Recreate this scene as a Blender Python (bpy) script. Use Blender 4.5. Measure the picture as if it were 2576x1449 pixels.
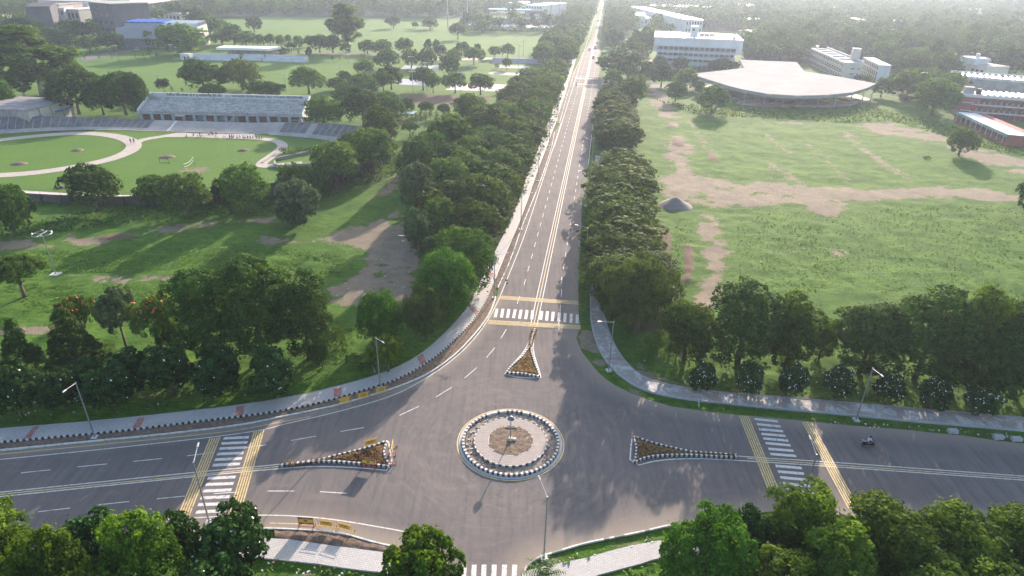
import bpy, bmesh, math, random
import numpy as np
from mathutils import Vector, Matrix
from mathutils.geometry import tessellate_polygon
R = math.radians
for o in list(bpy.data.objects): bpy.data.objects.remove(o)
SC = bpy.context.scene
COL = SC.collection
# ---------------------------------------------------------------- camera, light, exposure
FPX, PITCH, ROLL, CAMH, CX, CY = 1605.2, 0.46895, 0.02093, 55.0, 1288.0, 724.5
cd = bpy.data.cameras.new('camera'); cam = bpy.data.objects.new('camera', cd); COL.objects.link(cam)
cam.location = (0, 0, CAMH)
cam.matrix_world = Matrix.Translation((0, 0, CAMH)) @ Matrix.Rotation(math.pi/2-PITCH, 4, 'X') @ Matrix.Rotation(ROLL, 4, 'Z')
cd.sensor_width = 36; cd.lens = 36*FPX/2576; cd.clip_end = 9000; cd.clip_start = 1
SC.camera = cam
SUN_AZ, SUN_EL = R(18.0), R(18.0)          # azimuth from +Y towards +X
W = bpy.data.worlds.new('World'); SC.world = W; W.use_nodes = True
nt = W.node_tree; bg = nt.nodes['Background']
sky = nt.nodes.new('ShaderNodeTexSky'); sky.sky_type = 'NISHITA'; sky.sun_disc = False
sky.sun_elevation = SUN_EL; sky.sun_rotation = SUN_AZ; sky.air_density = 1.0; sky.dust_density = 2.0; sky.ozone_density = 1.0
nt.links.new(sky.outputs[0], bg.inputs[0]); bg.inputs[1].default_value = 0.15
sd = bpy.data.lights.new('sun', 'SUN'); sun = bpy.data.objects.new('sun', sd); COL.objects.link(sun)
sd.energy = 4.1; sd.angle = R(0.6); sd.color = (1.0, 0.83, 0.70)
sv = Vector((math.sin(SUN_AZ)*math.cos(SUN_EL), math.cos(SUN_AZ)*math.cos(SUN_EL), math.sin(SUN_EL)))
sun.rotation_euler = sv.to_track_quat('Z', 'Y').to_euler(); sun.location = (0, 0, 200)
SC.view_settings.view_transform = 'Standard'; SC.view_settings.look = 'None'
SC.view_settings.exposure = 1.4; SC.view_settings.gamma = 1.0
SC.cycles.max_bounces = 5; SC.cycles.diffuse_bounces = 2; SC.cycles.glossy_bounces = 2
SC.cycles.transmission_bounces = 3; SC.cycles.volume_bounces = 0; SC.cycles.transparent_max_bounces = 8
SC.cycles.caustics_reflective = False; SC.cycles.caustics_refractive = False
SC.cycles.use_denoising = True
# ---------------------------------------------------------------- survey: photo point (2576 px wide) -> ground, and back
cp, sp, cr, sr = math.cos(PITCH), math.sin(PITCH), math.cos(ROLL), math.sin(ROLL)
def G(x, y, Z=0.0):
    a = x-CX; b = y-CY
    u = (a*cr+b*sr)/FPX; v = (-a*sr+b*cr)/FPX
    k = (Z-CAMH)/(-sp-v*cp)
    return (u*k, (cp-v*sp)*k)
def P(X, Y, Z=0.0):
    h = Z-CAMH; d = Y*cp-h*sp; up = Y*sp+h*cp
    u = FPX*X/d; v = -FPX*up/d
    return (CX+u*cr-v*sr, CY+u*sr+v*cr, d)
def HT(bx, by, ty):
    X, Y = G(bx, by); lo, hi = 0.0, 50.0
    for _ in range(30):
        m = (lo+hi)/2
        if P(X, Y, m)[1] > ty: lo = m
        else: hi = m
    return lo
def GP(pts, Z=0.0): return [G(x, y, Z) for x, y in pts]
# ---------------------------------------------------------------- materials
MATS = {}
def nodes(m):
    m.use_nodes = True; return m.node_tree.nodes, m.node_tree.links
def mat(name, col, rough=0.8, var=0.12, scale=2.0, metal=0.0, bump=0.0, col2=None, s2=0.4, spec=None, lo=0.42, hi=0.6):
    """procedural paint / plaster / soil: base colour broken up by two noises"""
    if name in MATS: return MATS[name]
    m = bpy.data.materials.new(name); n, l = nodes(m); b = n['Principled BSDF']
    tc = n.new('ShaderNodeTexCoord'); nz = n.new('ShaderNodeTexNoise'); nz.inputs['Scale'].default_value = scale
    nz.inputs['Detail'].default_value = 6; nz.inputs['Roughness'].default_value = 0.65
    l.new(tc.outputs['Object'], nz.inputs['Vector'])
    mr = n.new('ShaderNodeMapRange'); mr.inputs[1].default_value = 0.3; mr.inputs[2].default_value = 0.7
    mr.inputs[3].default_value = 1-var; mr.inputs[4].default_value = 1+var
    l.new(nz.outputs[0], mr.inputs[0])
    mx = n.new('ShaderNodeMix'); mx.data_type = 'RGBA'; mx.blend_type = 'MIX'
    mx.inputs[6].default_value = (*col, 1); mx.inputs[7].default_value = (*(col2 or col), 1)
    n2 = n.new('ShaderNodeTexNoise'); n2.inputs['Scale'].default_value = s2; n2.inputs['Detail'].default_value = 4
    l.new(tc.outputs['Object'], n2.inputs['Vector'])
    r2 = n.new('ShaderNodeMapRange'); r2.inputs[1].default_value = lo; r2.inputs[2].default_value = hi; n2.inputs['Roughness'].default_value = .7
    l.new(n2.outputs[0], r2.inputs[0]); l.new(r2.outputs[0], mx.inputs[0])
    vm = n.new('ShaderNodeVectorMath'); vm.operation = 'SCALE'
    l.new(mx.outputs[2], vm.inputs[0]); l.new(mr.outputs[0], vm.inputs['Scale'])
    l.new(vm.outputs[0], b.inputs['Base Color'])
    b.inputs['Roughness'].default_value = rough; b.inputs['Metallic'].default_value = metal
    if spec is not None: b.inputs['Specular IOR Level'].default_value = spec
    if bump:
        bp = n.new('ShaderNodeBump'); bp.inputs['Strength'].default_value = bump; bp.inputs['Distance'].default_value = 0.08
        l.new(nz.outputs[0], bp.inputs['Height']); l.new(bp.outputs[0], b.inputs['Normal'])
    MATS[name] = m; return m
def leafmat(name, col, hue=0.03, trans=0.35, col2=None):
    if name in MATS: return MATS[name]
    m = bpy.data.materials.new(name); n, l = nodes(m); n.remove(n['Principled BSDF']); out = n['Material Output']
    at = n.new('ShaderNodeAttribute'); at.attribute_name = 'tint'
    oi = n.new('ShaderNodeObjectInfo')
    mx = n.new('ShaderNodeMix'); mx.data_type = 'RGBA'
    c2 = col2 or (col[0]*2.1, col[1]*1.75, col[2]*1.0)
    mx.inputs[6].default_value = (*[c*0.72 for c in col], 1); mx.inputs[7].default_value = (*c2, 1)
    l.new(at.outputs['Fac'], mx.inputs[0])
    hs = n.new('ShaderNodeHueSaturation')
    mr = n.new('ShaderNodeMapRange'); mr.inputs[3].default_value = 0.5-hue; mr.inputs[4].default_value = 0.5+hue*0.4
    l.new(oi.outputs['Random'], mr.inputs[0]); l.new(mr.outputs[0], hs.inputs['Hue'])
    mv = n.new('ShaderNodeMapRange'); mv.inputs[3].default_value = 0.8; mv.inputs[4].default_value = 1.25
    fr = n.new('ShaderNodeMath'); fr.operation = 'FRACT'; ml = n.new('ShaderNodeMath'); ml.operation = 'MULTIPLY'; ml.inputs[1].default_value = 7.31
    l.new(oi.outputs['Random'], ml.inputs[0]); l.new(ml.outputs[0], fr.inputs[0]); l.new(fr.outputs[0], mv.inputs[0]); l.new(mv.outputs[0], hs.inputs['Value'])
    l.new(mx.outputs[2], hs.inputs['Color'])
    d = n.new('ShaderNodeBsdfPrincipled'); d.inputs['Roughness'].default_value = 0.75; d.inputs['Specular IOR Level'].default_value = 0.06
    t = n.new('ShaderNodeBsdfTranslucent')
    h2 = n.new('ShaderNodeHueSaturation'); h2.inputs['Hue'].default_value = 0.485; h2.inputs['Saturation'].default_value = 1.1; h2.inputs['Value'].default_value = 1.5
    l.new(hs.outputs[0], h2.inputs['Color'])
    l.new(hs.outputs[0], d.inputs['Base Color']); l.new(h2.outputs[0], t.inputs['Color'])
    ms = n.new('ShaderNodeMixShader'); ms.inputs[0].default_value = trans
    l.new(d.outputs[0], ms.inputs[1]); l.new(t.outputs[0], ms.inputs[2]); l.new(ms.outputs[0], out.inputs['Surface'])
    MATS[name] = m; return m
white = mat('white_paint', (.6, .59, .56), .6, .18, 4, col2=(.38, .35, .31), s2=2.0, lo=.5, hi=.64)
black = mat('black_paint', (.032, .032, .034), .7, .3, 4, col2=(.14, .125, .11), s2=2.0, lo=.5, hi=.66)
yellowp = mat('road_yellow', (.6, .45, .2), .7, .2, 5, col2=(.24, .2, .14), s2=2.2, lo=.53, hi=.66)
whitep = mat('road_white', (.6, .58, .55), .7, .2, 5, col2=(.24, .23, .22), s2=2.2, lo=.53, hi=.66)
steel = mat('galvanised_steel', (.32, .33, .35), .45, .08, 3, metal=.6)
dark = mat('dark_rubber', (.02, .02, .022), .7)
bark = mat('bark', (.12, .09, .07), .9, .3, 5)
palebark = mat('pale_bark', (.45, .42, .38), .85, .25, 1.5)
glassd = mat('window_glass', (.05, .06, .07), .15, .2, 1)
concrete = mat('concrete', (.34, .33, .32), .85, .14, 1.2, col2=(.24, .235, .23), s2=.25)
cream = mat('cream_plaster', (.55, .5, .42), .85, .08, 1.0, col2=(.48, .43, .36), s2=.2)
whitewall = mat('white_wall', (.56, .57, .58), .8, .06, 1.0, col2=(.48, .49, .5), s2=.15)
brick = mat('red_brick', (.32, .075, .06), .85, .15, 6, col2=(.2, .075, .06), s2=.5)
roofwhite = mat('white_roof', (.74, .72, .69), .45, .06, .6, col2=(.7, .68, .65), s2=.15)
roofgrey = mat('grey_roof', (.3, .28, .27), .8, .15, 1, col2=(.22, .2, .19), s2=.3)
blueroof = mat('blue_roof', (.03, .1, .4), .9, .1, 1, spec=.05)
soil = mat('soil', (.2, .135, .095), .95, .35, 5, bump=.8, col2=(.12, .085, .06), s2=1.2)
mulch = mat('mulch', (.13, .09, .065), .95, .55, 9, bump=1.0, col2=(.22, .16, .11), s2=2.5)
gravelm = mat('gravel', (.27, .25, .24), .95, .45, 14, bump=1.0)
# ---------------------------------------------------------------- objects
def tag(o, label=None, cat=None, group=None, kind=None):
    if label: o['label'] = label
    if cat: o['category'] = cat
    if group: o['group'] = group
    if kind: o['kind'] = kind
    return o
def thing(name, label, cat, loc=(0, 0, 0), rz=0.0, group=None):
    o = bpy.data.objects.new(name, None); COL.objects.link(o); o.location = loc; o.rotation_euler = (0, 0, rz)
    o.empty_display_size = .2
    return tag(o, label, cat, group)
def link(name, me, parent=None, loc=None):
    o = bpy.data.objects.new(name, me); COL.objects.link(o)
    if parent: o.parent = parent
    if loc is not None: o.location = loc
    return o
def dup(root, loc, rz=0.0, scale=None, label=None, group=None):
    r = root.copy(); COL.objects.link(r); r.location = loc; r.rotation_euler = (0, 0, rz)
    if scale: r.scale = scale
    if label: r['label'] = label
    if group: r['group'] = group
    for ch in root.children:
        c = ch.copy(); COL.objects.link(c); c.parent = r
        for g in ch.children:
            d = g.copy(); COL.objects.link(d); d.parent = c
    return r
class MB:
    def __init__(s): s.v = []; s.f = []; s.m = []
    def add(s, vs, fs, mi=0):
        b = len(s.v); s.v += [tuple(p) for p in vs]; s.f += [tuple(i+b for i in f) for f in fs]; s.m += [mi]*len(fs); return s
    def box(s, x0, x1, y0, y1, z0, z1, mi=0):
        return s.add([(x, y, z) for z in (z0, z1) for y in (y0, y1) for x in (x0, x1)],
                     [(0, 2, 3, 1), (4, 5, 7, 6), (0, 1, 5, 4), (2, 6, 7, 3), (0, 4, 6, 2), (1, 3, 7, 5)], mi)
    def bev(s, x0, x1, y0, y1, z0, z1, b, mi=0):      # box with chamfered top
        s.box(x0, x1, y0, y1, z0, z1-b, mi)
        p = [(x0, y0), (x1, y0), (x1, y1), (x0, y1)]; q = [(x0+b, y0+b), (x1-b, y0+b), (x1-b, y1-b), (x0+b, y1-b)]
        return s.add([(*a, z1-b+.0005) for a in p]+[(*a, z1) for a in q], [(0, 1, 5, 4), (1, 2, 6, 5), (2, 3, 7, 6), (3, 0, 4, 7), (4, 5, 6, 7)], mi)
    def hexa(s, lo, hi, mi=0):                         # two quads (lists of 4 xyz)
        return s.add(list(lo)+list(hi), [(3, 2, 1, 0), (4, 5, 6, 7), (0, 1, 5, 4), (1, 2, 6, 5), (2, 3, 7, 6), (3, 0, 4, 7)], mi)
    def tube(s, a, b, r0, r1=None, n=8, mi=0):
        r1 = r0 if r1 is None else r1; a = Vector(a); b = Vector(b); d = (b-a).normalized()
        u = d.orthogonal().normalized(); w = d.cross(u)
        vs = [a+(u*math.cos(t)+w*math.sin(t))*r0 for t in [2*math.pi*i/n for i in range(n)]]
        vs += [b+(u*math.cos(t)+w*math.sin(t))*r1 for t in [2*math.pi*i/n for i in range(n)]]
        return s.add(vs, [(i, (i+1) % n, n+(i+1) % n, n+i) for i in range(n)]+[tuple(range(n))[::-1], tuple(range(n, 2*n))], mi)
    def path(s, pts, r, n=6, mi=0):
        for a, b in zip(pts, pts[1:]): s.tube(a, b, r, r, n, mi)
        return s
    def lathe(s, prof, c=(0, 0, 0), n=16, mi=0):
        vs = [(c[0]+r*math.cos(2*math.pi*i/n), c[1]+r*math.sin(2*math.pi*i/n), c[2]+z) for r, z in prof for i in range(n)]
        fs = [(k*n+i, k*n+(i+1) % n, (k+1)*n+(i+1) % n, (k+1)*n+i) for k in range(len(prof)-1) for i in range(n)]
        return s.add(vs, fs, mi)
    def torus(s, c, R0, r, axis='Y', n=20, k=6, mi=0):
        vs = []
        for i in range(n):
            a = 2*math.pi*i/n
            for j in range(k):
                b = 2*math.pi*j/k; q = R0+r*math.cos(b); h = r*math.sin(b)
                p = (q*math.cos(a), h, q*math.sin(a)) if axis == 'Y' else (q*math.cos(a), q*math.sin(a), h)
                vs.append((c[0]+p[0], c[1]+p[1], c[2]+p[2]))
        return s.add(vs, [(i*k+j, i*k+(j+1) % k, ((i+1) % n)*k+(j+1) % k, ((i+1) % n)*k+j) for i in range(n) for j in range(k)], mi)
    def poly(s, pts, z, mi=0):
        vs = [(p[0], p[1], z) for p in pts]
        t = tessellate_polygon([[Vector(v) for v in vs]])
        fs = []
        for f in t:
            a, b, c = [Vector(vs[i]) for i in f]
            fs.append(tuple(f) if (b-a).cross(c-a).z > 0 else tuple(f)[::-1])
        return s.add(vs, fs, mi)
    def prism(s, pts, z0, z1, mi=0):
        A = sum(pts[i][0]*pts[(i+1) % len(pts)][1]-pts[(i+1) % len(pts)][0]*pts[i][1] for i in range(len(pts)))
        if A < 0: pts = pts[::-1]
        s.poly(pts, z1, mi); n = len(pts)
        return s.add([(p[0], p[1], z0) for p in pts]+[(p[0], p[1], z1) for p in pts], [(i, (i+1) % n, n+(i+1) % n, n+i) for i in range(n)], mi)
    def mesh(s, name, mats, smooth=False):
        me = bpy.data.meshes.new(name); me.from_pydata(s.v, [], s.f)
        for m in (mats if isinstance(mats, (list, tuple)) else [mats]): me.materials.append(m)
        if any(s.m): me.polygons.foreach_set('material_index', s.m)
        if smooth: me.polygons.foreach_set('use_smooth', [True]*len(s.f))
        me.update(); return me
    def obj(s, name, mats, parent=None, loc=None, smooth=False): return link(name, s.mesh(name, mats, smooth), parent, loc)
def struct(o): o['kind'] = 'structure'; return o
def resample(pts, step, closed=False):
    pts = [Vector(p[:2]) for p in pts]
    if closed: pts = pts+[pts[0]]
    seg = [(b-a).length for a, b in zip(pts, pts[1:])]; L = sum(seg); n = max(1, round(L/step)); out = []
    for i in range(n+(0 if closed else 1)):
        d = L*i/n; k = 0
        while k < len(seg)-1 and d > seg[k]: d -= seg[k]; k += 1
        out.append(pts[k].lerp(pts[k+1], min(1, d/max(seg[k], 1e-9))))
    return out
def smoothpts(pts, closed=False, it=2):
    for _ in range(it):
        q = []; n = len(pts)
        for i in range(n if closed else n-1):
            a, b = pts[i], pts[(i+1) % n]
            q += [(a[0]*.75+b[0]*.25, a[1]*.75+b[1]*.25), (a[0]*.25+b[0]*.75, a[1]*.25+b[1]*.75)]
        if not closed: q = [pts[0]]+q+[pts[-1]]
        pts = q
    return pts
def offs(pts, d, closed=False):
    n = len(pts); out = []
    for i in range(n):
        a = pts[(i-1) % n] if closed or i > 0 else pts[i]; b = pts[(i+1) % n] if closed or i < n-1 else pts[i]
        t = Vector((b[0]-a[0], b[1]-a[1])); t = t.normalized() if t.length else Vector((1, 0))
        out.append((pts[i][0]-t.y*d, pts[i][1]+t.x*d))
    return out
def ribbon(mb, pts, w, z, mi=0, closed=False):
    a = offs(pts, w/2, closed); b = offs(pts, -w/2, closed); n = len(pts)
    mb.add([(*p[:2], z) for p in a]+[(*p[:2], z) for p in b], [(n+i, n+(i+1) % n, (i+1) % n, i) for i in range(n if closed else n-1)], mi)
def kerb(pts, w, h, block, closed=False, z0=-.03, mats=None, pick=None, jit=0.0, name='kerb', parent=None, rnd=None):
    """row of kerb stones along a line; every stone its own chamfered block, materials alternate"""
    rnd = rnd or random.Random(5); p = resample(pts, block, closed); n = len(p); mb = MB()
    for i in range(n if closed else n-1):
        a, b = p[i], p[(i+1) % n]; t = (b-a).normalized(); nn = Vector((-t.y, t.x)); g = t*0.008
        j = nn*rnd.uniform(-jit, jit); a2, b2 = a+g+j, b-g+j; hh = h+rnd.uniform(-.02, .02)*(1 if jit else .3)
        lo = [(*(a2-nn*w/2), z0), (*(b2-nn*w/2), z0), (*(b2+nn*w/2), z0), (*(a2+nn*w/2), z0)]
        c = .02
        mid = [(x, y, hh-c) for x, y, _ in lo]
        hi = [(*(a2-nn*(w/2-c)), hh), (*(b2-nn*(w/2-c)), hh), (*(b2+nn*(w/2-c)), hh), (*(a2+nn*(w/2-c)), hh)]
        mi = pick(i, rnd) if pick else i % 2
        mb.add(lo+mid+hi, [(0, 1, 5, 4), (1, 2, 6, 5), (2, 3, 7, 6), (3, 0, 4, 7), (4, 5, 9, 8), (5, 6, 10, 9), (6, 7, 11, 10), (7, 4, 8, 11), (8, 9, 10, 11)], mi)
    return mb.obj(name, mats or [white, black], parent)
def text(s, size, m, depth=.02, name='lettering', parent=None, loc=(0, 0, 0), rot=(math.pi/2, 0, 0), bold=0.0, align='CENTER'):
    c = bpy.data.curves.new('t', 'FONT'); c.body = s; c.size = size; c.extrude = depth; c.align_x = align; c.align_y = 'CENTER'; c.offset = bold
    c.resolution_u = 2
    t = bpy.data.objects.new('t', c); COL.objects.link(t)
    bpy.context.view_layer.update()
    me = bpy.data.meshes.new_from_object(t.evaluated_get(bpy.context.evaluated_depsgraph_get()))
    bpy.data.objects.remove(t); me.materials.clear(); me.materials.append(m)
    o = link(name, me, parent, loc); o.rotation_euler = rot; return o
# ---------------------------------------------------------------- survey lines of roads, paths and bare ground
NK = [(-160,1152),(0,1137),(250,1112),(362,1101.7),(475,1089),(560,1079),(644,1065.7),(719,1049.5),(794,1034.5),(856,1021),(929,999),(979,984),(1034,964),(1081,942),(1119,917),(1156,887),(1189,852),(1214,822),(1236,789.5),(1250,749.5)]
NK2 = [(1254,724.5),(1288,649.75),(1313,572),(1338,513),(1363,450),(1383,389),(1391,360),(1395.5,332.5)]
NK3 = [(1408,310),(1428,237),(1448,175),(1468,132)]
EE = [(1522,0),(1517,27),(1508,60),(1502,92),(1510,112),(1510,140),(1508,180),(1503,195),(1520,196),(1560,206),(1640,212),(1640,222),(1560,218),(1516,221),(1502,235),(1488,350),(1484,375),(1480,425),(1472,475),(1465,505),(1463,562),(1460,612),(1456,662),(1455,712),(1455.5,787),(1460,822),(1450,850),(1463,884),(1483,909.5),(1505.5,937),(1528,957),(1558,974.5),(1588,989.5),(1638,1007),(1688,1022),(1763,1033),(1838,1042),(1932,1049.5),(2132,1069.5),(2282,1081),(2332,1087),(2422,1095.5),(2507,1108),(2576,1115.5),(2760,1132)]
SE = [(2760,1338),(2576,1322),(2332,1309),(2200,1299),(2064,1291),(1935,1287),(1808,1302),(1688,1319),(1613,1336.75),(1538,1351.75),(1463,1366.75),(1400,1386.75),(1358,1399),(1328,1416.75),(1315,1437),(1309,1470),(1306,1560)]
SW = [(1110,1560),(1118,1450),(1095,1415),(1060,1394),(1019,1380),(944,1364),(894,1349),(859,1340.5),(794,1333),(679,1328),(580,1328),(475,1336),(337,1348),(225,1362),(86,1380),(-160,1408)]
ROADP = NK+NK2+[(1408,310)]+NK3[1:]+[(1488,100),(1500.5,62),(1510.5,25),(1518,0)]+EE+SE+SW
NPO = [(-160,1092),(0,1079.5),(250,1059.5),(500,1033),(644,1014.5),(694,1005.75),(794,987),(894,960.75),(956.5,942),(1019,915.75),(1069,884.5),(1119,839.5),(1156.5,799.5),(1182,766),(1199,730),(1219,687),(1244,637),(1269,587),(1288,547),(1313,487),(1328,432),(1350.5,385),(1365.5,342),(1378,310),(1398,257.5),(1418,215),(1435.5,175),(1440,152),(1445,125)]
NPI = [(-160,1128),(0,1114),(300,1087),(475,1064.5),(644,1044.5),(719,1033),(819,1012),(919,982),(969,967),(1019,947),(1081.5,909.5),(1131.5,869.5),(1181.5,819.5),(1206.5,784.5),(1224,754.5),(1236.5,724.5),(1269,645),(1288,602),(1313,542),(1333,487),(1353,425),(1378,362),(1390,327),(1398,310),(1413,260),(1425.5,225),(1440.5,175),(1448,152),(1451,125)]
EPO = [(1520,395),(1516,450),(1512,520),(1508,600),(1505,680),(1500.5,740),(1512,775),(1525.5,807),(1528,824.5),(1540.5,854.5),(1553,879.5),(1570.5,907),(1600.5,937),(1638,957),(1688,969.5),(1755.5,980.75),(1838,990.75),(1932,997),(2082,1009.5),(2307,1029.5),(2576,1052),(2760,1068)]
EPI = [(1499,392),(1494,450),(1491,520),(1488,600),(1486,680),(1485.5,739.5),(1486,780),(1487,812),(1500.5,864.5),(1520.5,904.5),(1548,937),(1588,967),(1625.5,984.5),(1688,999.5),(1758,1009.5),(1838,1017),(1932,1027),(2157,1047),(2307,1062),(2432,1072),(2576,1084.5),(2760,1101)]
SWP = [(480,1352),(600,1352),(695,1356.75),(726.5,1358),(819,1371.75),(944,1388),(1014,1398),(1040,1440),(1000,1452),(956.5,1440.5),(894,1434),(794,1419),(676.5,1406.75),(560,1398),(480,1396)]
SEP = [(1315,1449),(1330,1436),(1378,1424),(1478,1404),(1528,1389),(1588,1374),(1663,1360.5),(1713,1356.75),(1800,1352),(1800,1395),(1713,1396),(1643,1409),(1613,1419),(1508,1446.75),(1440,1475),(1315,1480)]
BARE = [ # (polygon, strength)
 ([(-60,610),(0,603),(120,595),(170,592),(260,590),(350,578),(470,562),(600,548),(719,545),(706,551),(644,556),(480,575),(360,600),(300,615),(200,618),(100,622),(0,630),(-60,634)],.85),
 ([(644,570),(719,550),(809,530),(869,520),(944,500),(994,484),(1014,440),(994,437),(956,482),(894,512),(856,523),(804,536),(706,549),(644,556)],.95),
 ([(640,592),(719,597),(794,600),(869,572),(919,557),(939,560),(944,587),(869,612),(744,612),(640,617)],.8),
 ([(856,585),(934,567),(969,547),(989,527),(1014,535),(1019,587),(1039,612),(1049,650),(1062,675),(1050,725),(1040,752),(989,765),(906,772),(819,762),(820,725),(869,712),(894,680),(929,675),(906,657),(926,635),(869,615)],.95),
 ([(120,698),(300,692),(480,688),(482,708),(300,714),(120,716)],.8), ([(-40,825),(90,815),(150,812),(150,832),(60,842),(-40,845)],.75), ([(250,802),(330,800),(345,822),(260,826)],.7),
 ([(875,795),(915,790),(915,820),(885,822)],.7), ([(1625,222),(1660,225),(1690,262),(1705,285),(1715,300),(1700,320),(1735,350),(1748,375),(1738,400),(1725,420),(1752,440),(1830,450),(1932,448),(2060,468),(2150,475),(2250,478),(2290,466),(2400,470),(2520,475),(2640,480),(2640,507),(2500,508),(2400,498),(2250,500),(2150,508),(2122,515),(2112,545),(2070,540),(2020,522),(1980,512),(1940,515),(1890,520),(1800,518),(1760,515),(1690,500),(1655,478),(1642,450),(1690,440),(1703,428),(1690,400),(1660,390),(1680,370),(1690,330),(1665,300),(1650,270),(1625,240)],1.0),
 ([(1765,530),(1790,540),(1810,560),(1813,580),(1845,607),(1845,637),(1813,645),(1825,677),(1813,712),(1825,724),(1810,760),(1780,795),(1768,800),(1752,760),(1750,724),(1753,702),(1775,677),(1778,650),(1758,627),(1763,602),(1753,582),(1748,557),(1740,547)],.95),
 ([(2082,627),(2117,622),(2152,637),(2122,650),(2102,645)],1.0), ([(2172,637),(2244,657),(2197,655)],.9), ([(1940,625),(2000,627),(2030,640),(2015,650)],.7), ([(1870,612),(1905,615),(1905,637),(1880,632)],.8), ([(1880,660),(1905,655),(1905,675),(1885,678)],.8),
 ([(1900,302),(2132,309),(2220,308),(2332,322),(2377,345),(2420,362),(2500,378),(2600,410),(2600,447),(2532,435),(2482,412),(2420,390),(2377,366),(2307,350),(2232,338),(2150,329),(2210,322),(2120,314),(1900,309)],.95),
 ([(1740,278),(1800,285),(1900,297),(1860,300),(1760,292)],.5),
 ([(400,424),(430,420),(470,425),(500,418),(535,420),(530,430),(505,438),(470,432),(440,438),(412,434)],1.0),
 ([(240,475),(300,472),(320,482),(250,482)],.6), ([(150,475),(215,470),(225,478),(170,484)],.7),
 ([(480,1018),(560,1000),(620,1000),(640,1012),(560,1030)],.0),
 ([(330,985),(430,975),(445,985),(360,1010)],.85), ([(215,985),(260,980),(262,1000),(225,1002)],.7), ([(775,950),(800,948),(802,962),(780,965)],.8), ([(110,1000),(200,980),(210,1010),(100,1040)],.5), ([(500,1010),(545,985),(570,998),(520,1020)],.5),
 ([(1570,893),(1600,905),(1640,935),(1700,958),(1760,968),(1840,978),(1960,986),(2100,998),(2320,1018),(2576,1040),(2576,1052),(2307,1029),(2082,1009),(1932,997),(1838,990),(1755,980),(1688,969),(1638,957),(1600,937),(1570,907),(1545,862),(1535,830),(1560,850)],.8),
 ([(1456,820),(1490,822),(1500,860),(1525,905),(1545,935),(1510,925),(1480,900),(1450,858)],.95), ([(1565,965),(1625,985),(1660,1000),(1640,1008),(1575,985)],.95),
 ([(1938,1037),(1965,1030),(2030,1040),(2010,1052)],.6), ([(2430,1080),(2500,1080),(2576,1095),(2576,1110),(2500,1100)],.8),
 ([(1240,145),(1345,148),(1400,152),(1400,160),(1340,160),(1230,163),(1100,158),(1080,150)],.55),
 ([(1300,1440),(1345,1405),(1480,1375),(1690,1330),(1690,1360),(1560,1385),(1500,1395),(1400,1418),(1330,1436)],.6),
 ([(640,1400),(676,1406),(794,1419),(956,1440),(956,1465),(640,1465)],.35),
 ([(2195,250),(2240,250),(2240,262),(2200,262)],.0)]
TRACKS = [([(2130,335),(2152,362),(2200,395),(2240,422),(2282,446)],2.6),([(2032,362),(2075,395),(2102,425),(2132,455)],1.6),([(1925,335),(1950,360),(1990,385)],1.8),([(1932,405),(1965,430),(2007,457)],2.2),([(1735,300),(1752,330),(1775,365)],1.6),([(2060,470),(2130,560),(2200,640)],.5),([(2200,660),(2230,720),(2300,800)],.6)]
SOILP = [[(1664,565),(1680,575),(1688,600),(1686,640),(1672,637),(1665,600)],[(1723,612),(1748,625),(1748,660),(1741,690),(1735,715),(1713,712),(1724,668),(1721,630)],[(1690,350),(1722,355),(1718,372),(1695,372)],[(1783,378),(1800,378),(1802,408),(1785,408)],[(1680,312),(1700,318),(1698,328),(1676,322)],[(1625,225),(1650,230),(1648,236),(1630,234)],
 [(235,600),(300,588),(340,590),(345,600),(250,606)],[(1019,236),(1160,239),(1234,243),(1228,258),(1146,264),(1044,262),(1000,248)],[(1500,470),(1463,520),(1462,560),(1466,560),(1470,520)]]
MOWN = [[(-300,362),(-300,60),(0,70),(500,60),(560,40),(900,44),(1420,62),(1425,160),(1290,235),(1240,262),(1000,270),(960,250),(780,300),(640,240),(340,235),(200,260),(-100,300)],
 [(-200,330),(100,330),(350,330),(460,332),(644,337),(794,349),(860,358),(930,382),(900,418),(760,462),(560,488),(400,492),(200,487),(0,476),(-200,465)],
 [(1510,135),(1640,130),(1640,150),(1560,165),(1510,160)]]
ISL = {'upper': [(1344,829.5),(1337,849.5),(1330.5,872),(1313,898),(1288,920),(1273,936),(1276,941),(1290,942),(1320,944),(1356,951),(1359,945),(1348,917),(1338.5,887),(1337.5,872),(1341,850),(1347,830)],
 'left': [(704,1171),(769,1163),(804,1158),(816,1155.5),(836.5,1149),(894,1135.5),(944,1121.75),(969,1111.5),(976,1112),(972,1125),(968,1140),(974,1158),(983,1172),(982,1178.5),(944,1174),(900,1170),(850,1166),(810,1165),(769,1168),(706,1176)],
 'right': [(1591,1101),(1597,1100),(1626,1110),(1663,1121),(1738,1138),(1800,1142),(1853,1146),(1857,1151),(1853,1154),(1813,1153.5),(1738,1149),(1688,1149),(1643,1152),(1620,1157),(1600,1166),(1592,1166),(1596,1150),(1598,1130),(1594,1112)]}
# velodrome track, inner edge (ground level), closed loop
VI = [(-260,352),(-120,340),(0,338),(100,330.5),(250,326),(350,329),(460,332),(644,337.5),(719,342),(794,349),(850,357),(905,369),(935,384),(928,402),(895,421),(840,441),(760,463),(680,479),(560,489),(400,493),(200,488),(100,482),(0,476),(-140,466),(-260,440)]
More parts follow.
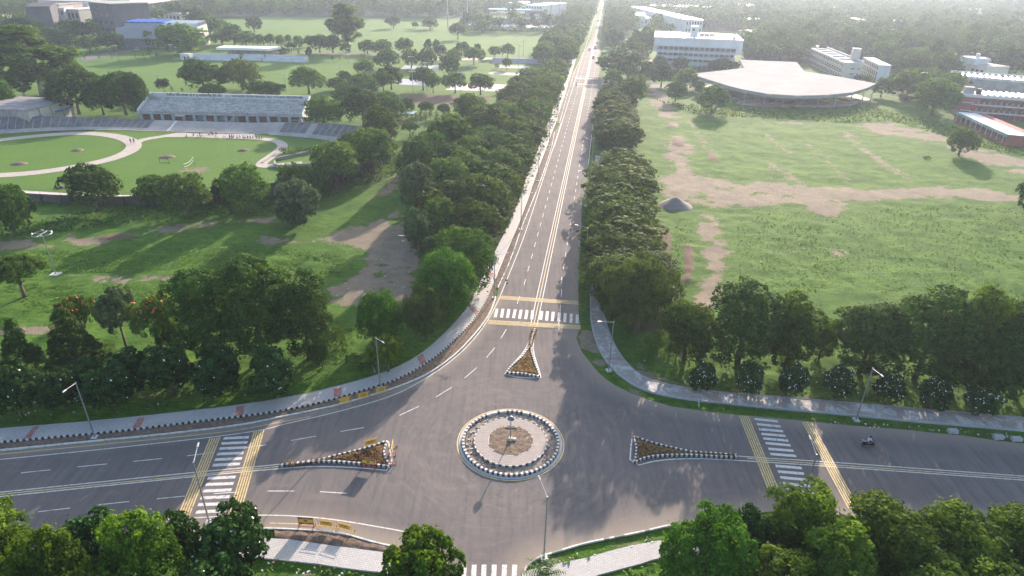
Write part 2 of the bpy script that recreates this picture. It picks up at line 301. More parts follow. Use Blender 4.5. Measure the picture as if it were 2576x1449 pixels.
# ---------------------------------------------------------------- ground: one sheet, finer near the road junction
def pip(poly, x, y):
    poly = np.array(poly, float); ins = np.zeros(x.shape, bool)
    bb = (x >= poly[:,0].min()) & (x <= poly[:,0].max()) & (y >= poly[:,1].min()) & (y <= poly[:,1].max())
    xs = x[bb]; ys = y[bb]; r = np.zeros(xs.shape, bool); n = len(poly)
    for i in range(n):
        x1, y1 = poly[i]; x2, y2 = poly[(i+1) % n]
        if y1 == y2: continue
        c = ((y1 > ys) != (y2 > ys)) & (xs < (x2-x1)*(ys-y1)/(y2-y1)+x1); r ^= c
    ins[bb] = r; return ins
rng = np.random.RandomState(3)
LAT = rng.rand(256, 256)
def vnoise(x, y, s):
    x = x/s; y = y/s; xi = np.floor(x).astype(int); yi = np.floor(y).astype(int); fx = x-xi; fy = y-yi
    fx = fx*fx*(3-2*fx); fy = fy*fy*(3-2*fy); g = lambda a, b: LAT[a % 256, b % 256]
    return (g(xi, yi)*(1-fx)+g(xi+1, yi)*fx)*(1-fy)+(g(xi, yi+1)*(1-fx)+g(xi+1, yi+1)*fx)*fy
NX, NY = 760, 720
tt = np.linspace(-1.75, 1.75, NX); tt = np.sign(tt)*(np.abs(tt)**1.25)*1.0
yy = np.concatenate([np.linspace(-260, 30, 12)[:-1], 30+(np.geomspace(1, 1+3500/45.0, NY-11)-1)*45.0])
wid = np.maximum(yy, 25)*1.0+40
X = tt[None, :]*wid[:, None]; Y = np.repeat(yy[:, None], NX, 1)
far = np.where(np.abs(tt) > 1.6, 3.0, 1.0)
DX, DY, DD = P(X, Y, 0.0); vis = DD > 15
DX = np.where(vis, DX, -9e4); DY = np.where(vis, DY, 9e4)
def blur(a, k=1):
    for _ in range(k):
        b = a.copy(); b[1:-1, 1:-1] = (a[1:-1, 1:-1]*4+(a[:-2, 1:-1]+a[2:, 1:-1]+a[1:-1, :-2]+a[1:-1, 2:])*2+a[:-2, :-2]+a[2:, 2:]+a[:-2, 2:]+a[2:, :-2])/16; a = b
    return a
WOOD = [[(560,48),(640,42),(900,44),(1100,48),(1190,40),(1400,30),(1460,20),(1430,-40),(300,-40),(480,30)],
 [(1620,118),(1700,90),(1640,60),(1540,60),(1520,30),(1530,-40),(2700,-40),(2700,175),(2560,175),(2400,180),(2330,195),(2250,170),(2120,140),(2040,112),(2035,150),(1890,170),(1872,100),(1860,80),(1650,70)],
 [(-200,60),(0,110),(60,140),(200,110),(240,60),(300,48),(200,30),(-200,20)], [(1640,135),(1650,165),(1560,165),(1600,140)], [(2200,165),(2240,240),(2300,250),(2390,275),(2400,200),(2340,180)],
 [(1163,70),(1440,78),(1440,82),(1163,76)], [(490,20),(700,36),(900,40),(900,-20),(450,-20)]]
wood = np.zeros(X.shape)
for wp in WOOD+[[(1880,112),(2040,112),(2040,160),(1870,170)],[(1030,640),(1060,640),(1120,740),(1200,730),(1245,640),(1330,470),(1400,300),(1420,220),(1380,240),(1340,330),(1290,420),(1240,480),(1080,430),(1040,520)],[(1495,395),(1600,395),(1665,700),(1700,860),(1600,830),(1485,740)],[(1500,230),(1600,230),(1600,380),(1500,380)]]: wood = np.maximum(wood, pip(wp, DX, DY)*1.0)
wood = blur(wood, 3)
dirt = np.zeros(X.shape)
for poly, st in BARE:
    m = pip(poly, DX, DY); dirt = np.maximum(dirt, m*st)
isl = np.clip((vnoise(X+9, Y*1.6, 7.5)*.6+vnoise(X, Y*2+40, 2.6)*.4-.56)/.12, 0, 1)
dirt = np.maximum(blur(dirt, 5)*(.95-.75*isl), .64*blur(dirt, 45)*(1-.5*isl))
for pts, w in TRACKS:
    wp = resample(smoothpts(GP(pts)), 1.0)
    bx = (X > min(p[0] for p in wp)-4) & (X < max(p[0] for p in wp)+4) & (Y > min(p[1] for p in wp)-4) & (Y < max(p[1] for p in wp)+4)
    xs, ys = X[bx], Y[bx]; dm = np.full(xs.shape, 99.0)
    for p in wp: dm = np.minimum(dm, np.hypot(xs-p[0], ys-p[1]))
    d2 = dirt[bx]; d2 = np.maximum(d2, np.clip(1.3-np.abs(dm)/w*1.25, 0, .56)); dirt[bx] = d2
dirt = blur(dirt, 1)
soilm = np.zeros(X.shape)
for poly in SOILP: soilm = np.maximum(soilm, pip(poly, DX, DY)*1.0)
soilm = blur(soilm, 1)
mown = np.zeros(X.shape)
for poly in MOWN: mown = np.maximum(mown, pip(poly, DX, DY)*1.0)
mown = blur(mown, 2)
flat = np.zeros(X.shape)
for poly in (ROADP, NPO+NPI[::-1], EPO+EPI[::-1], SWP, SEP): flat = np.maximum(flat, pip(poly, DX, DY)*1.0)
flat = blur(flat, 3)
wild = np.clip(1-mown*1.0, 0, 1)*np.clip(1-flat*4, 0, 1)
Z = (vnoise(X, Y, 9)-.5)*.35+(vnoise(X+31, Y, 2.6)-.5)*.38*np.clip(1-dirt, .35, 1)+(vnoise(X, Y+77, 1.1)-.5)*.2*np.clip(1-dirt, .2, 1)
Z = Z*wild-.04-.05*(flat > .01)+soilm*wild*(.25+vnoise(X, Y, 1.3)*.45)
Z = np.where(Y > 500, -.05, Z); Z = np.where(Y < 25, -.1, Z)
Xw = X*far[None, :]
me = bpy.data.meshes.new('ground'); nv = NX*NY
me.vertices.add(nv); me.vertices.foreach_set('co', np.stack([Xw, Y, Z], -1).astype(np.float32).ravel())
idx = np.arange(nv).reshape(NY, NX); q = np.stack([idx[:-1, :-1], idx[:-1, 1:], idx[1:, 1:], idx[1:, :-1]], -1).reshape(-1, 4)
me.loops.add(q.size); me.loops.foreach_set('vertex_index', q.ravel().astype(np.int32))
me.polygons.add(len(q)); me.polygons.foreach_set('loop_start', np.arange(0, q.size, 4, dtype=np.int32))
me.polygons.foreach_set('use_smooth', np.ones(len(q), bool)); me.update(calc_edges=True)
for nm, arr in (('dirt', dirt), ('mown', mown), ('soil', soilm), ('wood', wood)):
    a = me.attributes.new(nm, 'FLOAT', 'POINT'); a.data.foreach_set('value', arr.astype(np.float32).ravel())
gm = bpy.data.materials.new('ground_cover'); n, l = nodes(gm); b = n['Principled BSDF']; b.inputs['Roughness'].default_value = .95; b.inputs['Specular IOR Level'].default_value = .15
tc = n.new('ShaderNodeTexCoord')
def noise(scale, det=6, rough=.6, vec=None, dist=0):
    z = n.new('ShaderNodeTexNoise'); z.inputs['Scale'].default_value = scale; z.inputs['Detail'].default_value = det; z.inputs['Roughness'].default_value = rough; z.inputs['Distortion'].default_value = dist
    l.new(vec or tc.outputs['Object'], z.inputs['Vector']); return z.outputs[0]
def rng_(inp, a, b_, c=0.0, d=1.0):
    z = n.new('ShaderNodeMapRange'); z.inputs[1].default_value = a; z.inputs[2].default_value = b_; z.inputs[3].default_value = c; z.inputs[4].default_value = d; l.new(inp, z.inputs[0]); return z.outputs[0]
def mixc(f, a, b_):
    z = n.new('ShaderNodeMix'); z.data_type = 'RGBA'; l.new(f, z.inputs[0])
    for i, c in ((6, a), (7, b_)):
        if isinstance(c, tuple): z.inputs[i].default_value = (*c, 1)
        else: l.new(c, z.inputs[i])
    return z.outputs[2]
def mth(op, a, b_):
    z = n.new('ShaderNodeMath'); z.operation = op
    for i, c in ((0, a), (1, b_)):
        if isinstance(c, (int, float)): z.inputs[i].default_value = c
        else: l.new(c, z.inputs[i])
    return z.outputs[0]
def att(s): z = n.new('ShaderNodeAttribute'); z.attribute_name = s; return z.outputs['Fac']
mp = n.new('ShaderNodeMapping'); mp.inputs['Scale'].default_value = (.45, 1.3, 1); mp.inputs['Rotation'].default_value = (0, 0, .12); l.new(tc.outputs['Object'], mp.inputs['Vector'])
g1 = mixc(rng_(noise(.11, 5, .6, dist=.6), .38, .62), (0.044, 0.112, 0.011), (0.094, 0.186, 0.017))
g2 = mixc(rng_(noise(.9, 5, .7, mp.outputs[0]), .42, .66), g1, (0.030, 0.086, 0.010))
g3 = mixc(rng_(noise(3.5, 4, .7, mp.outputs[0]), .5, .72), g2, (0.113, 0.213, 0.023))
m1 = mixc(rng_(noise(.06, 4, .6), .35, .65), (0.085, 0.172, 0.023), (0.110, 0.195, 0.029))
m2 = mixc(rng_(noise(2.0, 3, .6), .4, .7), m1, (0.063, 0.140, 0.019))
gr = mixc(att('mown'), g3, m2)
d1 = mixc(rng_(noise(.35, 6, .65), .35, .65), (0.202, 0.161, 0.116), (0.270, 0.224, 0.162))
d2 = mixc(rng_(noise(2.5, 6, .7), .52, .7), d1, (0.148, 0.120, 0.088))
fac = mth('ADD', att('dirt'), mth('MULTIPLY', mth('SUBTRACT', noise(.42, 10, .76, dist=.6), .5), 1.9))
fac = mth('ADD', fac, mth('MULTIPLY', mth('SUBTRACT', noise(.16, 4, .6), .5), .7))
fac = mth('ADD', fac, mth('MULTIPLY', mth('SUBTRACT', noise(2.6, 4, .7, mp.outputs[0]), .5), .35))
fac = mth('SUBTRACT', fac, mth('MULTIPLY', att('mown'), .12))
thin = mixc(rng_(fac, .3, .5, 0, .45), gr, (.15, .14, .07))
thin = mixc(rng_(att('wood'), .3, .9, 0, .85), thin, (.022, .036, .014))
c1 = mixc(rng_(fac, .44, .56), thin, d2)
sf = mth('ADD', att('soil'), mth('MULTIPLY', mth('SUBTRACT', noise(1.2, 8, .7), .5), .9))
s1 = mixc(rng_(noise(3, 6, .7), .35, .65), (0.096, 0.064, 0.048), (0.200, 0.136, 0.100))
c2 = mixc(rng_(sf, .5, .6), c1, s1)
l.new(c2, b.inputs['Base Color'])
bp = n.new('ShaderNodeBump'); bp.inputs['Strength'].default_value = .9; bp.inputs['Distance'].default_value = .22
l.new(mth('ADD', noise(2.2, 6, .75), mth('MULTIPLY', noise(7, 3, .7), .4)), bp.inputs['Height']); l.new(bp.outputs[0], b.inputs['Normal'])
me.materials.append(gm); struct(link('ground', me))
# ---------------------------------------------------------------- road surface
am = bpy.data.materials.new('asphalt'); n, l = nodes(am); b = n['Principled BSDF']; b.inputs['Roughness'].default_value = .92; b.inputs['Specular IOR Level'].default_value = .22
tc = n.new('ShaderNodeTexCoord')
a1 = mixc(rng_(noise(.09, 5, .6), .35, .65), (.145, .127, .122), (.186, .162, .153))
mp = n.new('ShaderNodeMapping'); mp.inputs['Scale'].default_value = (3.2, .25, 1); mp.inputs['Rotation'].default_value = (0, 0, .128); l.new(tc.outputs['Object'], mp.inputs['Vector'])
a2 = mixc(rng_(noise(.5, 5, .65, mp.outputs[0]), .45, .7), a1, (.115, .11, .11))
mp2 = n.new('ShaderNodeMapping'); mp2.inputs['Scale'].default_value = (.3, 1.6, 1); l.new(tc.outputs['Object'], mp2.inputs['Vector'])
a3 = mixc(rng_(noise(.35, 7, .72, mp2.outputs[0]), .55, .78), a2, (.205, .175, .15))
# pale dust swept outwards round the roundabout and along the kerbs
geo = n.new('ShaderNodeVectorMath'); geo.operation = 'DISTANCE'; l.new(tc.outputs['Object'], geo.inputs[0]); geo.inputs[1].default_value = (.24, 64.6, 0)
ring = mth('MULTIPLY', rng_(geo.outputs['Value'], 7, 26, 1, 0), rng_(noise(.28, 8, .75, dist=1.5), .5, .72))
a4 = mixc(mth('MULTIPLY', ring, .75), a3, (.25, .21, .18))
sb = n.new('ShaderNodeVectorMath'); sb.operation = 'SUBTRACT'; l.new(tc.outputs['Object'], sb.inputs[0]); sb.inputs[1].default_value = (.24, 64.6, 0)
sx_ = n.new('ShaderNodeSeparateXYZ'); l.new(sb.outputs[0], sx_.inputs[0]); cb = n.new('ShaderNodeCombineXYZ'); l.new(mth('MULTIPLY', geo.outputs['Value'], 1.5), cb.inputs[0]); l.new(mth('MULTIPLY', mth('ARCTAN2', sx_.outputs[1], sx_.outputs[0]), 2.2), cb.inputs[1])
near = rng_(geo.outputs['Value'], 12, 30, 1, 0)
sw1 = noise(1.0, 6, .7, cb.outputs[0], .4); a4 = mixc(mth('MULTIPLY', mth('MULTIPLY', rng_(sw1, .48, .66), near), .35), a4, (.11, .1, .098))
cb2 = n.new('ShaderNodeCombineXYZ'); l.new(mth('MULTIPLY', geo.outputs['Value'], .8), cb2.inputs[0]); l.new(mth('MULTIPLY', mth('ARCTAN2', sx_.outputs[1], sx_.outputs[0]), 3.4), cb2.inputs[1]); cb2.inputs[2].default_value = 7
a4 = mixc(mth('MULTIPLY', mth('MULTIPLY', rng_(noise(1.2, 9, .8, cb2.outputs[0], .9), .52, .7), near), .7), a4, (.25, .21, .185))
a4 = mixc(mth('MULTIPLY', rng_(noise(.7, 10, .8), .6, .72), .5), a4, (.22, .19, .165))
a5 = mixc(rng_(att('dust'), .05, 1.0), a4, (.3, .25, .2))
a6 = mixc(rng_(noise(9, 4, .7), .5, .8), a5, (.09, .088, .086))
l.new(a6, b.inputs['Base Color'])
rw = GP(ROADP)
mb = MB(); mb.poly(rw, 0.0)
bmr = bmesh.new(); mer = mb.mesh('road', am); bmr.from_mesh(mer)
for ax in range(2):                                     # cut into a grid so kerbside dust can be stored on it
    for c in np.arange(-96, 97, 2.0) if ax == 0 else np.arange(44, 140, 2.0):
        no = (1, 0, 0) if ax == 0 else (0, 1, 0); co = (c, 0, 0) if ax == 0 else (0, c, 0)
        bmesh.ops.bisect_plane(bmr, geom=bmr.verts[:]+bmr.edges[:]+bmr.faces[:], plane_co=co, plane_no=no)
bmr.to_mesh(mer); bmr.free()
vx = np.array([v.co[:2] for v in mer.vertices]); dus = np.full(len(vx), 99.0)
for poly, rr in ((NK, 1.0), (SE, .55), (SW, .6), (EE[19:], .6)):
    for p in resample(GP(poly), 1.2): dus = np.minimum(dus, np.hypot(vx[:, 0]-p.x, vx[:, 1]-p.y)*rr)
at_ = mer.attributes.new('dust', 'FLOAT', 'POINT'); at_.data.foreach_set('value', np.clip(1-dus/1.9, 0, 1).astype(np.float32))
road = struct(link('road', mer))
# ---------------------------------------------------------------- painted markings (each kind its own thin sheet)
def seg(mb, a, b, w, z=.006, mi=0):
    A, B = Vector(G(*a)), Vector(G(*b)); t = (B-A).normalized(); nn = Vector((-t.y, t.x))*w/2
    mb.add([(*(A-nn), z), (*(B-nn), z), (*(B+nn), z), (*(A+nn), z)], [(0, 1, 2, 3)], mi)
mk = MB()
T = lambda ox, oy, *q: [((ox+q[i]/4, oy+q[i+1]/4), (ox+q[i+2]/4, oy+q[i+3]/4)) for i in range(0, len(q), 4)]
dl = T(0,1086.75, 210,412,508,380, 780,351,1078,321, 1342,296,1630,267, 1882,240,2155,207, 385,803,705,765, 992,733,1300,699, 1580,672,1860,645, 2150,620,2410,604)
dl += T(644,1086.75, 112,594,385,594, 642,600,910,617, 350,86,604,42, -100,160,104,128)
dl += T(644,724.5, 845,1445,1088,1404, 1445,1281,1640,1190, 1808,1099,1968,1000, 2100,905,2223,800, 2320,700,2403,600, 2465,506,2519,415)
dl += T(1288,724.5, 53,158,78,80, 472,420,472,340, 483,245,487,168, 495,90,500,15)
for a, b_ in dl: seg(mk, a, b_, .13)
U = Vector((.1278, .9918)).normalized(); N = Vector((U.y, -U.x)); P0 = Vector((5.96, 110.97)); PER = 6.28
for off, s0 in ((3.5, 2.0), (-3.5, -.2)):
    k = 0
    while True:
        s = s0+k*PER; k += 1
        c = P0+N*off+U*s
        if c.y > 900: break
        if k < 1: continue
        a = c-U*1.35; e = c+U*1.35; nn = N*.058
        mk.add([(*(a-nn), .006), (*(a+nn), .006), (*(e+nn), .006), (*(e-nn), .006)], [(0, 1, 2, 3)])
struct(mk.obj('lane_dashes', whitep))
mk = MB()
def line(pts, w, m=0, z=.008, sm=True):
    p = GP(pts); p = smoothpts(p) if sm and len(p) > 2 else p; ribbon(mk, resample(p, 2.0), w, z, m)
line([(-160,1171),(0,1156),(300,1126),(644,1087),(719,1065.5),(794,1049.5),(894,1024.5),(994,994.5),(1069,954.5),(1131.5,912),(1181.5,867),(1219,819.5),(1249,767),(1266.5,724.5),(1298,648),(1320.5,590),(1363,460),(1389,380),(1412,310)], .15)
line([(-160,1158),(0,1143),(575,1087),(644,1073.5),(781,1048)], .13, 1)
line([(-160,1370),(0,1353),(86,1342),(225,1325.5),(337,1314),(475,1303),(644,1295),(744,1297.5),(844,1306.75),(944,1324),(1019,1337),(1072,1351)], .15)
line([(679,1316),(760,1318),(800,1322)], .13, 1); line([(-160,1254),(0,1238.5),(490,1188),(644,1174),(704,1168)], .16); line([(-160,1259),(0,1243.75),(644,1179.5),(700,1173.5)], .15, 1)
line([(-160,1265),(0,1249.5),(475,1200),(644,1184),(704,1179),(769,1173.5),(844,1173.5),(919,1177.5),(970,1184),(984,1183),(989,1176),(986,1160),(981,1140),(982,1120),(977,1110)], .17)
line([(1853,1147),(1932,1153),(2044.5,1159),(2576,1198),(2760,1211)], .16); line([(1880,1153),(1932,1158),(2576,1203),(2760,1216)], .15, 1); line([(1763,1153.5),(1932,1162.25),(2576,1208),(2760,1221)], .16)
line([(1590,1104),(1586,1112),(1587,1140),(1584,1165),(1588,1172),(1600,1172),(1640,1160),(1700,1154),(1763,1154)], .17)
line([(1343,829),(1333,852),(1326,872),(1310,896),(1286,918),(1270,938),(1271,945),(1288,948),(1320,949),(1350,954),(1361,953),(1361,944),(1350,915),(1342,887),(1340,872),(1345,845),(1348,829)], .17)
for off, m in ((-.55, 0), (.55, 0), (0, 1)):
    a = Vector(G(1345, 818)); o0 = (a-P0).dot(U); p = [P0+N*off+U*(o0+i*20) for i in range(0, 55)]
    ribbon(mk, p, .15, .008, m)
e0 = (Vector(G(1391,362))-P0).dot(N)
for i in range(2): pass
ribbon(mk, [P0+N*(-6.0)+U*(105+i*20) for i in range(0, 40)], .14, .008, 0)
ribbon(mk, [P0+N*(6.15)+U*(85+i*20) for i in range(0, 6)], .14, .008, 0)
struct(mk.obj('painted_lines', [whitep, yellowp]))
zb = MB()
for a, b_ in T(0,1086.75, 2250,64,2505,52, 2228,115,2490,105, 2207,168,2475,155, 2185,222,2450,210, 2162,278,2435,266, 2142,334,2415,320, 2088,466,2370,453, 2068,528,2350,518, 2045,594,2330,582, 2018,664,2310,650, 1992,732,2293,720, 1972,806,2270,792): seg(zb, a, b_, .47)
for a in ((1898,1054,1957,1060),(1904,1067,1964,1073),(1909,1079.5,1970,1085),(1915,1091.5,1976.5,1096.5),(1920,1103,1983,1108.5),(1926,1114.5,1989,1120.5),(1933,1129,1996,1134),(1938,1142,2003,1147),(1951,1172,2017,1177.5),(1957,1186.5,2023,1191.5),(1963,1201,2031,1207),(1970,1216,2039,1223),(1977,1231,2046,1239),(1984,1246,2053,1254)): seg(zb, a[:2], a[2:], .47)
for a, b_ in T(1288,724.5, -151,208,-169,295, -91,208,-106,298, -31,212,-46,300, 33,215,15,303, 92,218,75,308, 152,222,137,313, 210,225,198,315, 300,232,288,320, 357,235,348,327, 415,240,407,333, 477,247,470,338, 536,252,530,345, 597,258,593,350, 657,265,655,355): seg(zb, a, b_, .52)
for x in (1168, 1193, 1218, 1243.5, 1269.5, 1295): seg(zb, (x, 1420.5), (x-4, 1500), .5)
for s0 in ((1440,197.5,-6,5.8),(1440,212.5,-6,5.8)):
    A = Vector(G(1470, s0[1])); s = (A-P0).dot(U); o = s0[2]
    while o < s0[3]:
        c = P0+N*o+U*s; zb.add([(*(c+N*.25+U*1.6), .006), (*(c-N*.25+U*1.6), .006), (*(c-N*.25-U*1.6), .006), (*(c+N*.25-U*1.6), .006)], [(0, 1, 2, 3)]); o += .98
struct(zb.obj('zebra_crossings', whitep))
rb = MB()
def rumble(a0, a1, w_total, k=5, w=.17):
    A, B = Vector(G(*a0)), Vector(G(*a1)); t = (B-A).normalized(); nn = Vector((-t.y, t.x))
    for i in range(k):
        o = nn*(i/(k-1)-.5)*w_total
        a, b_ = A+o, B+o; q = nn*w/2
        rb.add([(*(a-q), .011), (*(b_-q), .011), (*(b_-q), .018), (*(a-q), .018), (*(a+q), .011), (*(b_+q), .011), (*(b_+q), .018), (*(a+q), .018)], [(3, 2, 6, 7), (0, 1, 2, 3), (5, 4, 7, 6), (1, 5, 6, 2), (4, 0, 3, 7)])
rumble((541,1101), (459,1305), 1.15); rumble((652,1083), (589,1296), 1.15)
rumble((1871,1046), (1944,1228), 1.15); rumble((2030,1062), (2148,1280), 1.15)
rumble((1256,748), (1455.5,762), 1.2); rumble((1228,810), (1461,823.5), 1.2)
rumble((1444,192), (1506,192), 1.6, 3); rumble((1437,218), (1502,218), 1.6, 3)
struct(rb.obj('rumble_strips', yellowp))
# ---------------------------------------------------------------- footpaths and kerbs
def pavemat(name, base, dirtc, lo, hi, bw=.42, bh=.22, rot=0.0):
    m = bpy.data.materials.new(name); global n, l, tc; n, l = nodes(m); b = n['Principled BSDF']; tc = n.new('ShaderNodeTexCoord'); b.inputs['Roughness'].default_value = .8
    mp = n.new('ShaderNodeMapping'); mp.inputs['Rotation'].default_value = (0, 0, rot); l.new(tc.outputs['Object'], mp.inputs['Vector'])
    br = n.new('ShaderNodeTexBrick'); l.new(mp.outputs[0], br.inputs['Vector']); br.inputs['Scale'].default_value = 1.0
    br.inputs['Brick Width'].default_value = bw; br.inputs['Row Height'].default_value = bh; br.inputs['Mortar Size'].default_value = .018; br.inputs['Mortar Smooth'].default_value = .3
    br.inputs['Color1'].default_value = (*base, 1); br.inputs['Color2'].default_value = (*[c*.86 for c in base], 1); br.inputs['Mortar'].default_value = (*[c*.5 for c in base], 1)
    c = mixc(rng_(noise(.45, 8, .75, dist=.8), lo, hi), br.outputs['Color'], dirtc)
    c = mixc(rng_(noise(3.2, 5, .7), .55, .75), c, tuple(x*.8 for x in base))
    l.new(c, b.inputs['Base Color'])
    bp = n.new('ShaderNodeBump'); bp.inputs['Strength'].default_value = .5; bp.inputs['Distance'].default_value = .02; l.new(br.outputs['Fac'], bp.inputs['Height']); bp.invert = True; l.new(bp.outputs[0], b.inputs['Normal'])
    return m
pv1 = pavemat('white_pavers', (.5, .48, .46), (.4, .32, .26), .56, .72, rot=.2)
pv2 = pavemat('dusty_pavers', (.56, .55, .54), (.3, .275, .25), .43, .5, .5, .3, rot=-.08)
pv3 = pavemat('round_pavers', (.36, .31, .28), (.42, .33, .26), .55, .7, .5, .3)
redp = mat('red_pavers', (.38, .13, .11), .8, .18, 5, col2=(.42, .24, .2), s2=1.0)
def pathobj(name, poly, m, h=.11, apron=None):
    mb = MB(); mb.prism(poly, -.1, h); return struct(mb.obj(name, m))
npo, npi = smoothpts(GP(NPO), it=1), smoothpts(GP(NPI), it=1)
fp1 = pathobj('footpath_north_west', npo+npi[::-1], pv1)
epo, epi = smoothpts(GP(EPO), it=1), smoothpts(GP(EPI), it=1)
fp2 = pathobj('footpath_north_east', epo+epi[::-1], pv2)
pathobj('footpath_south_west', GP(SWP), pv1); pathobj('footpath_south_east', GP(SEP), pv1)
bd = MB()
for qd in ([(86,1073),(99,1072),(76,1102),(57,1104)],[(347,1051.5),(365,1050),(351,1078),(331,1080)],[(595,1022.5),(616,1020),(611,1047.5),(591,1049.5)],[(839,978),(859,973),(859,998.5),(840,1004)],[(1049.5,899),(1064,889),(1073.5,912),(1060,922)],[(1179,774),(1187,766),(1204.5,785),(1198,794)],[(1218,690),(1222,682),(1253,691),(1249,699)]):
    bd.poly(GP(qd, .11), .114)
struct(bd.obj('red_paver_bands', redp))
bd = MB()
for qd in ([(1523,900),(1560,898),(1570,907),(1528,907)],[(1480,800),(1500,802),(1502,806),(1488,806)],[(1795,987),(1810,988),(1803,1014),(1788,1012)],[(2060,1009),(2078,1010),(2074,1039),(2058,1038)],[(2250,1025),(2272,1028),(2280,1058),(2262,1057)]): bd.poly(GP(qd, .11), .114)
struct(bd.obj('faded_paver_bands', mat('faded_red_pavers', (.3, .235, .22), .85, .15, 5)))
bwpick = lambda i, r: (i % 2)
kp = resample(offs(npi, 0), .5)
struct(kerb([p for p in npi if p[1] < 108], .2, .26, .36, pick=bwpick, name='black_white_kerb', z0=-.05))
struct(kerb([p for p in npi if 108 <= p[1] < 330], .16, .2, .7, mats=[whitep], pick=lambda i, r: 0, name='pale_kerb'))
struct(kerb(npo, .1, .16, 1.2, mats=[concrete], pick=lambda i, r: 0, name='path_edging'))
nk = smoothpts(GP(NK), it=1)
struct(kerb(offs(nk, .22), .26, .17, .55, mats=[white], pick=lambda i, r: 0, name='white_road_kerb'))
struct(kerb(offs(smoothpts(GP(NK2), it=1), .12), .18, .16, .9, mats=[white, concrete], pick=lambda i, r: r.random() < .3, name='long_road_kerb')); struct(kerb(offs(GP(NK3), .12), .18, .16, .9, mats=[concrete, white], pick=lambda i, r: r.random() < .3, name='far_road_kerb'))
struct(kerb(offs(epi, 0), .2, .25, .42, mats=[mat('grey_kerb', (.4, .4, .41), .85, .15, 3)], pick=lambda i, r: 0, name='grey_path_kerb', z0=-.06, jit=.015))
struct(kerb(epo, .1, .2, 1.2, mats=[concrete], pick=lambda i, r: 0, name='east_path_edging'))
sw = smoothpts(GP(SW[2:]), it=1); struct(kerb(offs(sw, .12), .2, .16, .6, mats=[white], pick=lambda i, r: 0, name='south_west_kerb'))
se = smoothpts(GP(SE[6:16]), it=1); struct(kerb(offs(se, .12), .2, .16, .6, mats=[white, concrete], pick=lambda i, r: r.random() < .2, name='south_east_kerb'))
struct(kerb(GP([(2390,1317),(2332,1313),(2240,1306),(2160,1300),(2064,1292)]), .22, .16, .6, mats=[concrete], pick=lambda i, r: 0, name='set_kerb_stones'))
LK = random.Random(8)
lk = kerb(GP([(2144,1278),(2175,1280),(2209,1281.5),(2257,1288),(2300,1291),(2345,1296),(2374,1300)]), .24, .24, .75, mats=[concrete], pick=lambda i, r: 0, jit=.16, name='kerb_stone_row', rnd=LK)
tag(lk, 'uneven row of loose grey kerb stones laid on the right hand road edge', 'kerb stones')
lk = kerb(GP([(2428,1305),(2470,1309),(2490,1316),(2530,1316)]), .24, .22, .75, mats=[concrete], pick=lambda i, r: 0, jit=.25, name='kerb_stone_row', rnd=LK)
tag(lk, 'short broken row of loose kerb stones near the right frame edge', 'kerb stones')
# planted verges between kerb and path: lumpy soil strips
def strip(name, a, b_, m, z=.07, amp=.06, seed=1):
    r = random.Random(seed); ra = resample(a, .6); k = len(ra); rb_ = []
    bb = resample(b_, .6)
    for i in range(k): rb_.append(bb[min(len(bb)-1, round(i*(len(bb)-1)/(k-1)))])
    mb = MB(); J = 6; vs = []
    for p, q in zip(ra, rb_):
        for j in range(J):
            s = p.lerp(q, j/(J-1)); vs.append((s.x, s.y, z+(r.uniform(-amp, amp)+.04*math.sin(math.pi*j/(J-1)) if 0 < j < J-1 else -.06)))
    A = (ra[-1]-ra[0]).cross(rb_[0]-ra[0]) if False else 0
    mb.add(vs, [(i*J+j, (i+1)*J+j, (i+1)*J+j+1, i*J+j+1) for i in range(k-1) for j in range(J-1)])
    o = mb.obj(name, m, smooth=True); bmn = bmesh.new(); bmn.from_mesh(o.data); bmesh.ops.recalc_face_normals(bmn, faces=bmn.faces)
    if sum(f.normal.z for f in bmn.faces) < 0: bmesh.ops.reverse_faces(bmn, faces=bmn.faces)
    bmn.to_mesh(o.data); bmn.free(); return struct(o)
na = [p for p in offs(nk, .4)]
strip('mulch_verge', [p for p in na], [p for p in offs(npi, -.12) if p[1] < 117], mulch)
strip('long_mulch_verge', offs(GP(NK2), .3), offs(GP([(1236.5,724.5),(1269,645),(1288,602),(1313,542),(1333,487),(1353,425),(1372,375),(1388,333)]), -.15), mat('dark_mulch', (.07, .05, .04), .95, .5, 6, bump=1, col2=(.15, .1, .075), s2=1.5), seed=4)
strip('far_verge', offs(GP([(1408,310),(1428,237),(1447,176)]), .3), GP([(1399,310),(1420,240),(1441.5,177)]), mat('weedy_soil', (.1, .1, .05), .95, .4, 5, bump=1, col2=(.2, .16, .12), s2=1), seed=5)
strip('south_west_verge', GP([(690,1331),(794,1336),(859,1344),(894,1353),(944,1368),(1019,1384)]), GP([(692,1354),(819,1369),(944,1386),(960,1389),(1000,1393),(1030,1400)]), soil, seed=6)
# ================================================================ THINGS
# ---------------------------------------------------------------- roundabout
drygrass = mat('dry_grass', (.3, .19, .09), .95, .4, 6, bump=1, col2=(.17, .15, .06), s2=1.5)
def circle(cx, cy, r, n=72): return [(cx+r*math.cos(2*math.pi*i/n), cy+r*math.sin(2*math.pi*i/n)) for i in range(n)]
RC = (.24, 64.5)
t = thing('roundabout_island', 'round traffic island with black and white kerb ring around a paved circle of dry soil', 'roundabout', (RC[0], RC[1], 0))
blk3 = [white, black]
rp = lambda i, r: (0 if (i % 2 == 0 or r.random() < .12) else 1)
kerb(circle(0, 0, 6.12), .33, .36, .32, True, mats=blk3, pick=rp, name='outer_kerb', parent=t, jit=.015)
mb = MB(); ribbon(mb, [Vector(p) for p in circle(0, 0, 6.52)], .36, .03, 0, True); mb.obj('concrete_apron', mat('white_concrete', (.45, .44, .43), .8, .15, 4), t)
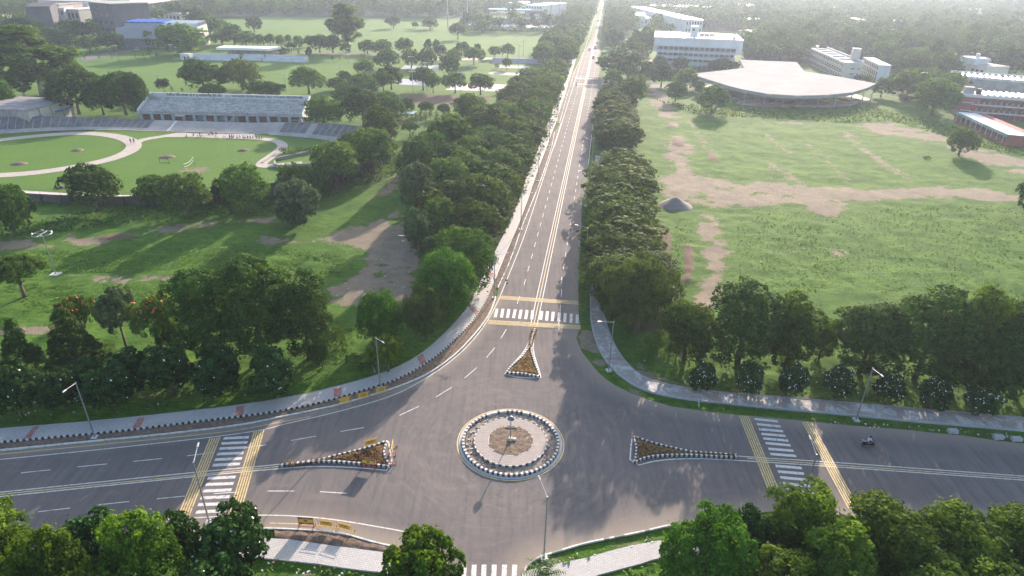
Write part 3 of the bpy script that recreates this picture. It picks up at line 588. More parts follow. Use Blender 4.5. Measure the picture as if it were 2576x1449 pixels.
mb = MB(); ribbon(mb, [Vector(p) for p in circle(0, 0, 6.86)], .15, .012, 0, True); mb.obj('yellow_ring', yellowp, t)
def lumpy(name, poly, z, m, parent, amp=.05, step=.35, seed=1):
    r = np.random.RandomState(seed); xs = [p[0] for p in poly]; ys = [p[1] for p in poly]
    gx = np.arange(min(xs), max(xs)+step, step); gy = np.arange(min(ys), max(ys)+step, step); X_, Y_ = np.meshgrid(gx, gy)
    ins = pip(poly, X_, Y_); Z_ = z+(vnoise(X_*3+seed*9, Y_*3, 1.6)-.5)*amp*2+(r.rand(*X_.shape)-.5)*amp*.8
    mb = MB(); vs = [(a, b, c) for a, b, c in zip(X_.ravel(), Y_.ravel(), Z_.ravel())]; nx = len(gx)
    fs = [(j*nx+i, j*nx+i+1, (j+1)*nx+i+1, (j+1)*nx+i) for j in range(len(gy)-1) for i in range(nx-1) if ins[j, i] or ins[j, i+1] or ins[j+1, i] or ins[j+1, i+1]]
    mb.add(vs, fs); return mb.obj(name, m, parent, smooth=True)
lumpy('soil_ring', circle(0, 0, 5.75), .06, mat('rubble_soil', (.2, .155, .12), .95, .35, 5, bump=1, col2=(.32, .27, .23), s2=1.4), t, .07, .3, 2)
kerb(circle(0, 0, 4.7), .14, .34, .42, True, mats=blk3, pick=lambda i, r: i % 2, name='inner_kerb', parent=t)
mb = MB(); mb.prism(circle(0, 0, 4.63), .0, .31); mb.obj('paved_circle', pv3, t)
mb = MB(); ribbon(mb, [Vector(p) for p in circle(0, 0, 2.86)], .12, .325, 0, True); mb.obj('bed_edging', cream, t)
lumpy('soil_bed', circle(0, 0, 2.72), .36, mulch, t, .05, .2, 3)
mb = MB()
for i in range(70):
    r = random.Random(i); a = r.uniform(0, 6.28); d = r.uniform(4.95, 5.8); s = r.uniform(.04, .12); x, y = d*math.cos(a), d*math.sin(a); mb.box(x-s, x+s, y-s*.6, y+s*.6, .05, .12+s*.6, r.choice([0, 1]))
mb.obj('broken_bricks', [mat('brick_bits', (.26, .16, .11), .9, .3, 5), white], t)['kind'] = 'stuff'
# mast in the middle
gb = mat('sign_green', (.01, .12, .06), .5)
t = thing('direction_post', 'slim grey post with a domed lamp and green direction board in the roundabout centre', 'sign post', (RC[0]-.03, RC[1]+.05, .4))
MB().bev(-.26, .26, -.26, .26, -.1, .32, .04).obj('plinth', cream, t); MB().bev(.28, .72, -.2, .24, -.1, .22, .03).obj('side_block', cream, t)
MB().tube((0, 0, .3), (0, 0, 3.35), .07, .06, 10).obj('post', steel, t)
d = MB().lathe([(.02, .42), (.2, .38), (.34, .26), (.42, .08), (.44, 0), (.40, -.03), (.1, -.05), (.02, -.06)], (0, 0, 3.3), 20).obj('lamp_dome', mat('dome_blue', (.12, .15, .2), .35, .1, 2), t, smooth=True)
for a in range(4): MB().box(-.04, .04, .42, .48, 3.28, 3.34).obj('lug', steel, d).rotation_euler = (0, 0, a*math.pi/2)
s = MB().box(-.66, .66, .1, .13, 1.55, 1.85).box(-.74, -.66, .1, .13, 1.62, 1.78).box(.66, .74, .1, .13, 1.62, 1.78).obj('direction_board', gb, t)
text('LUDHIANA  PAU', .16, white, .006, 'lettering', s, (0, .095, 1.7))
# ---------------------------------------------------------------- kerbed splitter islands with dry grass
def island(key, label):
    w = GP(ISL[key]); c = (sum(p[0] for p in w)/len(w), sum(p[1] for p in w)/len(w)); w = [(p[0]-c[0], p[1]-c[1]) for p in w]
    A = sum(w[i][0]*w[(i+1) % len(w)][1]-w[(i+1) % len(w)][0]*w[i][1] for i in range(len(w)))
    if A < 0: w = w[::-1]
    t = thing('traffic_island', label, 'traffic island', (*c, 0), group='kerbed splitter islands round the roundabout')
    kerb(offs(w, .13, True), .24, .33, .31, True, pick=lambda i, r: i % 2, name='kerb', parent=t)
    inner = offs(w, .3, True)
    lumpy('soil', inner, .12, soil, t, .05, .16, 7)
    r = np.random.RandomState(4); xs = [p[0] for p in inner]; ys = [p[1] for p in inner]
    x = r.uniform(min(xs), max(xs), 9000); y = r.uniform(min(ys), max(ys), 9000); ok = pip(offs(w, .55, True), x, y); x, y = x[ok][:1700], y[ok][:1700]
    vs = []; fs = []
    for i, (a, b) in enumerate(zip(x, y)):
        an = r.uniform(0, 6.28); h = r.uniform(.12, .38)*(.6+vnoise(np.array([a*2.]), np.array([b*2.]), 1.5)[0]); dx, dy = math.cos(an)*.09, math.sin(an)*.09; lx, ly = r.uniform(-.22, .22, 2)
        k = len(vs); vs += [(a-dx, b-dy, .1), (a+dx, b+dy, .1), (a+dx*.3+lx, b+dy*.3+ly, .1+h)]; fs.append((k, k+1, k+2))
    g = MB(); g.add(vs, fs); g = g.obj('dry_grass', leafmat('straw', (.24, .175, .085), .02, .35, (.4, .31, .16)), t)
    a = g.data.attributes.new('tint', 'FLOAT', 'FACE'); a.data.foreach_set('value', r.rand(len(fs)))
    g['kind'] = 'stuff'
island('left', 'kerbed island of dry grass left of the roundabout, its tail pointing left')
island('right', 'kerbed island of dry straw right of the roundabout, its tail pointing right')
island('upper', 'small kerbed island of dry grass at the mouth of the long road')
# ---------------------------------------------------------------- street lamps
lampm = mat('lamp_housing', (.5, .5, .5), .4)
def make_lamp():
    t = thing('street_lamp', 'x', 'street lamp', group='single arm street lamps along the roads')
    MB().bev(-.38, .38, -.38, .38, -.1, .2, .04).obj('base_block', white, t)
    MB().tube((0, 0, .15), (0, 0, 8.5), .1, .06, 10).tube((0, 0, .2), (0, 0, .26), .16, .16, 10).tube((0, 0, 8.45), (0, 0, 8.6), .085, .085, 8).obj('pole', steel, t)
    MB().tube((0, 0, 8.48), (2.1, 0, 8.95), .04, .03, 8).obj('arm', lampm, t)
    h = MB(); h.hexa([(2.0, -.1, 8.88), (2.65, -.07, 8.98), (2.65, .07, 8.98), (2.0, .1, 8.88)], [(2.0, -.08, 8.99), (2.6, -.05, 9.06), (2.6, .05, 9.06), (2.0, .08, 8.99)]); h.obj('lamp_head', lampm, t)
    return t
L0 = make_lamp(); first = [True]
def lamp(x, y, az, label):
    o = L0 if first[0] else dup(L0, (0, 0, 0)); first[0] = False
    o.location = (x, y, 0); o.rotation_euler = (0, 0, az); o['label'] = label
def lampD(b, top, tip, label):
    x, y = G(*b) if b else G(*top, 8.5)
    X1, Y1 = G(*top, 8.55); X2, Y2 = G(*tip, 9.0); lamp(x, y, math.atan2(Y2-Y1, X2-X1), label)
lampD((239,1101), (189,965), (163,983), 'grey street lamp on the left footpath verge in front of the white flowered bushes')
lampD((957,977), (948.7,852), (966,862), 'grey street lamp beside the lime green ball tree on the curved verge')
lampD((1531,932), (1542.5,806.5), (1508,805), 'grey street lamp at the bend of the path right of the long road mouth')
lampD((2153,1057), (2194.5,926.5), (2217,944), 'grey street lamp on the right grass verge before the row of round flowering bushes')
lampD((1368,1404), (1378.5,1249.8), (1357,1198), 'grey street lamp on a white block at the bottom corner below the roundabout')
lampD((2010,1290), (2050,1148), (2031,1099), 'grey street lamp rising behind the bottom right tree over the right zebra crossing')
lampD((527,1315), (493,1185), (506,1134), 'grey street lamp rising behind the bottom left trees over the left zebra crossing')
lampD((1243,749.5), (1243,642), (1276,635), 'grey street lamp on the mulch verge just above the upper zebra crossing')
lampD((1310,578), (1313,489.5), (1341,484), 'second street lamp up the mulch verge of the long road')
lampD((1353,456), (1357,382), (1382,377), 'third street lamp up the mulch verge of the long road')
for i, (a, b) in enumerate([((1384,303),(1402,300)),((1406,248),(1423,245)),((1432,175),(1447,172)),((1458,115),(1472,112))]):
    lampD(None, a, b, ['fourth','fifth','sixth','seventh'][i]+' street lamp up the left side of the long road')
for i, (a, b) in enumerate([((1479,574),(1448,566)),((1480.5,436.8),(1458,429)),((1493,354),(1472,347)),((1499,287.5),(1482,282)),((1513,170),(1500,167)),((1518,108),(1509,105))]):
    lampD(None, a, b, ['nearest','second','third','fourth','fifth','sixth'][i]+' street lamp on the right side of the long road, pole among the trees')
lampD(None, (1607,166), (1600,163), 'thin street lamp among trees beside the side road')
# ring mast
X1, Y1 = G(140, 691); h = HT(140, 691, 592)
t = thing('ring_mast', 'tall grey mast with a ring of floodlights on the left meadow', 'floodlight mast', (X1, Y1, 0))
MB().bev(-.8, .8, -.8, .8, -.2, .25, .05).obj('base_slab', white, t); MB().tube((0, 0, .2), (0, 0, h), .12, .07, 10).obj('pole', steel, t)
rg = MB().torus((0, 0, h+.3), 1.6, .045, 'Z', 28, 6).tube((-1.6, 0, h+.3), (1.6, 0, h+.3), .05).tube((0, -1.6, h+.3), (0, 1.6, h+.3), .05).obj('ring', steel, t)
for a in (.5, 2.1, 3.6, 5.2): MB().box(-.2, .2, -.1, .1, 0, .3).obj('floodlight', lampm, t, (1.6*math.cos(a), 1.6*math.sin(a), h+.35)).rotation_euler = (.5, 0, a-1.57)
# ---------------------------------------------------------------- barriers
ybar = mat('barrier_yellow', (.62, .36, .06), .55, .1, 3); ypan = mat('barrier_panel', (.68, .4, .04), .5, .12, 2); redm = mat('barrier_red', (.25, .035, .035), .5, .12, 3)
def yframe(t, panel=True, lines=2):
    f = MB()
    for x in (-.9, .9): f.tube((x, 0, .18), (x, 0, 1.25), .025)
    for z in (.3, 1.12, 1.25): f.tube((-.9, 0, z), (.9, 0, z), .025)
    f.tube((0, 0, .3), (0, 0, .5), .02); f.obj('frame', ybar, t)
    for x in (-.9, .9):
        ft = MB().tube((x, -.42, .14), (x, .42, .14), .03).obj('foot', ybar, t)
        for y in (-.42, .42): MB().tube((x-.03, y, .09), (x+.03, y, .09), .09, .09, 12).obj('wheel', dark, ft)
    if panel:
        p = MB().box(-.7, .7, -.02, .02, .5, 1.08).obj('panel', ypan, t)
        for sgn, rz in ((-1, 0), (1, math.pi)):
            if lines: text('STOP', .34, redm, .004, 'lettering', p, (0, sgn*.024, .88), (math.pi/2, 0, rz), .008)
            if lines > 1: text('P.A.U. LUDHIANA', .13, dark, .004, 'lettering', p, (0, sgn*.024, .62), (math.pi/2, 0, rz))
def place(t, b, az):
    x, y = G(*b); t.location = (x, y, .01); t.rotation_euler = (0, 0, az)
def D2(a, b): A, B = G(*a), G(*b); return math.atan2(B[1]-A[1], B[0]-A[0])
g = 'wheeled barriers round the junction'
def yb(label, c, a, b_, lines=2):
    t = thing('barrier', label, 'barrier', group=g); yframe(t, True, lines); place(t, c, D2(a, b_)); return t
yb('blank yellow wheeled barrier on the curved verge, leftmost of three', (868,1018), (850,1026), (890,1015), 0)
yb('yellow STOP barrier on the curved verge, between a blank barrier and the lamp', (915,1006), (890,1014), (940,1002))
yb('yellow STOP barrier standing in front of the lamp foot on the curved verge', (960,992), (938,998), (980,987))
yb('yellow STOP barrier behind the left kerbed island', (934,1124), (916,1129), (953,1119))
yb('yellow STOP barrier seen edge on at the right end of the left island', (988,1136), (986,1142), (990,1120))
yb('yellow STOP barrier beside the red board at the bottom edge of the road', (822,1330), (802,1328), (844,1334))
yb('yellow STOP barrier, rightmost of three by the bottom kerb', (868,1338), (848,1334), (890,1346))
vband = mat('banner_yellow', (.6, .5, .08), .5, .15, 2)
def redbar(label, c, a, b_):
    t = thing('barrier', label, 'barrier', group=g)
    f = MB()
    for x in (-.8, .8):
        f.tube((x, .05, .08), (x, 0, 1.5), .028).tube((x, -.45, .08), (x, .0, .55), .028).tube((x, .45, .08), (x, 0, .55), .028).tube((x, -.45, .12), (x, .45, .12), .02)
    for z in (.16, .55): f.tube((-.8, 0, z), (.8, 0, z), .026)
    f.obj('frame', redm, t)
    for x in (-.8, .8):
        for y in (-.45, .45): MB().tube((x-.03, y, .07), (x+.03, y, .07), .075, .075, 10).obj('wheel', dark, t)
    p = MB().box(-.84, .84, -.02, .02, .55, 1.55).obj('board', redm, t)
    for sg in (-1, 1):
        MB().box(-.78, .78, min(sg*.024, sg*.021), max(sg*.024, sg*.021), .8, 1.3).obj('yellow_band', vband, p)
        o = MB().add([(.22*math.cos(a_), sg*.028, 1.08+.12*math.sin(a_)) for a_ in [2*math.pi*i/20*(-sg) for i in range(20)]], [tuple(range(20))]).obj('oval_badge', redm, p)
        text('ਟ੍ਰੈਫਿਕ ਪੁਲਿਸ', .15, white, .004, 'lettering', p, (0, sg*.026, 1.42), (math.pi/2, 0, 0 if sg < 0 else math.pi))
        text('ਲੁਧਿਆਣਾ', .13, white, .004, 'lettering', p, (0, sg*.026, .67), (math.pi/2, 0, 0 if sg < 0 else math.pi))
    place(t, c, D2(a, b_)); return t
redbar('red and yellow board barrier in front of the left kerbed island', (928,1179), (913,1177), (943,1182))
redbar('red and yellow board barrier by the bottom kerb, left of two yellow ones', (772,1328), (757,1327), (790,1329))
t = thing('barrier', 'bare red barrier frame fallen on its side at the corner of the left island', 'barrier', group=g)
f = MB()
for y in (0, 1.5): f.tube((-.45, y, .05), (.45, y, .05), .03).tube((-.45, y, .05), (-.45, y, .5), .03).tube((.45, y, .05), (.45, y, .5), .03).tube((-.45, y, .5), (.45, y, .5), .03)
f.tube((0, 0, .5), (.1, 1.5, .5), .03).tube((0, 0, .05), (.3, 2.3, .1), .03).tube((-.3, 0, .05), (-.3, 1.5, .05), .03).obj('frame', redm, t); place(t, (988,1170), R(12)); 
# ---------------------------------------------------------------- people (one continuous skinned body each)
def body(name, J, E_, rad, m, parent=None, loc=(0, 0, 0)):
    me = bpy.data.meshes.new(name); me.from_pydata([Vector(p) for p in J], E_, []); o = link(name, me, parent, loc)
    me.materials.append(m)
    sk = o.modifiers.new('s', 'SKIN'); sk.use_smooth_shade = True
    for i, r_ in enumerate(rad): me.skin_vertices[0].data[i].radius = (r_, r_)
    me.skin_vertices[0].data[0].use_root = True
    ss = o.modifiers.new('d', 'SUBSURF'); ss.levels = 1; ss.render_levels = 1
    bpy.context.view_layer.update(); me2 = bpy.data.meshes.new_from_object(o.evaluated_get(bpy.context.evaluated_depsgraph_get()))
    o.modifiers.clear(); o.data = me2
    return o
SKEL = [(0,1),(1,2),(2,3),(3,4),(2,5),(5,6),(6,7),(2,8),(8,9),(9,10),(0,11),(11,12),(12,13),(13,14),(0,15),(15,16),(16,17),(17,18)]
SRAD = [.14,.15,.16,.06,.10,.07,.05,.035,.07,.05,.035,.09,.075,.05,.04,.09,.075,.05,.04]
POSE = {
 'stand': [(0,0,.95),(0,0,1.15),(0,0,1.38),(0,.01,1.5),(0,.02,1.63),(.19,0,1.4),(.24,.02,1.12),(.24,.1,.88),(-.19,0,1.4),(-.24,.0,1.12),(-.23,-.06,.88),(.1,0,.88),(.11,.1,.5),(.11,.05,.1),(.11,.18,.04),(-.1,0,.88),(-.11,-.02,.48),(-.11,-.2,.12),(-.11,-.08,.04)],
 'sit': [(0,0,.18),(0,-.02,.38),(0,.03,.62),(0,.06,.74),(0,.09,.87),(.18,.05,.62),(.24,.2,.42),(.14,.34,.4),(-.18,.05,.62),(-.24,.2,.42),(-.14,.34,.4),(.1,.05,.16),(.2,.38,.38),(.12,.55,.1),(.12,.68,.05),(-.1,.05,.16),(-.2,.38,.38),(-.12,.55,.1),(-.12,.68,.05)],
 'ride': [(0,0,.8),(0,.03,1.0),(0,.1,1.24),(0,.15,1.36),(0,.2,1.48),(.19,.12,1.24),(.26,.32,1.05),(.24,.58,1.0),(-.19,.12,1.24),(-.26,.32,1.05),(-.24,.58,1.0),(.1,.08,.78),(.17,.45,.72),(.14,.48,.36),(.14,.6,.32),(-.1,.08,.78),(-.17,.45,.72),(-.14,.48,.36),(-.14,.6,.32)]}
skin = mat('skin', (.3, .17, .11), .6); hairm = mat('black_hair', (.015, .012, .012), .5)
SH = MB().lathe([(.005, -.15), (.07, -.13), (.098, -.04), (.105, .04), (.09, .11), (.05, .145), (.005, .155)], (0, 0, 0), 14).mesh('head', skin, True)
HR = MB().lathe([(.108, -.02), (.118, .04), (.102, .12), (.055, .165), (.005, .175)], (0, 0, 0), 14).mesh('hair', hairm, True)
HANDM = None
def hand_mesh():
    mb = MB().bev(-.04, .04, 0, .09, -.015, .015, .005)
    for i, (x, L) in enumerate([(-.031, .07), (-.011, .08), (.01, .075), (.03, .058)]): mb.tube((x, .085, 0), (x, .085+L*.6, -.008), .009, .008, 6).tube((x, .085+L*.6, -.008), (x, .085+L, -.03), .008, .006, 6)
    mb.tube((-.038, .02, 0), (-.07, .055, -.012), .011, .009, 6).tube((-.07, .055, -.012), (-.078, .085, -.025), .009, .007, 6)
    return mb.mesh('hand', skin)
HANDM = hand_mesh()
PB = {}
def person(label, loc, rz, pose='stand', shirt=(.4, .4, .4), pants=(.05, .06, .08), group=None, longhair=False):
    t = thing('person', label, 'person', loc, rz, group); J = POSE[pose]
    key = (pose,)
    sm = mat('cloth_%02d%02d%02d' % tuple(int(c*99) for c in shirt), shirt, .8); pm = mat('cloth_%02d%02d%02d' % tuple(int(c*99) for c in pants), pants, .8)
    if key not in PB: PB[key] = body('body', J, SKEL, SRAD, sm)
    proto = PB[key]
    if proto.parent is None: b_ = proto
    else: b_ = proto.copy(); COL.objects.link(b_)
    b_.parent = t; me = b_.data if proto is b_ else proto.data.copy(); b_.data = me
    me.materials.clear(); me.materials.append(sm); me.materials.append(pm); me.materials.append(skin)
    hip = J[0][2]
    for pl in me.polygons:
        z = pl.center.z; y = pl.center.y
        legs = (z < hip+.02) if pose == 'stand' else (z < (.26 if pose == 'sit' else .84) or (pose == 'sit' and y > .3 and z < .45 and abs(pl.center.x) > .05) or (pose == 'ride' and z < .88))
        neck = z > J[3][2]-.02
        fore = min((Vector(pl.center)-Vector(J[k])).length for k in (7, 10)) < .13
        pl.material_index = 2 if (neck or fore) else (1 if legs else 0)
    h = link('head', SH, t, (J[4][0], J[4][1]+.01, J[4][2]+.02)); link('hair', HR, h, (0, -.015, .01))
    MB().tube((0, .095, 0), (0, .125, -.02), .014, .018, 6).box(-.035, -.018, .088, .1, .025, .036, 1).box(.018, .035, .088, .1, .025, .036, 1).box(-.03, .03, .085, .1, -.066, -.056, 2).box(-.118, -.1, -.02, .02, -.03, .04).box(.1, .118, -.02, .02, -.03, .04).obj('face', [skin, hairm, mat('lips', (.25, .08, .07), .5)], h)
    for k, sx in ((7, 1), (10, -1)):
        o = link('hand', HANDM, t, J[k]); o.scale = (sx, 1, 1); e = Vector(J[k])-Vector(J[k-1]); o.rotation_euler = (math.atan2(e.z, math.hypot(e.x, e.y)), 0, math.atan2(e.y, e.x)-math.pi/2)
    if longhair: MB().tube((0, -.1, .05), (0, -.17, -.15), .075, .06, 8).tube((0, -.17, -.15), (0, -.2, -.42), .06, .02, 8).obj('ponytail', hairm, h, smooth=True)
    return t
# scooter ridden on the right hand road
sx, sy = G(2182, 1122); sdir = D2((2165,1121), (2200,1123))-math.pi/2
scm = mat('scooter_black', (.02, .02, .025), .25); scg = mat('scooter_grey', (.2, .2, .21), .4)
t = thing('motor_scooter', 'black motor scooter with a silver seat rail driving right on the right hand road', 'scooter', (sx, sy, .01), sdir)
for y in (-.62, .66):
    w = MB().torus((0, y, .23), .17, .06, 'Y', 20, 8).obj('wheel', dark, t); w.data.transform(Matrix.Translation((0, y, .23)) @ Matrix.Rotation(math.pi/2, 4, 'Z') @ Matrix.Translation((0, -y, -.23)))
    MB().tube((-.04, y, .23), (.04, y, .23), .12, .12, 12).obj('hub', steel, t)
bdm = MB(); secs = [(-.85,.14,.5,.72),(-.6,.2,.3,.78),(-.3,.2,.28,.74),(-.1,.16,.28,.62),(.1,.15,.2,.32),(.32,.16,.2,.32),(.42,.2,.25,.85),(.55,.14,.4,1.0)]
vs = []; fs = []
for y, w_, z0, z1 in secs: vs += [(-w_, y, z0), (w_, y, z0), (w_*.8, y, z1), (-w_*.8, y, z1)]
for i in range(len(secs)-1):
    k = i*4; fs += [(k+j, k+(j+1) % 4, k+4+(j+1) % 4, k+4+j) for j in range(4)]
fs += [(3, 2, 1, 0), (28, 29, 30, 31)]; bdm.add(vs, fs).obj('body', scm, t)
MB().bev(-.15, .15, -.78, -.02, .74, .84, .04).obj('seat', scg, t)
MB().path([(-.14, -.95, .95), (-.16, -.6, .86)], .018).path([(.14, -.95, .95), (.16, -.6, .86)], .018).tube((-.14, -.95, .95), (.14, -.95, .95), .018).obj('seat_rail', lampm, t)
MB().tube((0, .52, .8), (0, .48, 1.05), .035).tube((-.33, .5, 1.05), (.33, .5, 1.05), .022).obj('handlebar', scm, t)
for s in (-1, 1): MB().tube((s*.25, .5, 1.06), (s*.3, .46, 1.22), .01).bev(s*.3-.06, s*.3+.06, .44, .46, 1.18, 1.26, .01).obj('mirror', scm, t)
MB().bev(-.11, .11, .56, .66, .84, .98, .02).obj('headlight', lampm, t); MB().box(-.1, .1, -.9, -.88, .55, .68).obj('number_plate', white, t)
MB().hexa([(-.09, .45, .3), (.09, .45, .3), (.09, .95, .34), (-.09, .95, .34)], [(-.08, .48, .42), (.08, .48, .42), (.08, .85, .46), (-.08, .85, .46)]).obj('mudguard', scm, t)
person('person in a white tunic and red trousers with a long ponytail riding the black scooter', (sx-.12*math.cos(sdir+1.57), sy-.12*math.sin(sdir+1.57), .02), sdir, 'ride', (.7, .7, .76), (.28, .02, .04), longhair=True)
# motorcycle far up the road
sx, sy = G(1449, 216); rz = math.pi+.13
t = thing('motorcycle', 'dark motorcycle coming down the long road before the far zebra crossing', 'motorcycle', (sx, sy, .01), rz)
for y in (-.65, .68): w = MB().torus((0, 0, 0), .25, .06, 'Y', 18, 6).obj('wheel', dark, t, (0, y, .31)); w.rotation_euler = (0, 0, math.pi/2)
MB().bev(-.13, .13, -.1, .45, .6, .88, .06).bev(-.16, .16, -.75, -.1, .68, .82, .04).bev(-.15, .15, -.25, .3, .28, .6, .05).obj('body', redm, t)
MB().tube((0, .68, .31), (0, .45, .95), .04).tube((-.35, .42, 1.0), (.35, .42, 1.0), .02).obj('fork', scm, t); MB().bev(-.1, .1, .5, .62, .8, .95, .03).obj('headlight', lampm, t)
person('person in dark clothes riding the motorcycle down the long road', (sx, sy, .02), rz, 'ride', (.04, .05, .07), (.05, .05, .06))
# ---------------------------------------------------------------- cars
def make_car(label, col, loc, rz, suv=False):
    cm = mat('car_%d' % int(sum(col)*100), col, .25, .03, 1); t = thing('car', label, 'car', loc, rz)
    H1, H2 = (.95, 1.75) if suv else (.85, 1.45)
    def loft(secs, nm, m):
        b = MB(); vs = []; fs = []
        for y, w_, z0, z1, tw in secs: vs += [(-w_, y, z0), (w_, y, z0), (w_, y, z0+(z1-z0)*.6), (tw, y, z1), (-tw, y, z1), (-w_, y, z0+(z1-z0)*.6)]
        for i in range(len(secs)-1): k = i*6; fs += [(k+j, k+(j+1) % 6, k+6+(j+1) % 6, k+6+j) for j in range(6)]
        k = (len(secs)-1)*6; fs += [(5, 4, 3, 2, 1, 0), tuple(range(k, k+6))]; return b.add(vs, fs).obj(nm, m, t)
    loft([(-2.05,.7,.35,H1-.1,.6),(-1.95,.85,.25,H1,.78),(-1.2,.88,.22,H1,.8),(.9,.88,.22,H1,.8),(1.7,.84,.25,H1-.12,.72),(2.05,.72,.35,.62,.6)], 'body', cm)
    loft([(-1.75,.74,H1-.02,H1+.02,.7),(-1.3,.74,H1-.02,H2,.58),(.2,.74,H1-.02,H2+.02,.58),(1.0,.72,H1-.04,H1+.02,.68)], 'cabin', glassd)
    MB().hexa([(-.6, -1.35, H2-.03), (.6, -1.35, H2-.03), (.6, .22, H2-.01), (-.6, .22, H2-.01)], [(-.54, -1.25, H2+.04), (.54, -1.25, H2+.04), (.54, .15, H2+.05), (-.54, .15, H2+.05)]).obj('roof', cm, t)
    for x in (-.82, .82):
        for y in (-1.3, 1.3):
            w = MB().tube((x-.1, y, .32), (x+.1, y, .32), .32, .32, 16).obj('wheel', dark, t); MB().tube((x+.101*(1 if x > 0 else -1)-.01, y, .32), (x+.101*(1 if x > 0 else -1)+.01, y, .32), .18, .18, 12).obj('rim', steel, w)
        MB().bev(x*.78-.14, x*.78+.14, 1.93, 2.03, .55, .72, .02).obj('headlight', lampm, t); MB().bev(x*.85-.1, x*.85+.1, -2.03, -1.93, .6, .82, .02).obj('tail_light', redm, t)
    return t
for b_, lb, col, rz, suv in (((1493,146),'white estate car driving up the middle of the long road',(.65,.66,.68),-.13,True),((1497,122),'white van coming behind the estate car near the far crossing',(.6,.6,.62),math.pi-.13,True),((1483,126),'small silver car half under the trees on the far left lane',(.5,.5,.52),math.pi-.13,False),((1505,54),'tiny pale car far up the hazy long road',(.6,.6,.6),-.13,True),((1512,26),'tiny bus like car at the hazy end of the road',(.45,.5,.52),-.13,True)):
    make_car(lb, col, (*G(*b_), .01), rz, suv)
make_car('white hatchback parked on the drive behind the cypress saplings', (.66, .67, .7), (*G(346, 126), .02), D2((338,127),(355,123))-math.pi/2)
# ---------------------------------------------------------------- velodrome
def HW(X, Y, ty):
    lo, hi = 0.0, 60.0
    for _ in range(30):
        m = (lo+hi)/2
        if P(X, Y, m)[1] > ty: lo = m
        else: hi = m
    return lo
vin = resample(smoothpts(GP(VI), True), 2.5, True); vx0 = G(430, 331)[0]
def bankh(p): d = abs(p[0]-(vx0+3)); return 2.3+2.3*min(1, max(0, (d-22)/38))
cc = Vector((sum(p[0] for p in vin)/len(vin), sum(p[1] for p in vin)/len(vin)))
t = thing('cycling_track', 'oval banked concrete cycling track round the green infield at the left', 'cycling track', (cc.x, cc.y, 0))
vl = [Vector((p[0]-cc.x, p[1]-cc.y)) for p in vin]; out = offs(vl, 7.6, True)
for _ in range(3): out = [((out[i-1][0]+2*out[i][0]+out[(i+1) % len(out)][0])/4, (out[i-1][1]+2*out[i][1]+out[(i+1) % len(out)][1])/4) for i in range(len(out))]
nV = len(vl); mb = MB(); K = 7; prof = [0, .1, .28, .46, .64, .82, 1.0]
vs = []
for i in range(nV):
    h = bankh(vin[i])
    for s in prof: vs.append((vl[i].x+(out[i][0]-vl[i].x)*s, vl[i].y+(out[i][1]-vl[i].y)*s, .06+h*(0 if s < .05 else (s-.05)**1.15)))
mb.add(vs, [(i*K+j, i*K+j+1, ((i+1) % nV)*K+j+1, ((i+1) % nV)*K+j) for i in range(nV) for j in range(K-1)])
tk = mb.obj('track_surface', mat('track_concrete', (.34, .31, .29), .85, .12, .8, col2=(.26, .24, .23), s2=.12), t)
def vpt(i, s, dz=.03):
    i %= nV; h = bankh(vin[i]); return (vl[i].x+(out[i][0]-vl[i].x)*s, vl[i].y+(out[i][1]-vl[i].y)*s, .06+dz+h*(0 if s < .05 else (s-.05)**1.15))
dk = mat('dark_track', (.1, .098, .1), .9, .2, 1.5, col2=(.16, .155, .155), s2=.4)
pr = random.Random(4)
for i in range(nV):
    px = P(vin[i].x, vin[i].y)[0]; py = P(vin[i].x, vin[i].y)[1]
    if py < 375 and (px < 350 or px > 690) and pr.random() < .93:
        m = MB()
        ss = [.3, .46, .64, .82, .985]
        vs = [vpt(i, s) for s in ss]; b_ = [vpt(i+1, s) for s in ss]; b_ = [tuple(a*.08+c*.92 for a, c in zip(v0, v1)) for v0, v1 in zip(vs, b_)]
        m.add(vs+b_, [(j, j+1, 6+j, 5+j) for j in range(4)]).obj('dark_panel', dk, t)
w_ = MB()
vs = []
for i in range(nV):
    h = bankh(vin[i]); o = out[i]; vs += [(o[0], o[1], h*.95+.1), (o[0], o[1], h-.5), (o[0]*.99, o[1]*.99, h-.5), (o[0]*.985, o[1]*.985, -.1)]
w_.add(vs, [(i*4+j, i*4+j+1, ((i+1) % nV)*4+j+1, ((i+1) % nV)*4+j) for i in range(nV) for j in range(3)]); w_.obj('outer_wall', mat('dark_concrete', (.1, .095, .09), .9, .3, 1), t)  # near-black concrete face below the banked rim
for i in range(0, nV, 2):
    py = P(vin[i].x, vin[i].y)[1]
    if py > 372:
        h = bankh(vin[i]); o = Vector(out[i]); u = o.normalized()
        MB().tube((*o, -.1), (*(o+u*.1), h), .13, .13, 6).tube((*(o+u*1.6), -.1), (*o, h-.6), .09, .09, 6).obj('prop', mat('dark_girder', (.03, .03, .032), .8), t)
rl = MB()
for i in range(0, nV): 
    a, b_ = vpt(i, 1, .9), vpt(i+1, 1, .9); rl.tube(a, b_, .03, .03, 4); 
    if i % 2 == 0: rl.tube(vpt(i, 1, 0), a, .03, .03, 4)
rl.obj('railing', mat('rail_grey', (.12, .12, .13), .6), t)
sl = min(range(nV), key=lambda i: abs(P(vin[i].x, vin[i].y)[0]-418)+(999 if P(vin[i].x, vin[i].y)[1] > 375 else 0))
vs = [vpt(sl, s, .05) for s in (.0, .3, .64, .985)]; MB().add(vs+[(a[0]+.9, a[1], a[2]) for a in vs], [(j, 4+j, 5+j, j+1) for j in range(3)]).obj('start_line', white, t)
pm = mat('path_concrete', (.36, .32, .29), .9, .12, 1.2, col2=(.42, .36, .31), s2=.3)
mb = MB()
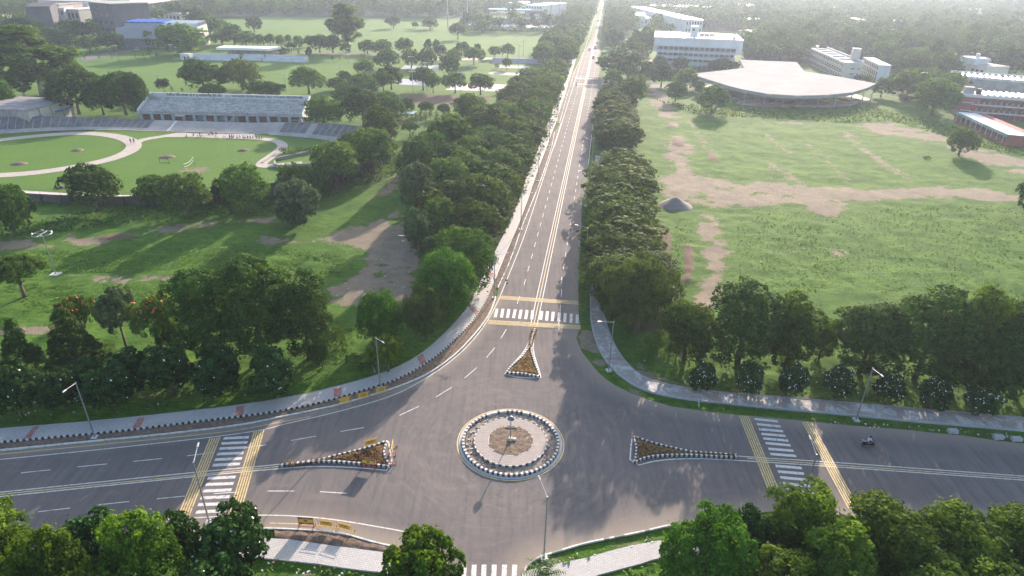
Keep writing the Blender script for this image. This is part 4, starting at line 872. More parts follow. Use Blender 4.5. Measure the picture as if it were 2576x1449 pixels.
for pts, w_ in (([(-120,378),(-60,362),(0,352),(100,341),(200,334.5),(260,337.5),(310,346),(335,358),(338,370),(325,382),(290,397),(240,410),(160,425),(80,436),(0,441),(-100,447)], 4.6), ([(338,366),(342,357),(370,349),(400,345),(430,340),(455,335),(470,340),(520,343),(560,345),(620,347),(680,351),(706,358),(713,368),(702,380),(682,394),(660,408),(655,420),(700,415),(760,410)], 3.4)):
    ribbon(mb, resample(smoothpts(GP(pts)), 1.5), w_, .03 if w_ > 4 else .035)
mb.poly(GP([(400,345),(455,334),(500,336),(640,338),(640,347),(470,345)]), .04)
struct(mb.obj('infield_paths', pm))
stone = mat('rubble_stone', (.3, .27, .26), .9, .35, 4, bump=.6)
t = thing('garden_wall', 'low curved rubble wall of the sunken garden at the right end of the infield', 'wall', (*G(720, 395), 0)); o0 = G(720, 395)
for pts, h in (([(692,412),(690,418),(705,424),(740,421),(790,417),(830,420)], 1.0), ([(695,404),(720,398),(760,390),(800,382),(830,376)], .9), ([(660,410),(675,400),(690,388),(704,376)], .35)):
    p = [Vector((a-o0[0], b-o0[1])) for a, b in smoothpts(GP(pts))]; k = MB(); p = resample(p, 1.0); a = offs(p, .22); b_ = offs(p, -.22)
    k.add([(*q, -.1) for q in a]+[(*q, -.1) for q in b_]+[(*q, h) for q in a]+[(*q, h) for q in b_], sum([[(i, i+1, 2*len(p)+i+1, 2*len(p)+i), (len(p)+i+1, len(p)+i, 3*len(p)+i, 3*len(p)+i+1), (2*len(p)+i, 2*len(p)+i+1, 3*len(p)+i+1, 3*len(p)+i)] for i in range(len(p)-1)], []))
    k.obj('wall', stone, t)
for i, (x, y) in enumerate([(48,412),(195,378),(421,395),(612,378),(153,472)]):
    X1, Y1 = G(x, y); k = MB(); r = random.Random(i); pr_ = [(2.2, -.05), (1.6, .22), (.8, .42), (.05, .55)]
    k.lathe(pr_, n=14); o = k.obj('soil_mound', soil, None, (X1, Y1, 0), True); o.scale = (r.uniform(.8, 1.2), r.uniform(.6, .9), 1)
    tag(o, 'small heap of brown soil '+['at the far left of the left lawn','on the left lawn inside the path loop','in the middle of the infield beside the net','near the right end of the infield','at the near edge of the track beside the tree'][i], 'soil heap', 'soil heaps on the infield')
# net and goal
X1, Y1 = G(466, 434)
t = thing('volleyball_net', 'slack white net between two poles over the sand patch on the infield', 'net', (X1, Y1, 0)); e = Vector(G(491, 415))-Vector((X1, Y1))
MB().tube((0, 0, 0), (0, 0, 2.6), .06).obj('post', steel, t); MB().tube((e.x, e.y, 0), (e.x, e.y, 2.6), .06).obj('post', steel, t)
k = MB(); pts = [(e.x*i/8, e.y*i/8, 2.5-.5*math.sin(math.pi*i/8)) for i in range(9)]; k.path(pts, .05); k.path([(a, b, c-.8) for a, b, c in pts], .04)
k.obj('net_tapes', white, t)
t = thing('goal_frame', 'small bare goal frame on the infield lawn', 'goal', (*G(403, 412), 0)); MB().path([(0,0,0),(0,0,1.5),(2.6,0,1.5),(2.6,0,0)], .05).path([(0,0,.05),(0,1,.05),(2.6,1,.05),(2.6,0,.05)], .05).obj('frame', dark, t)
# people and bicycles by the track
gpp = 'people resting beside the track'
ORD = 'first second third fourth fifth sixth seventh eighth ninth tenth eleventh twelfth thirteenth fourteenth fifteenth sixteenth seventeenth eighteenth nineteenth twentieth'.split()
person('person in dark clothes walking on the infield path, left of the pair', (*G(330, 361), .05), R(170), 'stand', (.08,.09,.14), (.05,.05,.07), 'pair walking on the infield path')
person('person in a blue shirt walking on the infield path, right of the pair', (*G(338, 361), .05), R(190), 'stand', (.08,.14,.3), (.12,.1,.1), 'pair walking on the infield path')
cl = [((.35,.08,.1),'red'),((.05,.06,.1),'navy'),((.5,.5,.5),'grey'),((.3,.3,.34),'slate'),((.45,.42,.2),'yellow'),((.06,.2,.1),'green'),((.6,.6,.62),'white')]
spot = [(471,344,2),(488,341,3),(526,338,6),(531,336,0),(537,338,0),(545,338,1),(578,345,1),(583,345,1),(589,345,0),(598,346,6),(604,346,2),(612,347,3),(618,347,2),(624,347,1),(630,347,3),(636,347,2),(647,348,0),(653,348,5),(659,348,4)]
for i, (x, y, c) in enumerate(spot):
    person('person in a %s top sitting, %s from the left of the resting cyclists' % (cl[c][1], ORD[i]), (*G(x, y+1), .04), R(150+23*(i % 4)), 'sit', cl[c][0], (.06,.06,.08), gpp)
person('person in black bending over a bicycle beside the track', (*G(504, 345), .04), R(80), 'stand', (.03,.03,.04), (.04,.04,.05))
def make_bike(label, loc, rz):
    t = thing('bicycle', label, 'bicycle', loc, rz, 'bicycles parked beside the track')
    for x in (-.52, .52):
        w = MB().torus((x, 0, .34), .33, .02, 'Y', 22, 5)
        w.obj('wheel', dark, t)
    MB().path([(-.52,0,.34),(-.15,0,.8),(.38,0,.82),(-.05,0,.32),(-.52,0,.34)], .025).path([(-.05,0,.32),(-.2,0,.9)], .025).path([(.52,0,.34),(.4,0,.95)], .025).obj('frame', redm, t)
    MB().bev(-.32,-.08,-.06,.06,.9,.95,.01).obj('saddle', dark, t); MB().tube((.4,-.2,.97),(.4,.2,.97),.02).obj('handlebar', dark, t)
for i, (x, y, a) in enumerate([(500,346,.1),(508,345,-.2),(545,349,.05),(565,349,.2),(583,350,-.1)]): make_bike(['first','second','third','fourth','fifth'][i]+' bicycle from the left in the row by the track', (*G(x, y), .05), a)
# ---------------------------------------------------------------- grandstand of the track
A = Vector(G(352, 303)); B = Vector(G(762, 312.5)); L = (B-A).length; az = math.atan2((B-A).y, (B-A).x)
t = thing('grandstand', 'weathered white concrete grandstand with lettering along its back wall, behind the cycling track', 'grandstand', (A.x, A.y, 0), az)
bk = Vector((-math.sin(az), math.cos(az)))*12.0; mid = (A+B)/2+bk; HB = HW(mid.x, mid.y, 236); Dp = 12.0; z0 = 3.0
stain = mat('stained_terrace', (.42, .42, .42), .85, .45, 1.8, col2=(.27, .265, .26), s2=.5, lo=.42, hi=.62)
k = MB(); n_ = 9; zt = HB-1.6
for i in range(n_):
    ya, yb_ = .6+i*(Dp-1.4)/n_, Dp-.8; za = z0+.3+i*(zt-z0-.3)/n_; k.box(.4, L-.4, ya, yb_, za-.02 if i else z0-.2, za+(zt-z0-.3)/n_)
k.obj('terrace_steps', stain, t)
MB().box(.1, L-.1, Dp-.8, Dp-.3, 0, HB).obj('back_wall', whitewall, t)
for x0, x1 in ((-.25, .12), (L-.12, L+.25)): MB().add([(x, y, z) for x in (x0, x1) for y, z in ((0, z0-.3), (Dp, 0), (Dp, HB), (Dp-.8, HB+.1), (-.2, z0+1.0))], [(0,1,2,3,4), (9,8,7,6,5)]+[(i, 5+i, 5+(i+1) % 5, (i+1) % 5) for i in range(5)]).obj('side_wall', whitewall, t)
MB().box(-1.5, L+.6, -.9, .7, z0-.35, z0).obj('deck_slab', concrete, t)
doorm = mat('rust_door', (.09, .04, .035), .8, .2, 3); blu = mat('pale_blue_wall', (.38, .43, .5), .8, .1, 1)
MB().box(.3, L-.3, 2.2, 2.5, 0, z0-.35).obj('rear_wall', blu, t)
nb = 15
for i in range(nb+1):
    x = .8+i*(L-1.6)/nb; MB().box(x-.55, x+.55, .1, .6, 0, z0-.36).obj('pier', blu, t)
for i in range(nb):
    if i in (5, 7): continue
    x = .8+(i+.5)*(L-1.6)/nb; MB().box(x-1.35, x+1.35, .35, .45, .05, z0-.45).obj('door', doorm, t)
k = MB()
for i in range(40): k.tube((i*L/39, -.8, z0), (i*L/39, -.8, z0+.9), .03, .03, 4)
for z in (.45, .9): k.tube((0, -.8, z0+z), (L, -.8, z0+z), .03, .03, 4)
k.obj('railing', mat('rail_grey', (.12, .12, .13), .6), t)
k = MB()
for i in range(9): k.box(L*.55+i*.35, L*.55+.35+i*.35, -2.2, -.95, 0, .35*(i+1) if False else .33*(i+1))
k.obj('staircase', concrete, t); MB().box(L*.24, L*.3, -3.2, -.9, z0-.5, z0-.3).box(L*.24, L*.245, -3.1, -2.9, 0, z0-.5).box(L*.295, L*.3, -3.1, -2.9, 0, z0-.5).obj('porch', concrete, t)
MB().box(L-3.0, L+.5, -2.0, -.9, z0-1.3, z0-1.1).obj('side_landing', concrete, t)
lt = mat('lettering_black', (.02, .02, .025), .6)
bw = [c for c in t.children if c.name.startswith('back_wall')][0]
text('ਦੇਵਿੰਦਰ ਸਿੰਘ ਬਾਂਸਲ ਪੀ ਏ ਯੂ ਸਾਈਕਲਿੰਗ ਵੈਲੋਡਰੋਮ', 1.25, lt, .02, 'lettering', bw, (L*.275, Dp-.84, HB-.72), bold=.02)
text('DEVINDER SINGH BANSAL PAU CYCLING VELODROME', 1.12, lt, .02, 'lettering', bw, (L*.735, Dp-.84, HB-.72), bold=.02)
k = MB().torus((L*.475, Dp-.85, HB-.95), .42, .06, 'Y', 16, 4).torus((L*.475+1.1, Dp-.85, HB-.95), .42, .06, 'Y', 16, 4).path([(L*.475, Dp-.85, HB-.95), (L*.475+.5, Dp-.85, HB-.3), (L*.475+1.1, Dp-.85, HB-.95)], .07); k.obj('cyclist_emblem', mat('emblem_blue', (.1, .2, .35), .5), bw)
MB().box(L+.26, L+.3, Dp*.35, Dp*.75, 2.2, 3.5).obj('green_board', gb, t)
# ---------------------------------------------------------------- football stand
def frame(fl, fr, H=0.0):
    a, b_ = Vector(G(*fl, H)), Vector(G(*fr, H)); return a, math.atan2((b_-a).y, (b_-a).x), (b_-a).length
def local(a, az, p): d = Vector(p)-a; return (d.x*math.cos(az)+d.y*math.sin(az), -d.x*math.sin(az)+d.y*math.cos(az))
for fl, fr, lb, nst in (((477,150.5),(595,153.5),'long white terrace steps left of the roofed football stand',5),((606,152),(657,153.5),'short white terrace steps in front of the roofed stand',5),((661,154),(768,158),'long white terrace steps right of the roofed football stand',5)):
    a, az, Lx = frame(fl, fr); t = thing('terrace', lb, 'terrace', (a.x, a.y, 0), az, 'white terraces round the football ground'); k = MB()
    for i in range(nst): k.box(0, Lx, i*.8, 4.8, 0 if i == 0 else i*.42+.001, (i+1)*.42)
    k.obj('steps', whitewall, t); MB().box(0, Lx, 4.8, 5.1, 0, 3.3).obj('back_wall', whitewall, t); MB().box(Lx-.2, Lx+.05, 0, 4.8, 0, 2.2).obj('end_wall', cream, t)
a, az, Lx = frame((600,147), (690,149)); t = thing('football_stand', 'open stand with a flat white roof on posts beyond the football field', 'stand', (a.x, a.y, 0), az)
hz = HW(a.x, a.y, 125); MB().hexa([(-12, -2, hz), (Lx-2, -2, hz), (Lx+2, 9, hz), (-12, 9, hz)], [(-12, -2, hz+1.3), (Lx-2, -2, hz+1.3), (Lx+2, 9, hz+1.3), (-12, 9, hz+1.3)]).obj('roof', roofwhite, t)
MB().box(-10, Lx, 8.4, 8.8, 0, hz-1.2).obj('back_wall', concrete, t)
for i in range(9): MB().tube((-10+i*(Lx+10)/8, 0, 0), (-10+i*(Lx+10)/8, 0, hz), .14, .14, 8).obj('post', steel, t)
a, az, Lx = frame((455,151), (477,152)); t = thing('hut', 'little white flat roofed hut at the corner of the football field', 'hut', (a.x, a.y, 0), az)
MB().box(0, Lx, 0, 4, 0, 3.4).obj('wall', whitewall, t); MB().box(-.2, Lx+.2, -.2, 4.2, 3.4, 3.6).obj('roof', roofwhite, t); MB().box(Lx*.4, Lx*.55, -.04, .02, 0, 2.2).obj('door', dark, t)
# ---------------------------------------------------------------- courts, pitches and far drives
bl = mat('court_blue', (.2, .24, .33), .7, .08, 2, col2=(.3, .3, .33), s2=.2); cw = mat('court_white', (.52, .46, .44), .7, .06, 2, col2=(.42, .36, .34), s2=.2)
for nm, q_, m in (('blue_court', [(988,212),(1014,198.5),(1105,204),(1092,217)], bl), ('far_blue_court', [(1006,174),(1018,165),(1106,165),(1102,177)], bl), ('white_court', [(1120,226),(1140,213),(1234,212),(1299,214),(1288,231)], cw),
  ('sand_court', [(1240,167),(1255,164),(1335,166),(1333,173),(1262,171)], pm), ('net_court', [(1226,184),(1240,181),(1322,184),(1314,190),(1240,189)], pm), ('hockey_turf', [(1163,56),(1420,61),(1412,74),(1168,69)], mat('hockey_blue', (.12, .2, .45), .7, .08, .5)),
  ('drive', [(200,146),(330,121),(440,108),(448,112),(350,126),(240,148),(215,156)], am), ('far_drive', [(900,134),(1100,139),(1100,143),(880,139),(700,132),(700,129)], am), ('field_track', [(1080,146),(1220,145),(1440,149),(1440,153),(1220,151),(1080,152)], pm),
  ('campus_path', [(1640,122),(1560,120),(1520,117),(1522,120.5),(1560,124),(1640,126)], concrete), ('side_road', [(1640,211),(1720,217),(1860,222),(1860,228),(1720,224),(1640,222)], am), ('forecourt', [(1600,150),(1640,150),(1640,160),(1600,162)], pm)):
    k = MB(); k.poly(GP(q_), .03); struct(k.obj(nm, m))
a, az, Lx = frame((1237,159), (1363,161)); t = thing('bleachers', 'low grey bleacher steps between courts and football field left of the long road', 'bleachers', (a.x, a.y, 0), az); k = MB()
for i in range(6): k.box(i*.1, Lx, i*1.1, 7, 0 if i == 0 else i*.4+.001, (i+1)*.4)
k.obj('steps', mat('bleacher_grey', (.38, .37, .39), .85), t)
a, az, Lx = frame((1020,303), (1041,303)); t = thing('shelter', 'small shelter with a flat white and blue roof in front of the clipped cypresses', 'shelter', (a.x, a.y, 0), az)
hz = 2.6; MB().hexa([(-1.5, -.5, hz), (Lx, -.5, hz), (Lx+1.2, 2.5, hz+.3), (0, 2.5, hz+.3)], [(-1.5, -.5, hz+.12), (Lx, -.5, hz+.12), (Lx+1.2, 2.5, hz+.42), (0, 2.5, hz+.42)]).obj('roof', mat('pale_blue_roof', (.45, .6, .75), .4), t)
for x in (0, Lx-.4): MB().tube((x, 0, 0), (x, 0, hz), .08).obj('post', dark, t)
# ---------------------------------------------------------------- floodlight poles
def tpole(b_, ty, label, hd=3.2, grp='floodlight poles round the courts'):
    x, y = G(*b_); h = HT(b_[0], b_[1], ty); t = thing('floodlight_pole', label, 'floodlight', (x, y, 0), .05, grp)
    MB().tube((0, 0, 0), (0, 0, h), .14, .09, 8).obj('pole', steel, t)
    k = MB().tube((-hd/2, 0, h), (hd/2, 0, h), .06).obj('crossbar', steel, t)
    for i in range(4): MB().box(-.25, .25, -.15, .15, 0, .35).obj('floodlight', lampm, t, (-hd/2+.3+i*(hd-.6)/3, 0, h-.1))
for i, (b_, ty) in enumerate([((961,169),142),((995,167),126),((1035.5,190),143),((1063.5,171),129),((1074,229),158),((1040,247),180),((1160,243),183),((1185.5,186),161),((1263.5,175),113),((1276,144),103),((1304.5,176),113.5),((1316,141),103.5)]):
    tpole(b_, ty, 'tall floodlight pole with a crossbar of lamps, %s from the left among the courts' % ORD[i])
for b_, ty, lb in (((297.5,152.5),115,'beside the cypress saplings at the far left'),((436,149.5),112,'left of the white hut'),((878,160),122,'in front of the far fence behind the football field'),((734.5,156.5),120,'in front of the right terrace'),((720,229),186,'just behind the grandstand at its right end'),((856,190),169,'on the football field right of the round pale tree'),((399,210),186,'on the near side of the football field at the left')):
    tpole(b_, ty, 'slim floodlight pole '+lb, 2.2, 'floodlight poles round the football field')
for (x, y), lb in (((1127,72),'left of the hockey stand'),((1176,52),'behind the hockey turf'),((1384,79),'at the right end of the hockey turf'),((1406,60),'thin, far behind the hockey turf')):
    X1, Y1 = G(x, y); t = thing('light_mast', 'very tall grey light mast '+lb, 'light mast', (X1, Y1, 0), 0, 'tall masts of the hockey ground')
    MB().tube((0, 0, 0), (0, 0, 46), .55, .3, 10).obj('pole', steel, t); MB().box(-3, 3, -.4, .4, 44, 48).obj('lamp_rack', lampm, t)
# ---------------------------------------------------------------- fences
def fence(pts, h, label, m, step=3.0, net=False):
    w = resample(GP(pts), step); c = w[0]; t = thing('fence', label, 'fence', (c.x, c.y, 0)); k = MB(); w = [p-c for p in w]
    for p in w: k.tube((p.x, p.y, 0), (p.x, p.y, h), .035, .035, 4)
    k.obj('posts', m, t)
    k = MB()
    for z in ([h*.98, h*.5, .15] if not net else [h*.98, h*.85, h*.7, h*.55, h*.4, h*.25, .1]): k.path([(p.x, p.y, z) for p in w], .018, 3)
    k.obj('rails', m, t)
fm = mat('fence_grey', (.22, .23, .24), .6)
fence([(210,157),(300,152.5),(440,149.5),(455,150)], 1.8, 'thin wire fence along the far left edge of the football field', fm)
fence([(768,157.5),(880,160),(900,160)], 2.2, 'wire fence right of the white terraces', fm)
fence([(385,231),(450,229),(560,230),(700,226),(800,224),(860,226)], 1.8, 'wire fence on the near side of the football field', fm)
fence([(1255,265),(1262,250),(1275,232)], 3.5, 'sagging blue net fence beside the brown court', mat('net_blue', (.16, .3, .36), .7), 2.0, True)
fence([(1166,180),(1180,170),(1190,165)], 3.5, 'sagging blue net fence beyond the white court', mat('net_blue', (.16, .3, .36), .7), 2.0, True)
fence([(1300,152),(1440,152)], 1.4, 'low fence at the near edge of the far football field', fm)
# signboard
X1, Y1 = G(709, 231); t = thing('scoreboard', 'black scoreboard on posts behind the grandstand', 'scoreboard', (X1, Y1, 0)); MB().box(-2.2, 2.2, -.1, .1, 1.6, 3.4).obj('board', dark, t)
for x in (-1.8, 1.8): MB().tube((x, 0, 0), (x, 0, 1.7), .06).obj('post', steel, t)
# ---------------------------------------------------------------- buildings
def bsetup(name, label, fl, fr, bl_, H):
    a, az, Lx = frame(fl, fr, H); q_ = local(a, az, G(*bl_, H)); return thing(name, label, 'building', (a.x, a.y, 0), az), Lx, max(4, q_[1])
def winrow(t, x0, x1, n_, z0_, z1_, y=0.0, wf=.6, m=glassd, fr_=None, name='window'):
    w_ = (x1-x0)/n_
    for i in range(n_):
        cx_ = x0+(i+.5)*w_
        o = MB().box(cx_-w_*wf/2, cx_+w_*wf/2, y-.06, y+.04, z0_, z1_).obj(name, m, t)
# white four storey block
H_ = 17.0; t, Lx, Dy = bsetup('office_block', 'white four storey block with open galleries and roof skylights right of the long road', (1646.5,95), (1870.5,104), (1637,79), H_)
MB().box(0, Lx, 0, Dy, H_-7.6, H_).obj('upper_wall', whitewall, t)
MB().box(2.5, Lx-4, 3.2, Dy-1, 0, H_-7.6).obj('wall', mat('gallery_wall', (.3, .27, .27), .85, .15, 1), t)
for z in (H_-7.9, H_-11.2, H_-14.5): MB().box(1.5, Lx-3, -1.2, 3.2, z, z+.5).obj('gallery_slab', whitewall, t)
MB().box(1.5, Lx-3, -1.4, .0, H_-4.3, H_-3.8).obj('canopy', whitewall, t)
MB().box(2.4, Lx-3.4, -.2, -.005, H_-7.2, H_-4.4).obj('gallery_shade_panel', mat('gallery_shade', (.12, .115, .12), .8, .3, 2), t)  # dark slab: the shade of the gallery recess is put into its colour
nb = 15
for i in range(nb+1):
    x = 3+i*(Lx-6.5)/nb
    for z0_, z1_ in ((H_-7.4, H_-4.3), (H_-10.7, H_-7.9), (H_-14, H_-11.2), (0, H_-14.5)): MB().box(x-.14, x+.14, -1.1, -.7, z0_, z1_).obj('column', whitewall, t)
pp = mat('parapet_grey', (.4, .4, .42), .8)
for i in range(nb):
    x = 3+(i+.5)*(Lx-6.5)/nb; w_ = (Lx-6.5)/nb*.44
    for z in (H_-10.7, H_-14): MB().box(x-w_, x+w_, 3.1, 3.19, z+1.0, z+2.6).obj('window', glassd, t)
    MB().box(x-w_, x+w_, -.26, -.21, H_-6.2, H_-4.7).obj('window', glassd, t)
for z in (H_-7.4, H_-10.7, H_-14): MB().box(2, Lx-3.2, -.62, -.5, z, z+1.0).obj('parapet', pp, t)
MB().box(-.3, Lx+.2, -.2, .3, H_, H_+.5).box(-.3, Lx+.2, Dy-.3, Dy+.2, H_, H_+.5).box(-.3, .2, .3, Dy-.3, H_, H_+.5).box(Lx-.3, Lx+.2, .3, Dy-.3, H_, H_+.5).obj('roof_edge', whitewall, t)
def ridges(nm, x0, x1, y0, y1, z, step, t, m=roofwhite, h=.9):
    k = MB(); x = x0
    while x < x1-step*.5: k.add([(x, y0, z), (x+step*.92, y0, z), (x+step*.46, y0, z+h), (x, y1, z), (x+step*.92, y1, z), (x+step*.46, y1, z+h)], [(0, 1, 2), (5, 4, 3), (0, 2, 5, 3), (1, 4, 5, 2)]); x += step
    return k.obj(nm, m, t)
ridges('skylights', 1.5, Lx*.33, 1.5, Dy*.42, H_+.02, 1.7, t); ridges('skylights', 1.5, Lx*.33, Dy*.52, Dy-1.5, H_+.02, 1.7, t); ridges('skylights', Lx*.36, Lx*.64, 1, Dy*.3, H_+.02, 1.7, t)
ridges('skylights', Lx*.45, Lx*.8, Dy*.7, Dy-1, H_+.02, 1.7, t); ridges('skylights', Lx*.66, Lx-3, .8, Dy-2, H_+.02, 1.7, t)
MB().box(Lx*.42, Lx*.5, Dy*.35, Dy*.6, H_, H_+6).box(Lx*.43, Lx*.46, Dy*.35-.1, Dy*.35-.02, H_+3.6, H_+4.8, 1).obj('stair_tower', [whitewall, glassd], t)
for i in range(3): MB().bev(Lx*(.54+.06*i), Lx*(.58+.06*i), Dy*.5, Dy*.65, H_, H_+1.6, .3).obj('roof_vent', pp, t)
MB().box(Lx*.4, Lx*.55, -4.5, -1.5, 2.2, 4.2).obj('green_porch', mat('pale_green', (.25, .5, .34), .6), t)
MB().tube((Lx-5, 4, H_), (Lx-5, 4, H_+2.2), .9, .9, 10).tube((Lx-8, 2, H_), (Lx-8, 2, H_+3), .15).obj('water_tank', lampm, t)
# fan shaped roof on steel columns
RZ = 6.4
rp_ = [(1737,186),(1872,171),(1860.5,150),(2004.5,156),(2023,179),(2107,192),(2204.5,210),(2182,221),(2144.5,232),(2082,238.5),(2007,240.5),(1932,236),(1870,225),(1838,217),(1788,202)]
w = GP(rp_, RZ); c = Vector((sum(p[0] for p in w)/len(w), sum(p[1] for p in w)/len(w)))
t = thing('fan_shaped_pavilion', 'huge white fan shaped roof on slim steel columns beside the meadow', 'pavilion', (c.x, c.y, 0)); wl = [(p[0]-c.x, p[1]-c.y) for p in w]
k = MB(); k.prism(wl, RZ-.5, RZ)
fr_ = mat('fan_roof', (.48, .46, .42), 1.0, .04, 1.0, col2=(.44, .41, .38), s2=.1, spec=0.0); k.obj('roof', fr_, t)
ed = [wl[0]]+wl[-1:5:-1]; k = MB(); p = [Vector(q_) for q_ in smoothpts(ed, it=1)]
p = resample(p, 2.0); a_ = offs(p, .5); b_ = offs(p, -.5); nn_ = len(p)
k.add([(*q_, RZ-1.5) for q_ in p]+[(*q_, RZ-.02) for q_ in a_]+[(*q_, RZ-.02) for q_ in b_], [(i, i+1, nn_+i+1, nn_+i) for i in range(nn_-1)]+[(i+1, i, 2*nn_+i, 2*nn_+i+1) for i in range(nn_-1)]); k.obj('fascia_beam', mat('beam_grey', (.3, .31, .33), .6, .1, 2), t)
cm_ = mat('column_grey', (.25, .28, .33), .6)
for x, y in ((1790,240),(1826,252),(1870,265),(1920,267.5),(1967,269.5),(2012,270.5),(2054,271.5),(2096,274),(2136,269.5),(2166,262.5),(2187,262),(1800,228),(1900,215),(2060,215),(2120,240),(1980,205)):
    q_ = Vector(G(x, y))-c; MB().tube((q_.x, q_.y, -.1), (q_.x, q_.y, RZ-.6), .22, .22, 8).obj('column', cm_, t)
fl_ = mat('warm_paving', (.5, .42, .37), .8, .08, 1, col2=(.42, .34, .3), s2=.2)
k = MB(); k.poly(GP([(1745,232),(1800,206),(1960,195),(2100,218),(2190,250),(2140,266),(2090,271),(2010,272),(1930,270),(1870,264),(1800,248)]), .05); struct(k.obj('pavilion_floor', fl_))
for i, pts in enumerate(([(1840,247),(1890,259),(1960,266),(2040,268),(2110,267),(2170,257)], [(1865,238),(1900,247),(1950,252),(1985,248)], [(2030,252),(2058,256)])):
    k = MB(); o0 = G(*pts[0]); p = resample([Vector(q_)-Vector(o0) for q_ in smoothpts(GP(pts))], 2.0); a_ = offs(p, .2); b_ = offs(p, -.2); nn_ = len(p); hh = (.5, 1.0, 1.4)[i]
    k.add([(*q_, 0) for q_ in a_]+[(*q_, 0) for q_ in b_]+[(*q_, hh) for q_ in a_]+[(*q_, hh) for q_ in b_], sum([[(j, j+1, 2*nn_+j+1, 2*nn_+j), (nn_+j+1, nn_+j, 3*nn_+j, 3*nn_+j+1), (2*nn_+j, 2*nn_+j+1, 3*nn_+j+1, 3*nn_+j)] for j in range(nn_-1)], []))
    tag(k.obj('low_wall', mat('wall_tan', (.3, .24, .2), .85), None, (*o0, .05)), ['long curved kerb wall under the front edge of the fan shaped roof','curved waist high wall under the fan shaped roof','short straight dark wall under the fan shaped roof'][i], 'wall')
for i, (x, y) in enumerate([(1869+215-4,267.5),(1873+212,267.8),(1878+213,268.2)]): person('person sitting under the fan shaped roof, %s of three' % ('left','middle','right')[i], (*G(x-0, y-1), .06), R(170+10*i), 'sit', [(.3,.3,.34),(.5,.5,.52),(.1,.12,.2)][i], (.05,.05,.07), 'people sitting under the big roof')
# cream and red campus block with a tower
H_ = 9.6; t, Lx, Dy = bsetup('campus_block', 'cream three storey block with red bands and window strips behind the fan shaped roof', (2040,120.6), (2124,157.2), (2081,122), H_)
MB().box(0, Lx, 0, Dy, 0, H_).obj('wall', cream, t); MB().box(.4, Lx-.4, .4, Dy-.4, H_, H_+.02).obj('roof', roofgrey, t)
redb = mat('red_band', (.3, .09, .08), .8, .1, 2)
for z in (.9, 3.9): MB().box(.8, Lx-2, -.05, .0, z+.0, z+.7).obj('red_band', redb, t)
for z in (1.9, 4.9, 7.6): winrow(t, 2, Lx-2.5, 14, z, z+.85, 0, .62)
for z in (2.2, 5.2, 7.7): MB().box(Lx-2.2, Lx-.6, -.05, 0, z-.8, z+.6).obj('red_panel', redb, t)
for i in range(5): MB().box(Lx*(.12+.17*i), Lx*(.12+.17*i)+.5, Dy*.1, Dy*.75, H_+.02, H_+.7).obj('roof_beam', whitewall, t)
MB().box(0, Lx, Dy-.5, Dy, H_, H_+1.1).obj('roof_upstand', whitewall, t); MB().tube((3, 3, H_), (3, 3, H_+1.8), 1, 1, 12).obj('water_tank', lampm, t)
for z in (3.4, 6.2): MB().box(Lx, Lx+.05, Dy*.4, Dy*.6, z, z+.5).box(Lx, Lx+.05, Dy*.75, Dy*.85, z, z+.5).obj('side_window', glassd, t)
H_ = 15.5; t, Lx, Dy = bsetup('stair_tower', 'plain cream tower rising behind the red banded block', (2148,124), (2168,125), (2136,120), H_); MB().box(0, Lx, 0, 6, 0, H_).obj('wall', cream, t); MB().box(-.1, Lx+.1, -.1, 6.1, H_, H_+.3).obj('roof_edge', roofgrey, t); MB().box(-.05, 0, 1.5, 4, H_-5, H_-1.5).obj('louvre', glassd, t)
H_ = 9.0; t, Lx, Dy = bsetup('campus_wing', 'white campus wing with two rows of arched openings right of the cream tower', (2172,145), (2213,165), (2190,142), H_); MB().box(0, Lx, 0, Dy, 0, H_).obj('wall', whitewall, t); MB().box(-.2, Lx+.2, -.4, Dy+.2, H_, H_+.3).obj('roof', roofgrey, t)
for z in (.8, 3.8, 6.6): winrow(t, .5, Lx-.5, 9, z, z+1.7, 0, .5, mat('arch_opening', (.12, .1, .1), .9))
for z in (.2, 3.1): MB().box(.4, Lx-.4, -.05, 0, z, z+.5).obj('red_band', redb, t)
# right edge buildings
H_ = 8; t, Lx, Dy = bsetup('staff_block', 'cream block with a red door panel half hidden by trees at the right', (2341,127.5), (2380,134), (2362,126.5), H_); MB().box(0, Lx, 0, Dy, 0, H_).obj('wall', cream, t); MB().box(-.2, Lx+.2, -.2, Dy+.2, H_, H_+.3).obj('roof', roofgrey, t); winrow(t, .5, Lx*.35, 2, 4.5, 6.8, 0, .6, redb); winrow(t, Lx*.4, Lx-.5, 3, 4.8, 6.3)
H_ = 6.5; t, Lx, Dy = bsetup('link_wing', 'long low cream wing with tilted white roof panels at the right', (2380,140), (2458,152), (2384,132), H_); MB().box(0, Lx, 0, Dy, 0, H_).obj('wall', cream, t); MB().box(-.1, Lx+.1, -.1, Dy+.1, H_, H_+.2).obj('roof', roofgrey, t); ridges('roof_panels', Lx*.55, Lx-1, .6, Dy-.6, H_+.22, 2.6, t, h=.7); MB().tube((5, Dy-2, H_), (5, Dy-2, H_+2.4), 1.1, 1.1, 12).obj('water_tank', dark, t); winrow(t, Lx*.5, Lx-1, 6, 2.5, 4.3)
H_ = 10; t, Lx, Dy = bsetup('corner_block', 'cream flat roofed block with white water tanks on its roof at the right', (2484,168), (2541,167), (2462,152), H_); MB().box(0, Lx, 0, Dy, 0, H_).obj('wall', cream, t); MB().box(.3, Lx-.3, .3, Dy-.3, H_, H_+.05).obj('roof', roofgrey, t); MB().box(0, Lx*.6, Dy*.35, Dy*.8, H_+.05, H_+3.2).obj('roof_room', whitewall, t)
